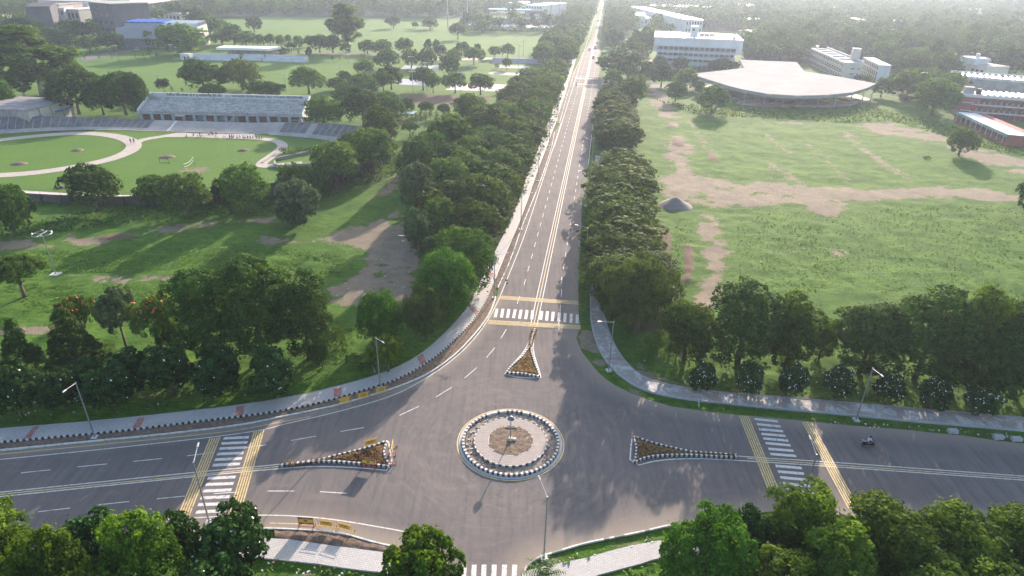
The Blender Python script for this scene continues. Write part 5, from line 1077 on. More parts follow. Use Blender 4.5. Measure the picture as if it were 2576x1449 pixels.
for x, y, m in ((Lx*.3, Dy*.5, lampm), (Lx*.75, Dy*.5, lampm), (Lx*.05, Dy*.9, dark)): MB().tube((x, y, H_+(3.2 if x < Lx*.5 and m is lampm else 0)), (x, y, H_+2.2+(3.2 if x < Lx*.5 and m is lampm else 0)), 1.1, 1.0, 12).obj('water_tank', m, t)
for z in (2, 6): 
    for i in range(3): MB().box(-.06, 0, 1.5+i*3, 3.3+i*3, z, z+1.8).obj('window', glassd, t)
H_ = 8; t, Lx, Dy = bsetup('long_hall', 'long hall with a brilliant white ridged roof in front of the cream corner block', (2396,189), (2620,207), (2402,180), H_); MB().box(0, Lx, 0, Dy, 0, H_-1).obj('wall', concrete, t); MB().box(-.2, Lx, -.4, .6, H_-1, H_+.1).box(-.2, Lx, Dy-.6, Dy+.2, H_-1, H_+.6).box(-.2, .8, .6, Dy-.6, H_-1, H_+.2).obj('roof_edge', whitewall, t); ridges('roof', 4, Lx, .7, Dy-.7, H_-.5, 2.7, t, h=.8)
H_ = 9.6; t, Lx, Dy = bsetup('hostel_block', 'red brick block with white balcony bands and a bright ridged roof at the right edge', (2424.6,237), (2640,252), (2397,226), H_)
MB().box(0, Lx, 0, Dy, 0, H_-1).obj('wall', brick, t); MB().box(-.3, 0, -.1, Dy, 0, H_).obj('end_wall', mat('brown_render', (.17, .14, .12), .9, .1, 2), t); MB().box(-.3, Lx, -.3, Dy, H_-1, H_+.1).obj('roof_slab', whitewall, t); ridges('roof', 8, Lx, 1, Dy-1, H_+.1, 2.2, t, h=.7)
for z in (2.7, 5.7): MB().box(5, Lx, -1.4, 0, z, z+.18).obj('balcony_slab', whitewall, t); 
for z in (.1, 2.95, 5.95):
    for i in range(11):
        x = 6.9+i*(Lx-8)/11; MB().box(x, x+1.5, -.05, .0, z+.3, z+2.0).obj('window', mat('dark_opening', (.07, .055, .055), .95, spec=.1), t)
for z in (2.88, 5.88):
    for i in range(11): x = 6+i*(Lx-8)/11; MB().box(x, x+.14, -1.4, 0, z, z+1.3).box(x-2.4, x, -1.4, -1.3, z, z+.3).obj('balcony_fin', whitewall, t)
for z in (3.0, 6.2): MB().box(.5, 4.5, -.1, 0, z, z+.3).obj('window_hood', whitewall, t)
MB().tube((6, 3, H_), (6, 3, H_+2.2), 1.1, 1.1, 12).obj('water_tank', dark, t); MB().box(.6, 4.2, 2.5, 6, H_+.1, H_+2.6).obj('roof_room', concrete, t)
H_ = 4.1; a, az, Lx = frame((2406.4,280.5), (2535.3,337.5), H_); t = thing('veranda_building', 'low brick veranda building with a green lettered fascia and white sheet roof', 'building', (a.x, a.y, 0), az); Dy = 11.0
MB().box(0, Lx, 2.2, Dy, 0, H_-.3).obj('wall', brick, t); MB().box(0, Lx, -.0, .15, 0, .7).obj('plinth_wall', brick, t); MB().box(-.2, 0, 0, Dy, 0, H_-.6).obj('end_wall', brick, t); MB().box(Lx, Lx+.2, 0, Dy, 0, H_-.6).obj('end_wall', brick, t)
fb = MB().box(-.2, Lx+.2, -.25, -.05, H_-1.0, H_).obj('fascia', mat('fascia_green', (.1, .27, .2), .6, .15, 2, col2=(.2, .33, .36), s2=.1), t)
vr_ = mat('veranda_roof', (.78, .76, .74), .6, .06, .6, col2=(.7, .67, .64), s2=.12); MB().hexa([(-.1, .1, H_-.25), (Lx+.1, .1, H_-.25), (Lx+.1, Dy, H_-.55), (-.1, Dy, H_-.55)], [(-.1, .1, H_-.1), (Lx+.1, .1, H_-.1), (Lx+.1, Dy, H_-.4), (-.1, Dy, H_-.4)]).obj('roof', vr_, t)
for i in range(10): MB().box(1.2+i*(Lx-2)/9.3-.11, 1.2+i*(Lx-2)/9.3+.11, .0, .25, .7, H_-1.0).obj('post', whitewall, t)
winrow(t, .5, Lx-.5, 10, .9, 3.0, 2.2, .7)
text('ਖੇਤ ਵਿਗਿਆਨ ਘਰ', 1.35, white, .03, 'lettering', fb, (Lx*.47, -.27, H_-.5), bold=.05)
# ---- buildings at the left
H_ = 6.5; t, Lx, Dy = bsetup('sports_hall', 'white walled shed with a weathered grey sheet roof and blue window hoods', (64.8,277.1), (177.3,249), (15.6,250.6), H_)
MB().box(0, Lx, 0, Dy, 0, H_-.2).obj('wall', cream, t)
k = MB(); nr = 16
for i in range(nr): k.box(-.5, Lx+.5, -.6+i*(Dy+1.0)/nr, -.6+(i+.93)*(Dy+1.0)/nr, H_-.2, H_+.02+.05*(i % 2))
k.obj('roof', mat('weathered_sheet', (.27, .26, .28), .7, .2, 2, col2=(.2, .17, .165), s2=.4), t)
for i in range(5): MB().box(i*Lx/4-.25, i*Lx/4+.25, -.25, -.005, 0, H_-.3).obj('pilaster', concrete, t)
bh = mat('hood_blue', (.05, .16, .38), .6)
for i in (0, 2, 3): MB().hexa([(i*Lx/4+1.5, -1.1, 3.3), (i*Lx/4+5.5, -1.1, 3.3), (i*Lx/4+5.5, -.02, 3.6), (i*Lx/4+1.5, -.02, 3.6)], [(i*Lx/4+1.5, -1.1, 3.4), (i*Lx/4+5.5, -1.1, 3.4), (i*Lx/4+5.5, -.02, 3.8), (i*Lx/4+1.5, -.02, 3.8)]).obj('window_hood', bh, t)
MB().box(-.05, -.005, 0, Dy, 0, H_-.2).obj('side_wall', concrete, t)
H_ = 13; t, Lx, Dy = bsetup('gymnasium', 'large gymnasium with a blue roof, sloping sheet apron and a row of barrel vaults', (286,70), (404,70.5), (330,58), H_); Dy = 30
MB().box(3, Lx, 4, Dy, 0, H_).obj('wall', mat('gym_wall', (.3, .31, .34), .85, .1, 1), t)
MB().hexa([(0, -3, 6.5), (Lx, -3, 6.5), (Lx, 4, H_-.3), (0, 4, H_-.3)], [(0, -3, 6.8), (Lx, -3, 6.8), (Lx, 4, H_), (0, 4, H_)]).obj('sheet_apron', mat('apron_sheet', (.24, .25, .27), .8, .1, 2, spec=.15), t)
for i in range(14): MB().box(i*Lx/13-.12, i*Lx/13+.12, -3.1, -2.8, 0, 6.6).obj('column', concrete, t)
MB().box(5, Lx, 6, Dy-2, H_, H_+2.6).obj('upper_wall', mat('gym_wall', (.3, .31, .34)), t); MB().box(4.5, Lx+.3, 5.5, Dy+.5, H_+2.61, H_+3.2).obj('roof_sheet', blueroof, t); ridges('blue_roof', 4.5, Lx+.3, 5.5, Dy, H_+3.22, 4, t, blueroof, h=.35)
k = MB()
for i in range(6):
    y0 = 4+i*4.2; pts = [(y0+2.1-2.0*math.cos(a), H_+.5+2.3*math.sin(a)) for a in [math.pi*j/8 for j in range(9)]]
    k.add([(x, y, z) for x in (Lx+.4, Lx+22) for y, z in pts], [(j, j+1, 10+j, 9+j) for j in range(8)])
k.obj('barrel_vaults', whitewall, t); MB().box(Lx+.4, Lx+22, 3.6, Dy, 0, H_+.4).obj('annex_wall', concrete, t)
def far_building(label, fl, fr, bl_, H_, wm, rm=roofwhite, rows=2, n_=8, dmin=None, ridge=False):
    t, Lx, Dy = bsetup('distant_building', label, fl, fr, bl_, H_); t['group'] = 'hazy buildings among the trees'
    if dmin: Dy = dmin
    MB().box(0, Lx, 0, Dy, 0, H_).obj('wall', wm, t)
    if ridge: ridges('roof', 0, Lx, -.3, Dy+.3, H_, 3, t, rm, .8)
    else: MB().box(-.4, Lx+.4, -.4, Dy+.4, H_+.01, H_+.5).obj('roof', rm, t)
    for r_ in range(rows): winrow(t, .5, Lx-.5, n_, H_*(r_+.35)/rows, H_*(r_+.75)/rows, 0, .55)
    return t
conc2 = mat('bare_concrete', (.13, .13, .145), 1.0, .15, .4, col2=(.1, .1, .115), s2=.1, spec=0)
far_building('bare grey concrete block behind the big trees at the top left', (63,18.5), (124,18), (75,8), 23, conc2, conc2, 0)
far_building('pale narrow block with a flat roof right of the bare concrete block', (128,22), (160,22), (134,15), 19, whitewall, concrete, 3, 3)
far_building('grey stair block between the pale block and the unfinished tower', (164,24), (196,25), (170,18), 18, concrete, cream, 2, 3)
ft = far_building('unfinished concrete tower with open floors left of the blue roofed gymnasium', (222,6), (277,11), (232,-4), 25, conc2, concrete, 5, 4)
for lb, fl, fr, bl_, H_, wm, rm, rows, n_, kw in (
 ('pale pink house in front of the elevated road', (413,32), (452,36), (420,27), 7, cream, roofgrey, 1, 4, {}),
 ('peach house with a terrace behind the bare concrete block', (150,10), (188,11), (152,2), 17, cream, mat('pink_roof', (.5, .42, .4), .7), 2, 4, {}),
 ('white house with an open roof room left of the unfinished tower', (192,9), (218,10), (194,3), 19, whitewall, concrete, 2, 3, {}),
 ('narrow pink house beside the pale block', (128,12), (147,12.5), (130,6), 21, mat('pink_wall', (.42, .32, .31), .8), concrete, 3, 2, {}),
 ('low grey house with a blue sheet roof under the unfinished tower', (196,27), (222,28), (198,22), 14, concrete, blueroof, 1, 3, {}),
 ('row of pastel roofs above the bare concrete block', (95,2), (230,5), (100,-6), 20, cream, concrete, 2, 10, {}),
 ('low hall with a gleaming pyramid roof right of the long road', (1560,44), (1632,47), (1564,39), 7, whitewall, roofwhite, 1, 8, {}),
 ('white roof upper storey of the low hall right of the road', (1575,39.5), (1624,41), (1572,31), 10, whitewall, roofwhite, 0, 1, {}),
 ('long narrow building with a gleaming white roof running into the haze', (1725.6,50.4), (1769,51), (1687,18.5), 12, whitewall, roofwhite, 2, 6, {}),
 ('small stepped white building far behind the office block', (1858,45), (1890,49), (1862,43), 9, whitewall, roofwhite, 2, 5, {}),
 ('low pinkish roof among trees right of the office block', (1861,79), (1928,84), (1868,74), 6, cream, mat('pink_roof', (.5, .42, .4), .7), 1, 6, {}),
 ('very long pale wall like building across the haze above the office block', (1631,15), (1822,21), (1631,11), 9, whitewall, roofwhite, 1, 30, {}),
 ('pale blocks in bright haze at the top, right of centre', (1850,10), (1878,15), (1852,5), 10, whitewall, roofwhite, 2, 4, {}),
 ('white box with a flat bright roof in the upper right haze', (2114,22), (2147,22), (2114,19), 8, cream, roofwhite, 1, 5, {}),
 ('building with a saw tooth row of bright roofs in the right haze', (2128,50), (2182,51), (2130,46), 9, whitewall, roofwhite, 1, 8, {'ridge': True}),
 ('long grey blue building in the right haze', (2204,52), (2286,56), (2206,48), 9, whitewall, concrete, 1, 14, {}),
 ('small gleaming roof below the saw tooth roofs', (2141,61), (2161,59), (2143,55), 8, cream, roofwhite, 0, 1, {}),
 ('building with a broad gleaming roof and white end wall in the right woods', (2255,91), (2307,92), (2248,80), 9, whitewall, roofwhite, 2, 5, {}),
 ('gleaming roof pieces left of the broad gleaming roof', (2208,73), (2242,79), (2210,69), 8, whitewall, roofwhite, 1, 5, {}),
 ('tiny bright roof in the upper right haze', (2301,22), (2321,24), (2303,19), 7, cream, roofwhite, 0, 1, {}),
 ('long low grey building far right in the haze', (2388,30), (2436,35), (2390,24), 8, whitewall, roofwhite, 1, 8, {}),
 ('row of bright roofs at the far upper right', (2440,26), (2510,26), (2442,20), 8, cream, roofwhite, 1, 10, {'ridge': True}),
 ('pinkish building among dark trees at the far right', (2456,48), (2520,50), (2458,46), 9, mat('pink_wall', (.42, .32, .31), .8), roofgrey, 1, 6, {}),
 ('white and red building with banded storeys left of the long road at the top', (1322,13), (1364,15), (1330,4), 14, whitewall, roofwhite, 3, 6, {}),
 ('pale flat building left of the white and red one at the top', (1267,8), (1311,10), (1268,1), 8, cream, roofwhite, 1, 8, {}),
 ('bright little roof at the right edge of the woods behind the hedge', (2330,192), (2350,193), (2331,182), 5, whitewall, roofwhite, 0, 1, {})):
    o = far_building(lb, fl, fr, bl_, H_, wm, rm, rows, n_, dmin=(22 if bl_[1] < -3 else None), **kw)
    if 'white and red' in lb: MB().box(-.1, 24, -.1, -.02, 5, 8.5).obj('red_band', redb, o)
# hockey stand
a, az, Lx = frame((1194,60), (1383,64)); t = thing('hockey_stand', 'long brick hockey stand with a turquoise roof on posts beyond the blue turf', 'stand', (a.x, a.y, 0), az)
k = MB()
for i in range(5): k.box(0, Lx, 6+i*1.5, 14, 0 if i == 0 else i*1.0+.001, 1.0+i*1.0)
k.obj('brick_steps', mat('pink_brick', (.3, .17, .16), .85, .1, 2), t); hz = 13; MB().box(14, Lx-20, 5, 16, hz, hz+1).obj('roof', mat('turquoise', (.1, .4, .5), .5), t)
for i in range(6): MB().tube((16+i*(Lx-40)/5, 6, 0), (16+i*(Lx-40)/5, 6, hz), .25, .25, 8).obj('post', steel, t)
# elevated road at the top left with cars
a = Vector(G(-120, 66, 8)); b_ = Vector(G(470, -6, 8)); az = math.atan2((b_-a).y, (b_-a).x); Lx = (b_-a).length
t = thing('elevated_road', 'pale elevated concrete road crossing the top left corner behind the houses', 'flyover', (a.x, a.y, 0), az)
MB().box(0, Lx, 0, 24, 6.6, 8).obj('deck', mat('deck_pale', (.5, .44, .39), .8, .1, .2), t)
for y in (0, 12, 23.6): MB().box(0, Lx, y+.01, y+.39, 8, 9.1).obj('parapet', mat('parapet_pale', (.55, .48, .43), .8), t)
for i in range(0, int(Lx), 30): MB().box(i+10, i+12.5, 5, 19, 0, 6.6).obj('pier', concrete, t)
ca, sa = math.cos(az), math.sin(az)
for i, (s, y) in enumerate(((.12, 5), (.2, 6), (.60, 17), (.64, 6), (.72, 16), (.78, 7))):
    x = s*Lx; make_car(['first','second','third','fourth','fifth','sixth'][i]+' white car from the left on the elevated road', (.66,.67,.68), (a.x+x*ca-y*sa, a.y+x*sa+y*ca, 8.02), az-math.pi/2, True)
# hedge letters, monument, gravel heap, rubbish
a, az, Lx = frame((1562,117.5), (1588,118)); t = thing('giant_letters', 'white free standing letters on the campus lawn behind the dark round tree', 'letters', (a.x, a.y, 0), az)
text('PAU', 6.5, white, .5, 'lettering', t, (Lx/2, 0, 2.6), bold=.12)
X1, Y1 = G(1603, 134); t = thing('monument', 'dark pyramid shaped monument on a ring kerb on the campus lawn', 'monument', (X1, Y1, 0)); MB().lathe([(4, 0), (4, .6), (2.2, .7), (1.2, 3), (1.0, 5), (.02, 6.2)], n=8).obj('statue', conc2, t); MB().lathe([(6, 0), (6, .4), (5.6, .4), (5.6, 0)], n=24).obj('ring_kerb', concrete, t)
X1, Y1 = G(1698, 516)
def heap(x, y, R_, h, m, seed, name='gravel_heap', sc=(1, 1)):
    mb = MB(); n1, n2 = 30, 14; r = random.Random(seed); vs = []
    for j in range(n2+1):
        for i in range(n1):
            a = 2*math.pi*i/n1; q = j/n2; rr = R_*q*(1+.08*math.sin(3*a+seed)+.05*math.sin(5*a)); z = h*(1-q)**1.05*(1-.12*max(0, .2-q)/.2); vs.append((rr*math.cos(a)*sc[0]+r.uniform(-.08, .08), rr*math.sin(a)*sc[1]+r.uniform(-.08, .08), z+r.uniform(-.06, .06)-.04*(q == 1)))
    mb.add(vs, [(j*n1+i, (j+1)*n1+i, (j+1)*n1+(i+1) % n1, j*n1+(i+1) % n1) for j in range(n2) for i in range(n1)]); return mb.obj(name, m, None, (x, y, -.08), True)
tag(heap(X1, Y1, 4.4, 2.4, mat('gravel_grey', (.19, .18, .18), .95, .4, 8, bump=1, col2=(.24, .2, .17), s2=.8), 3), 'big cone of grey gravel at the edge of the bare track right of the avenue', 'gravel heap')
RB = random.Random(21); wb = mat('litter_white', (.6, .6, .6), .7)
lit = MB()
for poly_, k_ in (([(1700,430),(2000,450),(2000,520),(1700,500)],34),([(1950,490),(2120,540),(2300,700),(1900,700)],24),([(860,600),(1050,620),(1030,760),(830,760)],40),([(2000,1045),(2540,1090),(2540,1105),(2000,1062)],50),([(1380,1405),(1690,1340),(1690,1360),(1390,1425)],22),([(650,1405),(1000,1450),(960,1462),(650,1440)],18),([(1600,900),(2500,1010),(2500,1035),(1600,960)],20),([(20,1040),(620,960),(640,1000),(20,1070)],30)):
    xs = [p[0] for p in poly_]; ys = [p[1] for p in poly_]; c_ = 0
    while c_ < k_:
        x, y = RB.uniform(min(xs), max(xs)), RB.uniform(min(ys), max(ys))
        if pip(poly_, np.array([x]), np.array([y]))[0]:
            c_ += 1; X1, Y1 = G(x, y); s = RB.uniform(.05, .16); a = RB.uniform(0, 3); vs = [(X1+s*math.cos(a+b)*(1 if b_ % 2 else .6), Y1+s*math.sin(a+b)*(1 if b_ % 2 else .6), z) for z in (0, .08+s*.5) for b_, b in enumerate((0, 1.57, 3.14, 4.71))]
            lit.add(vs, [(3,2,1,0), (4,5,6,7), (0,1,5,4), (1,2,6,5), (2,3,7,6), (3,0,4,7)], RB.choice([0, 0, 1]))
pm_ = MB()
for q_ in ([(1024,603),(1034,599),(1042,598),(1036,603)],[(998,592.5),(1010,592),(1022,594),(1008,595)],[(1008,607),(1018,606),(1014,608.5)],[(1057,606),(1061,605),(1066,614),(1062,614)],[(1031,622),(1040,620),(1042,625),(1034,626)]): pm_.poly(smoothpts(GP(q_), True), .09)
struct(pm_.obj('puddles', mat('puddle_water', (.1, .1, .1), .04, .05, 1, spec=1.0)))
tag(lit.obj('litter', [wb, mat('brick_bits', (.38, .17, .1))]), 'scattered white litter and brick pieces along verges and bare ground', 'litter', kind='stuff')
for i, (x, y) in enumerate(((2395,1088),(2510,1103),(2555,1108),(2560,1308))):
    X1, Y1 = G(x, y); k = MB()
    for j in range(4):
        for q_ in range(3): k.bev(q_*.42-.6+RB.uniform(-.03, .03), q_*.42-.2, RB.uniform(-.35, -.25), .3, j*.13, j*.13+.12, .01)
    tag(k.obj('paver_stack', [mat('grey_kerb', (.4, .4, .41))], None, (X1, Y1, 0)), 'stack of spare grey paving blocks '+['on the right verge, the leftmost stack','on the right verge, the middle stack','on the right verge near the frame edge','on the road edge in the bottom right corner'][i], 'paving blocks', 'stacks of spare paving blocks')
for i, (x, y, a) in enumerate(((1757,1015,1.4),(712,990,.4),(940,930,2.0))):
    X1, Y1 = G(x, y); o = MB().tube((-.9, 0, .12), (.9, 0, .3), .07, .07, 10).obj('drain_pipe', lampm, None, (X1, Y1, 0)); o.rotation_euler = (0, 0, a); tag(o, ['grey pipe stub crossing the verge beside the right footpath','thin pale pole lying by boulders behind the left footpath','short grey pipe leaning by the lime green ball tree'][i], 'pipe')
for i, (x, y, s) in enumerate(((690,992,.5),(692,1000,.45),(1274,705,.3),(1276,712,.3))):
    X1, Y1 = G(x, y); o = heap(X1, Y1, s, s, stone if i < 2 else concrete, i, 'boulder'); tag(o, ['upper brown boulder of a pair behind the left footpath','lower brown boulder of a pair behind the left footpath','upper broken concrete lump on the long road edge','lower broken concrete lump on the long road edge'][i], 'boulder')
# ================================================================ TREES
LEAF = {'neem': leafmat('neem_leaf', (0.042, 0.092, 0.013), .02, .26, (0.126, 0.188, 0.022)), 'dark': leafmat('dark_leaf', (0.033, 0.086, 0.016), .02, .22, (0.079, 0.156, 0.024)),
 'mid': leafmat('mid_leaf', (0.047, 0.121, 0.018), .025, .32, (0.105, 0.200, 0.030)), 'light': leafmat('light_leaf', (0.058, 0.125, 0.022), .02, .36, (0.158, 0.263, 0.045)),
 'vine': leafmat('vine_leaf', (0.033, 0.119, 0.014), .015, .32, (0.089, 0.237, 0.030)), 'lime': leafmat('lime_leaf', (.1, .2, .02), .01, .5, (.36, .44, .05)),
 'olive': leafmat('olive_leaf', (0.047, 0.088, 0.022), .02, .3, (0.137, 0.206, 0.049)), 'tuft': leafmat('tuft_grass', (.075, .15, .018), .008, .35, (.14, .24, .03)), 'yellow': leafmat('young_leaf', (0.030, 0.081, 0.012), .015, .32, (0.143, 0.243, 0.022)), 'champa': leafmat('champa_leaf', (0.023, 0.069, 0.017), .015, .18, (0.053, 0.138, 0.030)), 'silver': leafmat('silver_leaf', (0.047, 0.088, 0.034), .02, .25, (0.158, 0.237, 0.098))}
flw = mat('white_petals', (.75, .75, .7), .7, .05); flo = mat('orange_petals', (.6, .13, .03), .7, .2)
def unit(r, n):
    v = r.normal(size=(n, 3)); return v/np.linalg.norm(v, axis=1)[:, None]
def quads(pos, nor, size, r, asp=1.0, drop=None):
    n = len(pos); nor = nor/np.maximum(np.linalg.norm(nor, axis=1)[:, None], 1e-6)
    a = np.cross(nor, unit(r, n)); a /= np.maximum(np.linalg.norm(a, axis=1)[:, None], 1e-6)
    if drop is not None: a = drop
    b = np.cross(nor, a); b /= np.maximum(np.linalg.norm(b, axis=1)[:, None], 1e-6)
    s = size*(.6+.8*r.rand(n))[:, None]; a = a*s*.5*asp; b = b*s*.5
    return np.stack([pos-a*1.15, pos-b*.8+a*.1, pos+a*1.15, pos+b*.8+a*.1], 1)
def qmesh(name, Q, m, tint=None):
    me = bpy.data.meshes.new(name); n = len(Q); me.vertices.add(n*4); me.vertices.foreach_set('co', Q.reshape(-1).astype(np.float32))
    me.loops.add(n*4); me.loops.foreach_set('vertex_index', np.arange(n*4, dtype=np.int32)); me.polygons.add(n); me.polygons.foreach_set('loop_start', np.arange(0, n*4, 4, dtype=np.int32)); me.update(calc_edges=True)
    if tint is not None: a = me.attributes.new('tint', 'FLOAT', 'FACE'); a.data.foreach_set('value', tint.astype(np.float32))
    me.materials.append(m); return me
# kind: (W, H, crown centre z, half width a, half height c, blobs, blob radius, leaf material, trunk radius, leaf scale, low cut)
KIND = {'neem': (8, 9, 4.6, 3.2, 3.6, 46, 1.25, 'neem', .28, 1.0, -.75), 'dome': (8, 9, 4.6, 3.2, 3.6, 44, 1.3, 'mid', .28, 1.0, -.7), 'round': (8, 9, 5.0, 3.2, 3.1, 36, 1.25, 'mid', .25, 1.0, -.6),
 'darkround': (8, 9, 4.9, 3.3, 3.3, 38, 1.3, 'dark', .25, 1.0, -.7), 'tall': (6, 12, 6.1, 2.4, 5.3, 60, 1.15, 'dark', .25, 1.0, -.92), 'young': (6, 12, 6.1, 2.3, 5.3, 56, 1.1, 'yellow', .22, 1.0, -.9),
 'spread': (9, 8, 5.9, 3.6, 1.7, 34, 1.05, 'mid', .3, .9, -.5), 'feather': (7, 9, 5.5, 2.6, 2.9, 26, .9, 'silver', .2, .8, -.7), 'euca': (9, 20, 12.5, 3.3, 7.0, 34, 1.7, 'light', .42, 1.1, -.8),
 'vine': (9, 9, 4.2, 3.5, 4.0, 46, 1.3, 'vine', .3, .9, -.9), 'willow': (9, 9, 4.8, 3.5, 3.6, 40, 1.2, 'olive', .3, .9, -.8), 'pine': (7, 11, 5, 0, 0, 60, 1.0, 'dark', .22, .9, -1),
 'champa': (5, 5, 2.65, 2.0, 2.05, 36, .75, 'champa', .16, 1.15, -.9), 'bloom': (5, 5, 2.75, 2.0, 1.95, 36, .7, 'champa', .14, 1.15, -.85), 'flame': (9, 7, 4.9, 3.5, 1.8, 30, 1.0, 'mid', .22, .9, -.6), 'lime': (6, 6, 3.4, 2.3, 2.0, 60, .55, 'lime', .18, .8, -.5),
 'cypress': (1.6, 5, 2.6, .62, 2.2, 22, .3, 'mid', .08, .5, -.95), 'light': (8, 9, 5.0, 3.2, 3.2, 34, 1.3, 'light', .28, 1.0, -.75), 'yellow': (8, 9, 4.8, 3.1, 3.4, 44, 1.15, 'yellow', .28, 1.0, -.75),
 'silver': (8, 8, 4.1, 3.2, 3.4, 48, 1.1, 'silver', .25, 1.2, -.95), 'shrub': (3, 2, .8, 1.2, .8, 14, .5, 'mid', .05, .6, -.6), 'sprig': (8, 9, 5.2, 3.2, 3.2, 30, 1.1, 'yellow', .22, 1.1, -.8), 'maple': (11, 9, 4.6, 4.4, 3.6, 60, 1.3, 'vine', .3, 1.0, -.8)}
LOD = {'N': (16000, .24), 'M': (4600, .44), 'F': (1000, .85)}
PROTO = {}
def crown(kind, lod, seed):
    Wd, H, zc, a, c, nb, rb_, lm, tr, ls, cut = KIND[kind]; r = np.random.RandomState(seed*77+hash_(kind)); n, sz = LOD[lod]
    area = (Wd*H)/72.0; n = int(n*max(.25, area)); sz *= ls
    if Wd < 3.5: sz *= .6
    B = []; 
    if kind == 'pine':
        for k in range(nb):
            h = k/nb; zz = 1.2+h*(H-2.0); rad = (1-h)**.8*Wd*.42*(.75+.35*r.rand()); an = r.rand()*6.28; B.append((rad*math.cos(an)*.75, rad*math.sin(an)*.75, zz, .55+.7*(1-h)))
    elif kind == 'euca':
        for k in range(nb):
            u = unit(r, 1)[0]; q_ = r.rand()**.4; B.append((u[0]*a*q_*(.6+.5*(u[2] < .2)), u[1]*a*q_, zc+u[2]*c*q_, rb_*(.5+.6*r.rand())))
    else:
        off = r.rand()*6.28; lob = r.randint(3, 6)
        for k in range(nb):
            z = 1-(1-cut)*(k+.5)/nb; an = 2.39996*k+off+r.rand()*.5; rr = math.sqrt(max(0, 1-z*z)); sh = 1+.1*math.sin(lob*an)+.14*(r.rand()-.5)
            if kind in ('tall', 'young'): rr = rr**.6; sh *= .85+.3*r.rand()
            f = .82 if k % 5 else .45
            B.append((a*rr*math.cos(an)*sh*f, a*rr*math.sin(an)*sh*f, zc+c*z*f*(1+.1*(r.rand()-.5)), rb_*(.7+.6*r.rand())))
        B.append((0, 0, zc, min(a, c)*.6))
    B = np.array(B); w = B[:, 3]**2; w /= w.sum(); bi = r.choice(len(B), n, p=w); ctr = B[bi, :3]; rad = B[bi, 3]
    outd = ctr-np.array([0, 0, zc*.85]); outd[:, 2] *= .8; outd /= np.maximum(np.linalg.norm(outd, axis=1)[:, None], .3)
    NS = 11; sub = unit(r, len(B)*NS).reshape(len(B), NS, 3); si = r.randint(0, NS, n); sd_ = sub[bi, si]+outd*.6+np.array([0, 0, .28]); sd_ /= np.linalg.norm(sd_, axis=1)[:, None]
    stint = r.rand(len(B), NS)[bi, si]; srad = (.3+.22*r.rand(len(B), NS))[bi, si]
    v = unit(r, n)+sd_*.7+np.array([0, 0, .15]); v /= np.linalg.norm(v, axis=1)[:, None]
    pos = ctr+sd_*(rad*.78)[:, None]+v*(rad*srad*(.8+.3*r.rand(n)))[:, None]
    stray = r.rand(n) < .05; pos[stray] += v[stray]*(rad[stray]*.3)[:, None]
    pos[:, 2] = np.maximum(pos[:, 2], .25)
    nor = v+unit(r, n)*.6
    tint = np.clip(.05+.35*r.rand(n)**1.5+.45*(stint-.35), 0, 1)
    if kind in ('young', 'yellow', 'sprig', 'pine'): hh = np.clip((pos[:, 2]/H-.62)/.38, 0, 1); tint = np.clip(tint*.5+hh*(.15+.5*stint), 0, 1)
    if kind == 'willow':
        dn = np.tile(np.array([[.0, 0, -1.0]]), (n, 1))+unit(r, n)*.18; Q = quads(pos, nor*np.array([1, 1, .2]), sz*.55, r, 2.6, dn/np.linalg.norm(dn, axis=1)[:, None])
    elif kind in ('feather', 'euca'): Q = quads(pos, nor, sz*.9, r, 1.5)
    else: Q = quads(pos, nor, sz, r, 1.0)
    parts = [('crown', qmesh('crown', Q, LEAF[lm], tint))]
    fp = None
    if kind in ('champa', 'flame', 'bloom'):
        k = {'champa': 55, 'flame': 190, 'bloom': 150}[kind]
        up = v[:, 2]*.5+((pos[:, 2]-zc)/c) > (-.6 if kind != 'flame' else .8); ii = np.nonzero(up)[0]; ii = ii[r.randint(0, len(ii), k)]
        parts.append(('blossoms', qmesh('blossoms', quads(pos[ii]+v[ii]*.12, v[ii], {'champa': .17, 'flame': .28, 'bloom': .24}[kind], r), flo if kind == 'flame' else flw)))
    mb = MB(); top = zc+(c*.25 if kind != 'pine' else 4); lean = (r.rand(2)-.5)*.4; pts = [(0, 0, -.15), (lean[0]*.4, lean[1]*.4, zc*.45), (lean[0], lean[1], top)]
    mb.tube(pts[0], pts[1], tr*1.15, tr*.8, 8).tube(pts[1], pts[2], tr*.8, tr*.25, 8)
    if kind != 'pine':
        for k in range(6 if lod != 'F' else 3):
            j = r.randint(len(B)-1); b0 = Vector(pts[1]).lerp(Vector(pts[2]), .1+.5*r.rand()); mb.tube(b0, Vector(B[j, :3])*1.0, tr*.45, tr*.12, 6)
    parts.append(('trunk', mb.mesh('trunk', palebark if kind in ('euca',) else bark, True)))
    return parts
def hash_(s): return sum(ord(c)*(i+3) for i, c in enumerate(s)) % 9973
CATN = {'bloom': 'flowering_bush_tree', 'neem': 'neem_tree', 'dome': 'leafy_tree', 'round': 'leafy_tree', 'darkround': 'dark_tree', 'tall': 'tall_dense_tree', 'young': 'tall_dense_tree', 'spread': 'spreading_tree', 'feather': 'feathery_tree', 'euca': 'eucalyptus_tree', 'vine': 'creeper_covered_tree', 'willow': 'drooping_tree', 'pine': 'conical_tree', 'champa': 'white_flowered_tree', 'flame': 'orange_flowered_tree', 'lime': 'lime_green_tree', 'cypress': 'cypress_tree', 'light': 'pale_green_tree', 'yellow': 'yellow_green_tree', 'silver': 'silver_leaved_tree', 'shrub': 'shrub', 'sprig': 'sprigged_tree', 'maple': 'broad_green_tree'}
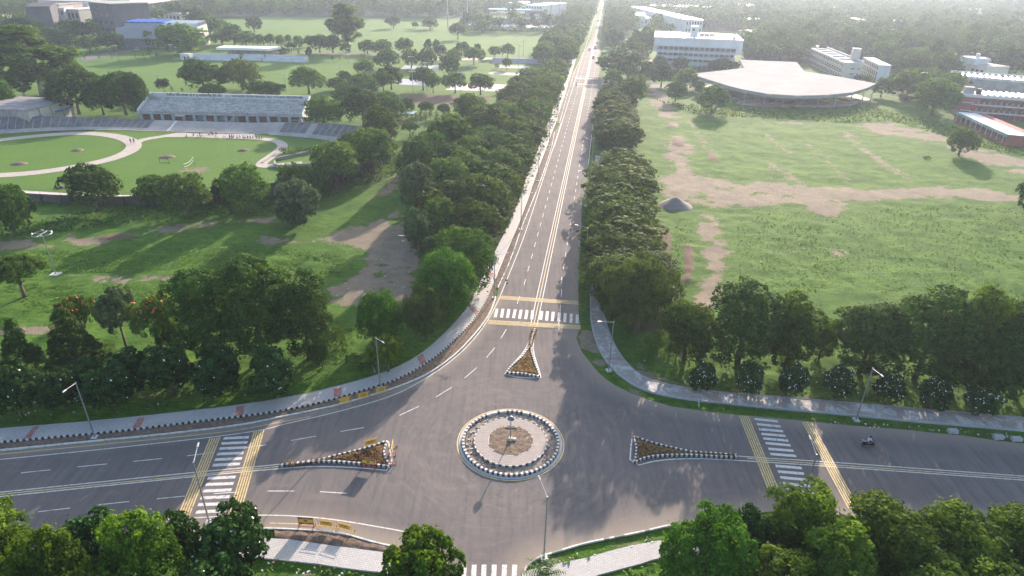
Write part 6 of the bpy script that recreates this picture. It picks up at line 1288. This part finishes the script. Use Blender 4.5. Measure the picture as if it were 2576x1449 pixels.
DESC = {'bloom': 'small white flowered tree', 'neem': 'dense dark domed tree', 'dome': 'full rounded green tree', 'round': 'round green tree', 'darkround': 'dark round tree', 'tall': 'tall dense dark tree', 'young': 'tall tree with yellow green tips', 'spread': 'wide spreading tree', 'feather': 'loose feathery grey green tree', 'euca': 'big pale eucalyptus', 'vine': 'bright creeper covered tree', 'willow': 'drooping olive tree', 'pine': 'dark conical tree', 'champa': 'dark tree with white flowers', 'flame': 'tree topped with orange flowers', 'lime': 'lime green ball shaped tree', 'cypress': 'clipped cypress', 'light': 'pale green tree', 'yellow': 'yellow green tree', 'silver': 'silvery dark round tree', 'shrub': 'low green shrub', 'sprig': 'loose sunlit green tree', 'maple': 'broad bright green tree'}
TRNG = random.Random(99)
USED = set(); NTREE = [0]
def plant(kind, X, Y, Wm, Hm, label, group, lod=None, rz=None, bare=False):
    d = P(X, Y, 3)[2]; lod = lod or ('N' if d < 128 else ('M' if d < 300 else 'F'))
    nv_ = 2 if lod == 'N' else 3; key = (kind, lod, TRNG.randint(0, nv_-1))
    Wd, H = KIND[kind][:2]
    if key not in PROTO: PROTO[key] = crown(*key)
    t = thing(CATN[kind], label, 'shrub' if kind == 'shrub' else 'tree', (X, Y, 0), TRNG.uniform(0, 6.28) if rz is None else rz, group)
    t.scale = (Wm/Wd, Wm/Wd, Hm/H); NTREE[0] += 1
    for nm, me in PROTO[key]:
        if bare and nm == 'trunk': continue
        link(nm, me, t)
    return t
def tree(kind, cx, by, ty, w, where, group):
    """cx, by: foot of the tree in the photo; ty: its top; w: crown width there"""
    X, Y = G(cx, by); H = HT(cx, by, ty); d = P(X, Y, H*.55)[2]; Wm = w*d/FPX
    H = max(1.0, H)
    return plant(kind, X, Y+0, Wm, H, DESC[kind]+' '+where, group)
g1_ = 'trees behind the left footpath'
for a in (('pine',72,935,798,104,'at the left end behind the white flowered row'), ('pine',205,945,768,150,'second conical one from the left, the larger'), ('flame',222,870,752,100,'farther back between the conical trees and the feathery one'),
 ('feather',318,872,722,108,'with a thin trunk, behind the white flowered row'), ('flame',412,892,757,135,'nearer the tall dark clump'), ('yellow',432,885,800,62,'small one in front of the orange flowered tree'),
 ('tall',535,895,672,153,'left one of the clump of three'), ('tall',662,900,642,164,'highest, in the middle of the clump of three'), ('tall',778,900,684,136,'right one of the clump of three'),
 ('champa',55,1045,905,128,'leftmost of the row behind the left footpath'), ('champa',165,1032,935,98,'second from the left in the front row'), ('champa',225,985,905,90,'half hidden behind the front row near the left'), ('champa',290,1022,930,128,'third in the front row behind the left lamp'),
 ('champa',325,985,888,118,'behind and above the third of the front row'), ('champa',437,987,874,122,'in the middle of the row, trunk showing'), ('champa',552,988,884,128,'right of the middle in the row'), ('champa',692,1002,878,118,'rightmost of the row behind the left footpath'),
 ('darkround',812,925,858,48,'small one with a stout trunk right of the tall clump'), ('shrub',845,865,824,52,'at the right foot of the tall clump'), ('vine',962,870,728,124,'left of a drooping one near the bend of the left path'), ('willow',1073,852,726,130,'beside the bend of the left footpath'),
 ('lime',977,935,845,118,'beside the lamp on the bend of the left footpath'), ('spread',62,748,655,140,'alone on the meadow at the left edge'), ('vine',1120,792,632,165,'nearest of the avenue group on the left of the long road'), ('vine',1160,718,570,190,'second of the avenue group on the left of the long road'),
 ('feather',1050,560,405,98,'at the left edge of the grove by the bare ground'), ('feather',1055,650,520,80,'lower one at the left edge of the grove'), ('light',1130,520,398,110,'inside the grove left of the avenue'), ('darkround',1120,455,360,110,'in the grove above the pale one'), ('dome',1180,440,345,110,'in the middle of the grove left of the avenue'), ('dome',1085,440,330,90,'at the top left of the grove'),
 ('yellow',1130,402,284,130,'behind the grove, near the clipped cypresses'), ('light',1225,355,260,128,'right of the yellow green one beyond the grove'), ('dome',1185,315,236,92,'beyond the pale one above the grove'),('darkround',1180,570,455,110,'deep in the grove beside the avenue'),('dome',1110,610,500,90,'low in the grove behind the bare ground'),('darkround',1195,500,395,115,'near the top of the grove beside the avenue'),('dome',1250,420,330,100,'between grove and avenue'),('darkround',1105,520,420,95,'dark one in the heart of the grove'),('neem',1225,560,440,120,'between the grove heart and the avenue'),('dome',1290,395,305,95,'against the avenue above the grove'),('light',1160,480,380,90,'pale small crown inside the grove'),('feather',1100,690,590,85,'below the grove by the bare ground'),('darkround',1050,470,350,95,'behind the feathery one at the grove edge'),('neem',1320,330,250,90,'against the avenue near the far net'),('dome',1275,345,262,90,'left of the avenue beyond the grove')): tree(*a, g1_)
for i, (x, y) in enumerate(((0,790),(130,800),(250,852),(560,905),(870,880),(905,900),(620,940))): tree('shrub', x+20, y+30, y+8, 45, ['at the far left of the meadow track','left of the second conical tree','between the orange flowered trees','under the tall clump','below the creeper covered tree','in the grass near the lime green tree','under the highest dark tree'][i], g1_)
g2_ = 'trees behind the right footpath'
for a in (('willow',1600,838,650,215,'at the near end of the right hand avenue'), ('young',1720,905,750,127,'with pale whorled top, left end behind the right footpath'), ('tall',1855,915,707,167,'tallest of the left group behind the right footpath'), ('young',1972,930,739,113,'with a sunlit top right of the tallest one'),
 ('young',2060,902,797,68,'small slim one in a gap behind the right footpath'), ('tall',2160,940,759,149,'right of the gap behind the right footpath'), ('tall',2300,955,720,172,'highest of the right group behind the right footpath'), ('young',2430,968,726,133,'with a lit top near the right edge'), ('tall',2545,988,754,169,'at the right edge behind the footpath'),('tall',2385,975,790,136,'low between the highest one and the lit one'),('tall',2480,990,800,136,'crowded against the right edge group'),
 ('tall',2640,1000,770,169,'cut by the right edge of the frame'), ('shrub',2047,938,902,24,'on a stump below the gap'), ('shrub',1655,880,835,70,'under the drooping olive tree'), ('shrub',1700,900,868,50,'right of the drooping olive tree foot'), ('shrub',1990,905,870,60,'between the trunks behind the right path'),
 ('bloom',1762,985,914,70,'leftmost of the seven round ones by the right footpath'), ('bloom',1878,992,918,74,'second of the seven round ones by the right footpath'), ('bloom',1986,998,922,77,'third of the seven round ones by the right footpath'), ('bloom',2101,1005,928,80,'fourth of the seven round ones by the right footpath'), ('bloom',2228,1014,946,74,'fifth of the seven round ones by the right footpath'), ('bloom',2340,1027,957,85,'sixth of the seven round ones by the right footpath'), ('bloom',2460,1046,980,88,'seventh and darkest of the round ones by the right footpath')): tree(*a, g2_)
g3_ = 'trees along the bottom edge'
for a in (('young',1985,1425,1215,156,'leftmost tall one in the bottom right clump'), ('young',2192,1470,1270,215,'second tall one in the bottom right clump'), ('young',2370,1480,1293,215,'third in the bottom right clump'), ('young',2530,1490,1300,198,'in the bottom right corner'), ('young',2060,1540,1335,186,'lower front one in the bottom right clump'), ('young',1935,1560,1400,169,'at the foot of the bottom right clump'), ('young',2290,1580,1400,203,'cut by the bottom edge at the right'), ('young',2450,1590,1420,203,'low in the bottom right corner'),
 ('maple',1765,1500,1296,262,'at the left of the bottom right clump'), ('champa',1870,1425,1296,128,'behind the broad bright green one at the bottom right'), ('sprig',1075,1560,1348,215,'alone at the bottom between path and road'),
 ('young',15,1465,1270,181,'in the bottom left corner'), ('yellow',175,1560,1345,185,'second from the left along the bottom edge'), ('champa',268,1440,1300,140,'behind the sunlit ones at the bottom left'), ('yellow',385,1520,1306,208,'large sunlit one at the bottom left'), ('champa',470,1425,1300,110,'just right of the large sunlit one'), ('champa',605,1440,1294,185,'largest flowered one at the bottom left with path behind'), ('champa',560,1540,1395,165,'low front one at the bottom left'), ('yellow',85,1600,1420,160,'cut by the bottom left corner'),('yellow',290,1600,1430,150,'low between the sunlit ones at the bottom left')): tree(*a, g3_)
# small date palm
def palm(x, y, label):
    X, Y = G(x, y); t = thing('date_palm', label, 'palm', (X, Y, 0)); MB().tube((0, 0, -.1), (0, 0, .9), .28, .2, 10).obj('trunk', bark, t); r = random.Random(5)
    Q = []
    for i in range(26):
        a = i*2.4; L_ = r.uniform(1.6, 2.4); up = r.uniform(.2, 1.1); d = Vector((math.cos(a), math.sin(a), 0)); s = Vector((-d.y, d.x, 0)); pts = [Vector((0, 0, .9))+d*L_*u+Vector((0, 0, up*L_*u*(1-.75*u))) for u in [j/9 for j in range(10)]]
        for p, q_ in zip(pts, pts[1:]):
            for sg in (-1, 1): m_ = (p+q_)/2; tip = m_+s*sg*.38+d*.2-Vector((0, 0, .1)); Q.append([p, m_-Vector((0, 0, .01)), tip, q_])
    Q = np.array([[tuple(v) for v in q_] for q_ in Q]); link('fronds', qmesh('fronds', Q, LEAF['silver'], np.random.RandomState(1).rand(len(Q))), t)
palm(1368, 1462, 'small date palm with grey green fronds at the bottom edge under the lamp')
g4_ = 'trees round the cycling track'
for a in (('dome',40,592,457,122,'at the left edge by the dark girders of the track'), ('darkround',243,530,414,120,'rising over the near side of the track at the left'), ('dome',390,515,442,80,'left of a pale wide one by the near track'), ('light',475,545,431,120,'wide one at the middle of the near side of the track'), ('dome',625,535,412,112,'right of the wide pale one by the near track'), ('darkround',565,515,452,50,'slim one between two larger ones by the track'),
 ('silver',752,564,455,118,'standing alone on the meadow in front of the track'), ('dome',742,480,411,84,'at the right end bend of the track'), ('light',850,475,350,120,'large loose one outside the right bend of the track'), ('light',940,435,324,118,'upper one outside the right bend of the track'), ('dome',958,370,266,92,'above the right bend of the track'), ('dome',790,500,420,80,'behind the silvery round one'),('light',895,400,330,80,'between the loose ones at the right bend'),
 ('dome',818,322,244,100,'right of the grandstand'), ('darkround',915,318,224,98,'second right of the grandstand'), ('dome',975,305,231,86,'third right of the grandstand'), ('dome',870,262,209,66,'beyond the trees right of the grandstand'), ('dome',912,242,188,88,'beyond the grandstand near the football field corner'), ('darkround',665,250,206,88,'dark one rising over the grandstand lettering'),
 ('darkround',515,232,150,110,'left of a big pair on the near football field edge'), ('willow',612,226,148,120,'right of a big pair on the near football field edge'), ('dome',537,245,210,62,'below the big pair behind the grandstand'), ('feather',415,234,196,40,'slender one left of the big pair'), ('dome',318,288,180,105,'left behind the grandstand'), ('darkround',352,290,182,60,'touching the left end of the grandstand'), ('darkround',200,288,169,132,'broad one behind the shed'), ('dome',262,289,196,80,'between the shed and the grandstand'),
 ('dome',14,290,198,70,'at the left edge behind the shed'), ('dome',129,293,256,38,'small one in front of the shed wall'), ('euca',110,240,66,178,'huge one above the shed roof at the left'), ('euca',28,236,98,130,'at the left edge behind the shed'), ('light',182,228,128,70,'at the right foot of the huge eucalyptus'), ('euca',65,250,150,90,'slimmer one left of the shed ridge'),('yellow',5,180,100,70,'sunlit one cut by the left edge'),
 ('light',778,236,166,84,'wide pale one alone on the near football field edge'), ('shrub',715,385,370,26,'left one in the sunken garden'), ('shrub',737,392,378,22,'pale one in the sunken garden'), ('shrub',757,384,370,26,'middle one in the sunken garden'), ('shrub',778,384,371,30,'right one in the sunken garden')): tree(*a, g4_)
for i, (x, by, ty, w) in enumerate(((60,100,45,75),(95,78,48,60),(20,100,55,70),(150,120,70,80),(190,105,50,75),(228,132,87,62),(290,128,78,60),(320,118,78,32),(385,122,75,38),(460,140,58,118),(495,130,82,60),(255,100,45,70),(345,60,25,60),(320,55,5,50),(400,58,18,50),(450,50,2,70),(500,80,20,60),(530,95,40,60),(555,85,45,40),(590,112,60,50),(560,112,80,60),(620,118,78,62),(640,80,42,40))):
    tree(('dome','darkround','light')[i % 3], x, by, ty, w, ['below the bare concrete block','second below the bare concrete block','left of the bare block, low','below the pale narrow block','between the houses and the drive','flat topped by the drive','right of the flat topped one','small, left of the gymnasium columns','in front of the gymnasium columns','large one at the gymnasium corner','right of the gymnasium corner','above the drive','by the elevated road','against the elevated road','right of the elevated road trees','at the top edge left of centre','in the belt right of the gymnasium','second in the belt right of the gymnasium','small in the belt','at the end of the belt','behind the hut','behind the roofed stand','on the lawn beyond the roofed stand'][i], 'trees round the gymnasium')
g5_ = 'trees dotted over the sports fields'
names = 'alone before the dark belt|tiny one right of the lone tree|beside the end of the hockey hedge|alone near the middle of the far field|at the hockey turf edge|left one of a dark pair beyond the roofed stand|right one of a dark pair beyond the roofed stand|smallest of the sapling row|second of the sapling row|third of the sapling row|fourth of the sapling row|fifth of the sapling row|sixth of the sapling row|left end of the sapling row|low one by the white terrace|at the right end of the white terrace|small, left of the eucalyptus foot|right of the eucalyptus trunk|second right of the eucalyptus trunk|third right of the eucalyptus trunk|below the third, by the far fence|left of the far blue court|behind the far blue court|upright, right of the far blue court|slim upright one beside it|loose one behind the dark court tree|dark one right of the far blue court|behind the dark court tree|left of the leaning net|small, above the leaning net|wide one above the leaning net|left of the bleachers|above the bleachers|corner of the football field|between field and blue court, upper|between field and blue court, lower|small at the field corner|at the bend of the field fence|left one in the row along the blue court|second in the row along the blue court|third in the row before the white court|rightmost before the white court|bush by the hanging net|on the sand court edge|bush on the sand court edge|left over the cypress row|middle over the cypress row|right over the cypress row|small, alone below the shelter'.split('|')
for i, a in enumerate((('darkround',990,71,37,36),('round',1045,72,54,17),('dome',1082,74,45,44),('round',1152,99,56,44),('light',1213,82,48,52),('darkround',805,133,86,50),('darkround',838,133,87,46),('round',727,114,87,18),('dome',752,121,89,25),('darkround',776,118,90,22),('round',734,129,105,30),('dome',707,119,88,25),('round',682,121,84,26),('dome',657,118,86,28),('darkround',706,134,119,42),('darkround',778,142,119,18),('round',870,136,106,27),
 ('dome',925,135,100,46),('dome',963,139,99,52),('light',1017,137,95,50),('dome',975,173,125,64),('willow',1035,171,123,54),('willow',1075,171,122,56),('darkround',1077,129,99,22),('darkround',1098,129,100,20),('feather',1107,153,112,40),('darkround',1129,191,138,52),('dome',1142,161,122,42),('darkround',1162,141,106,46),('darkround',1201,136,110,20),('round',1192,163,118,55),('round',1244,147,115,31),('round',1277,146,108,36),
 ('dome',919,189,150,52),('darkround',985,225,163,60),('round',965,232,178,54),('darkround',866,206,178,31),('dome',848,227,194,50),('round',1065,227,168,62),('round',1090,234,185,38),('round',1145,234,182,62),('round',1209,238,184,67),('shrub',1256,237,222,22),('round',1275,176,145,26),('shrub',1251,173,158,14),('round',1025,292,245,40),('round',1073,288,254,40),('round',1118,294,259,34),('spread',1032,343,310,50))):
    tree(*a, names[i], g5_)
tree('euca', 878, 131, 9, 96, 'with a white trunk standing alone on the far lawn', g5_)
tree('darkround', 850, 95, 50, 52, 'tucked against the lone eucalyptus', g5_)
for i, (x, y) in enumerate(((1013,299),(1024,303),(1035,300),(1047,310),(1058,301),(1071,308),(1083,300),(1098,307))): tree('cypress', x, y, y-28-(3 if i % 2 else 0), 13, ['first','second','third','fourth','fifth','sixth','seventh','eighth'][i]+' from the left in the row behind the shelter', 'clipped cypresses behind the shelter')
for i, (x, by, ty) in enumerate(((214,151,131),(250,149,130),(282,150,119),(341,146,124),(362,144,126),(379,144,114),(397,149,130),(837,153,139),(855,153,138),(910,154,131),(918,150,130),(434,232,213),(459,232,219),(752,141,121))): tree('cypress', x, by, ty, 8, ['leftmost along the far fence of the football field','second along the far fence','third along the far fence, beside a lamp','fourth, before the parked car','fifth, small','sixth, the largest along the far fence','seventh, bushy','left of a pair behind the right terrace','right of a pair behind the right terrace','left of a pair near the court trees','right of a pair near the court trees','left one behind the grandstand','right one behind the grandstand','stubby one at the terrace end'][i], 'small upright cypresses by the football field')
g6_ = 'trees round the campus buildings'
names = 'big one over the right lane beyond the far crossing|below the big one by the right lane|beside the start of the side road|left of a row by the side road|second by the side road|third by the side road|before the left corner of the office block|against the office block galleries|by the green porch|left of the fan shaped roof|before the right part of the office block|right end of the office block|over the left tip of the fan shaped roof|at the left end of the fan shaped roof|big round one below the fan shaped roof|behind the left tip columns|leftmost tall one on the campus lawn|second tall one on the campus lawn|third tall one on the campus lawn|fourth tall one on the campus lawn|fifth tall one on the campus lawn|left of the campus block|behind the campus block|behind the roof edge|beside the cream tower|right of the cream tower|pale ball right of the tower|right of the campus wing|reddish crown behind the big ones|before the cream staff block|big one right of the fan shaped roof tip|largest one before the brick block|between pavilion and hall|before the long hall, first|before the long hall, second|before the long hall, third|before the long hall, fourth|at the right edge above the corner block|alone on the meadow at the right|cut by the right edge beside the bare track|low beyond the bare track|above the long hall left end|beside the roof of the pavilion|second beside the roof of the pavilion'.split('|')
for i, a in enumerate((('darkround',1553,192,125,112),('dome',1543,217,175,50),('light',1590,272,188,64),('light',1590,202,168,42),('yellow',1625,204,152,44),('darkround',1663,218,162,62),('dome',1658,178,140,36),('darkround',1710,180,145,42),('dome',1722,224,172,56),('yellow',1800,178,160,40),('darkround',1812,180,147,66),('yellow',1843,180,154,30),('dome',1757,226,205,30),('darkround',1698,255,205,52),('dome',1788,283,214,80),('round',1757,240,212,26),
 ('tall',1542,125,70,20),('tall',1560,124,77,18),('tall',1594,132,68,24),('tall',1609,129,75,18),('tall',1624,129,64,26),('light',2003,158,117,50),('darkround',2028,122,60,58),('darkround',2075,125,80,44),('darkround',2130,138,78,30),('darkround',2185,140,76,60),('light',2192,147,116,34),('dome',2250,165,120,60),('flame',2282,195,147,62),('darkround',2375,208,147,72),('dome',2277,253,172,95),('dome',2343,288,199,108),('darkround',2215,243,195,52),
 ('dome',2420,230,192,48),('dome',2465,231,190,48),('yellow',2510,233,192,46),('dome',2555,236,194,48),('darkround',2525,195,118,95),('dome',2411,390,321,72),('darkround',2585,548,446,90),('shrub',2330,400,392,20),('darkround',2330,185,140,50),('yellow',2160,205,188,26),('yellow',2180,208,190,24))):
    tree(*a, names[i], g6_)
# the avenue rows, both sides of the long road
def row(off, s0, s1, step, w0, h0, kinds, side, grp, jitter=.8, start=1):
    k = 0; s = s0; ordn = ORD
    while s < s1:
        c = P0+U*s+N*(off+TRNG.uniform(-jitter, jitter)); kd = kinds[k % len(kinds)]; w_ = w0*TRNG.uniform(.9, 1.12); h_ = h0*TRNG.uniform(.9, 1.12)
        lab = DESC[kd]+', '+(ordn[k]+' ' if k < 20 else 'far ')+'of the '+side
        plant(kd, c.x, c.y, w_, h_, lab, grp if k < 20 else grp+' far away'); s += step*TRNG.uniform(.88, 1.12); k += 1
def sG(x, y): return (Vector(G(x, y))-P0).dot(U)
row(15.6, sG(1460,790)+4, sG(1480,450)-4, 7.2, 17.2, 9.6, ('neem',), 'thick near row right of the long road', 'avenue trees right of the long road', .6)
row(15.0, sG(1487,395)+9, sG(1500,250)+2, 7.6, 15.5, 8.8, ('neem',), 'row beyond the gap right of the long road', 'avenue trees right of the long road', .8)
row(-17.0, sG(1290,640)+6, sG(1440,190), 8.0, 13.6, 9.6, ('neem','neem','dome'), 'front row left of the long road', 'avenue trees left of the long road', .9)
row(-27.5, sG(1290,600), sG(1440,210), 9.5, 12.5, 9.2, ('neem','dome','darkround'), 'back row left of the long road', 'avenue trees left of the long road', 1.5)
row(-15.5, sG(1450,165), sG(1450,165)+215, 12.5, 15, 12, ('dome','light','darkround'), 'hazy avenue left of the far road', 'hazy avenue trees', 1.5)
row(13.5, sG(1505,112), sG(1505,112)+200, 12.5, 14, 11.5, ('darkround','dome'), 'hazy avenue right of the far road', 'hazy avenue trees', 1.5)
row(-29, sG(1450,165), sG(1450,165)+200, 14, 15, 12, ('dome','darkround'), 'second hazy row left of the far road', 'hazy avenue trees', 2)
# far woods: the nearest trees one by one, the rest as one mass
BLOCK = []
for o in list(COL.objects):
    if o.parent is None and o.get('category') in ('building', 'pavilion', 'stand', 'grandstand', 'flyover'):
        bpy.context.view_layer.update(); xs = []; ys = []
        for ch in o.children:
            for c_ in ch.bound_box: v = ch.matrix_world @ Vector(c_); xs.append(v.x); ys.append(v.y)
        if xs: BLOCK.append((min(xs)-5, max(xs)+5, min(ys)-26, max(ys)+5))
fr2 = np.random.RandomState(12); cand = []
X_ = fr2.uniform(-900, 1500, 90000); Y_ = fr2.uniform(270, 1750, 90000); dx, dy, dd = P(X_, Y_, 0)
inw = np.zeros(len(X_), bool)
for wp in WOOD: inw |= pip(wp, dx, dy)
inw &= (dx > -260) & (dx < 2840)
for b_ in BLOCK: inw &= ~((X_ > b_[0]) & (X_ < b_[1]) & (Y_ > b_[2]) & (Y_ < b_[3]))
ro = (X_-P0.x)*N.x+(Y_-P0.y)*N.y; av = (np.abs(ro) > 9.5) & (np.abs(ro) < 34) & (Y_ > 620); inw = (inw | av) & (np.abs(ro) > 9.5) & ((np.abs(ro) > 18) | av)
X_, Y_, dd, dx, dy = X_[inw], Y_[inw], dd[inw], dx[inw], dy[inw]
cell = {}; keep = []
for i in np.argsort(dd):
    g_ = 9 if dd[i] < 700 else 12; k = (int(X_[i]//g_), int(Y_[i]//g_), g_)
    if k in cell: continue
    cell[k] = 1; keep.append(i)
NF = 0
for i in keep[:]:
    if NTREE[0] >= 455 or dd[i] > 900: break
    if (dx[i] < -20 or dx[i] > 2600): continue
    if fr2.rand() < .45: continue
    kd = ('dome', 'darkround', 'light', 'darkround', 'dome', 'tall')[fr2.randint(6)]; s = fr2.uniform(.8, 1.3)
    lr = 'left of' if ro[0]*0+((X_[i]-P0.x)*N.x+(Y_[i]-P0.y)*N.y) < 0 else 'right of'
    plant(kd, X_[i], Y_[i], 13*s if kd != 'tall' else 8*s, 11.5*s if kd != 'tall' else 15*s, 'hazy '+DESC[kd]+' in the woods '+lr+' the far road', 'trees of the hazy woods '+lr+' the far road'); keep.remove(i); NF += 1
tm = []; tt_ = []
for i in keep:
    d = dd[i]; n_ = 420 if d < 600 else (200 if d < 1000 else 80); s = fr2.uniform(.6, 1.45)*(1.3 if d > 900 else 1.12); sz = .95 if d < 600 else (1.4 if d < 1000 else 2.2)
    hgt = 11.5*s; a_ = 5.8*s; tl = fr2.rand() < .18
    if tl: a_ *= .6; hgt *= 1.3
    nb = 11; bc = unit(fr2, nb)*np.array([a_*.6, a_*.6, hgt*.24])+np.array([X_[i], Y_[i], hgt*.6]); bi = fr2.randint(0, nb, n_); v = unit(fr2, n_)+np.array([0, 0, .45]); v /= np.linalg.norm(v, axis=1)[:, None]
    pos = bc[bi]+v*(a_*.42*(.85+.3*fr2.rand(n_)))[:, None]; pos[:, 2] = np.maximum(pos[:, 2], .5)
    tm.append(quads(pos, v+unit(fr2, n_)*.6, sz*1.15, fr2)); tt_.append(np.clip(fr2.rand()**1.5*.75+fr2.rand(n_)*.25, 0, 1))
o = link('distant_woods', qmesh('distant_woods', np.concatenate(tm), LEAF['dark'], np.concatenate(tt_))); tag(o, 'hazy mass of distant trees filling the campus woods to the top of the view', 'woods', kind='stuff')
# scrub under the track wall, hedge by the hockey turf, undergrowth banks
def scrub(name, polys, dens, hmax, sz, lm, label, seed, cat='undergrowth'):
    r = np.random.RandomState(seed); Qs = []
    for poly in polys:
        w = GP(poly); xs = [p[0] for p in w]; ys = [p[1] for p in w]; n_ = int((max(xs)-min(xs))*(max(ys)-min(ys))*dens); x = r.uniform(min(xs), max(xs), n_); y = r.uniform(min(ys), max(ys), n_); ok = pip(w, x, y); x, y = x[ok], y[ok]
        h = hmax*vnoise(x+seed*13, y, 4.0)**1.2*(.5+.5*r.rand(len(x))); pos = np.stack([x, y, h*(.35+.65*r.rand(len(x)))], 1)
        if lm == 'tuft': kk = vnoise(x+5, y, 9.0)*.7+.9*r.rand(len(x)) > .62; pos = pos[kk]
        Qs.append(quads(pos, unit(r, len(pos))*(.45 if lm == 'tuft' else .8)+np.array([.15, .5, .9 if lm == 'tuft' else .3]), sz, r))
    Q = np.concatenate(Qs); o = link(name, qmesh(name, Q, LEAF[lm], r.rand(len(Q))**1.5)); return tag(o, label, cat, kind='stuff')
scrub('undergrowth', [[(-60,590),(0,575),(100,560),(200,540),(330,530),(500,520),(640,500),(700,492),(800,470),(950,420),(1010,380),(1040,330),(1050,345),(1010,430),(920,470),(820,505),(700,540),(600,545),(420,555),(250,575),(100,590),(-60,605)]], 3.2, 2.6, .5, 'dark', 'dark weedy undergrowth along the outer wall of the cycling track', 3)
scrub('bank_weeds', [[(1640,250),(1760,270),(1860,275),(1960,283),(2090,286),(2200,270),(2260,285),(2330,300),(2400,320),(2500,360),(2576,390),(2576,400),(2450,365),(2330,330),(2240,305),(2120,308),(1940,300),(1830,294),(1740,285)]], 1.1, 1.8, .7, 'mid', 'rough green weeds on the bank below the fan shaped roof', 4)
scrub('turf_hedge', [[(1165,70),(1440,76),(1440,82),(1165,76)]], .7, 6.5, 1.5, 'mid', 'shaggy hedge along the near side of the blue hockey turf', 5, 'hedge')
scrub('grove_undergrowth', [[(1030,640),(1060,640),(1120,740),(1200,730),(1245,640),(1330,470),(1400,300),(1420,220),(1380,240),(1340,330),(1290,420),(1240,480),(1080,430),(1040,520)]], 1.2, 1.8, .6, 'dark', 'shaded undergrowth beneath the trees left of the long road', 6)
scrub('avenue_weeds', [[(1462,520),(1490,520),(1484,740),(1482,800),(1464,800),(1460,640)],[(1565,830),(1640,845),(1700,860),(1690,900),(1610,900),(1560,870)],[(1520,935),(1548,945),(1570,975),(1548,970)],[(1640,1000),(1800,1020),(1900,1030),(1930,1038),(1920,1044),(1800,1032),(1700,1018)],[(1990,1042),(2300,1070),(2420,1085),(2300,1078),(2100,1062),(2000,1050)]], 12, .35, .2, 'mid', 'short weeds on the verge right of the long road', 7)
scrub('meadow_tufts', [[(-40,640),(400,620),(700,620),(860,640),(900,680),(800,700),(480,680),(0,690)],[(20,715),(460,712),(460,760),(20,790)],[(850,800),(900,830),(880,900),(760,960),(640,1000),(560,985),(700,920),(830,880)],[(0,1060),(400,1020),(620,990),(600,1005),(300,1040),(0,1072)],[(1400,1415),(1520,1380),(1530,1388),(1420,1425)],[(1560,1440),(1640,1415),(1700,1449),(1560,1475)],[(640,1430),(700,1415),(930,1445),(900,1470),(640,1470)]], 9, .4, .3, 'tuft', 'tufts of tall sunlit grass on the left meadow and verges', 8, 'grass')
scrub('field_tufts', [[(1850,560),(1960,525),(2120,545),(2250,515),(2576,520),(2576,760),(2500,730),(2100,740),(1950,730),(1860,700)],[(1700,540),(1740,545),(1750,700),(1745,760),(1680,640)],[(1590,900),(1700,880),(2000,910),(2450,950),(2576,990),(2576,1035),(2300,1015),(1900,980),(1700,950)]], 2.2, .16, .3, 'tuft', 'tufts of short grass over the right hand field', 9, 'grass')
# ---------------------------------------------------------------- haze
hm = bpy.data.materials.new('haze_air'); n, l = nodes(hm); n.remove(n['Principled BSDF']); v_ = n.new('ShaderNodeVolumePrincipled'); v_.inputs['Color'].default_value = (.66, .78, 1.0, 1)
v_.inputs['Density'].default_value = .00018; v_.inputs['Anisotropy'].default_value = .48; l.new(v_.outputs[0], n['Material Output'].inputs['Volume'])
ext = 6400
k = MB().box(-ext, ext, -400, 3900, -3.0, 70); hz_ = k.obj('haze', hm); hz_['kind'] = 'stuff'; hz_['label'] = 'pale even haze in the air over the whole campus'; hz_['category'] = 'haze'
print('TREES', NTREE[0], 'far', NF, 'mass', len(keep))
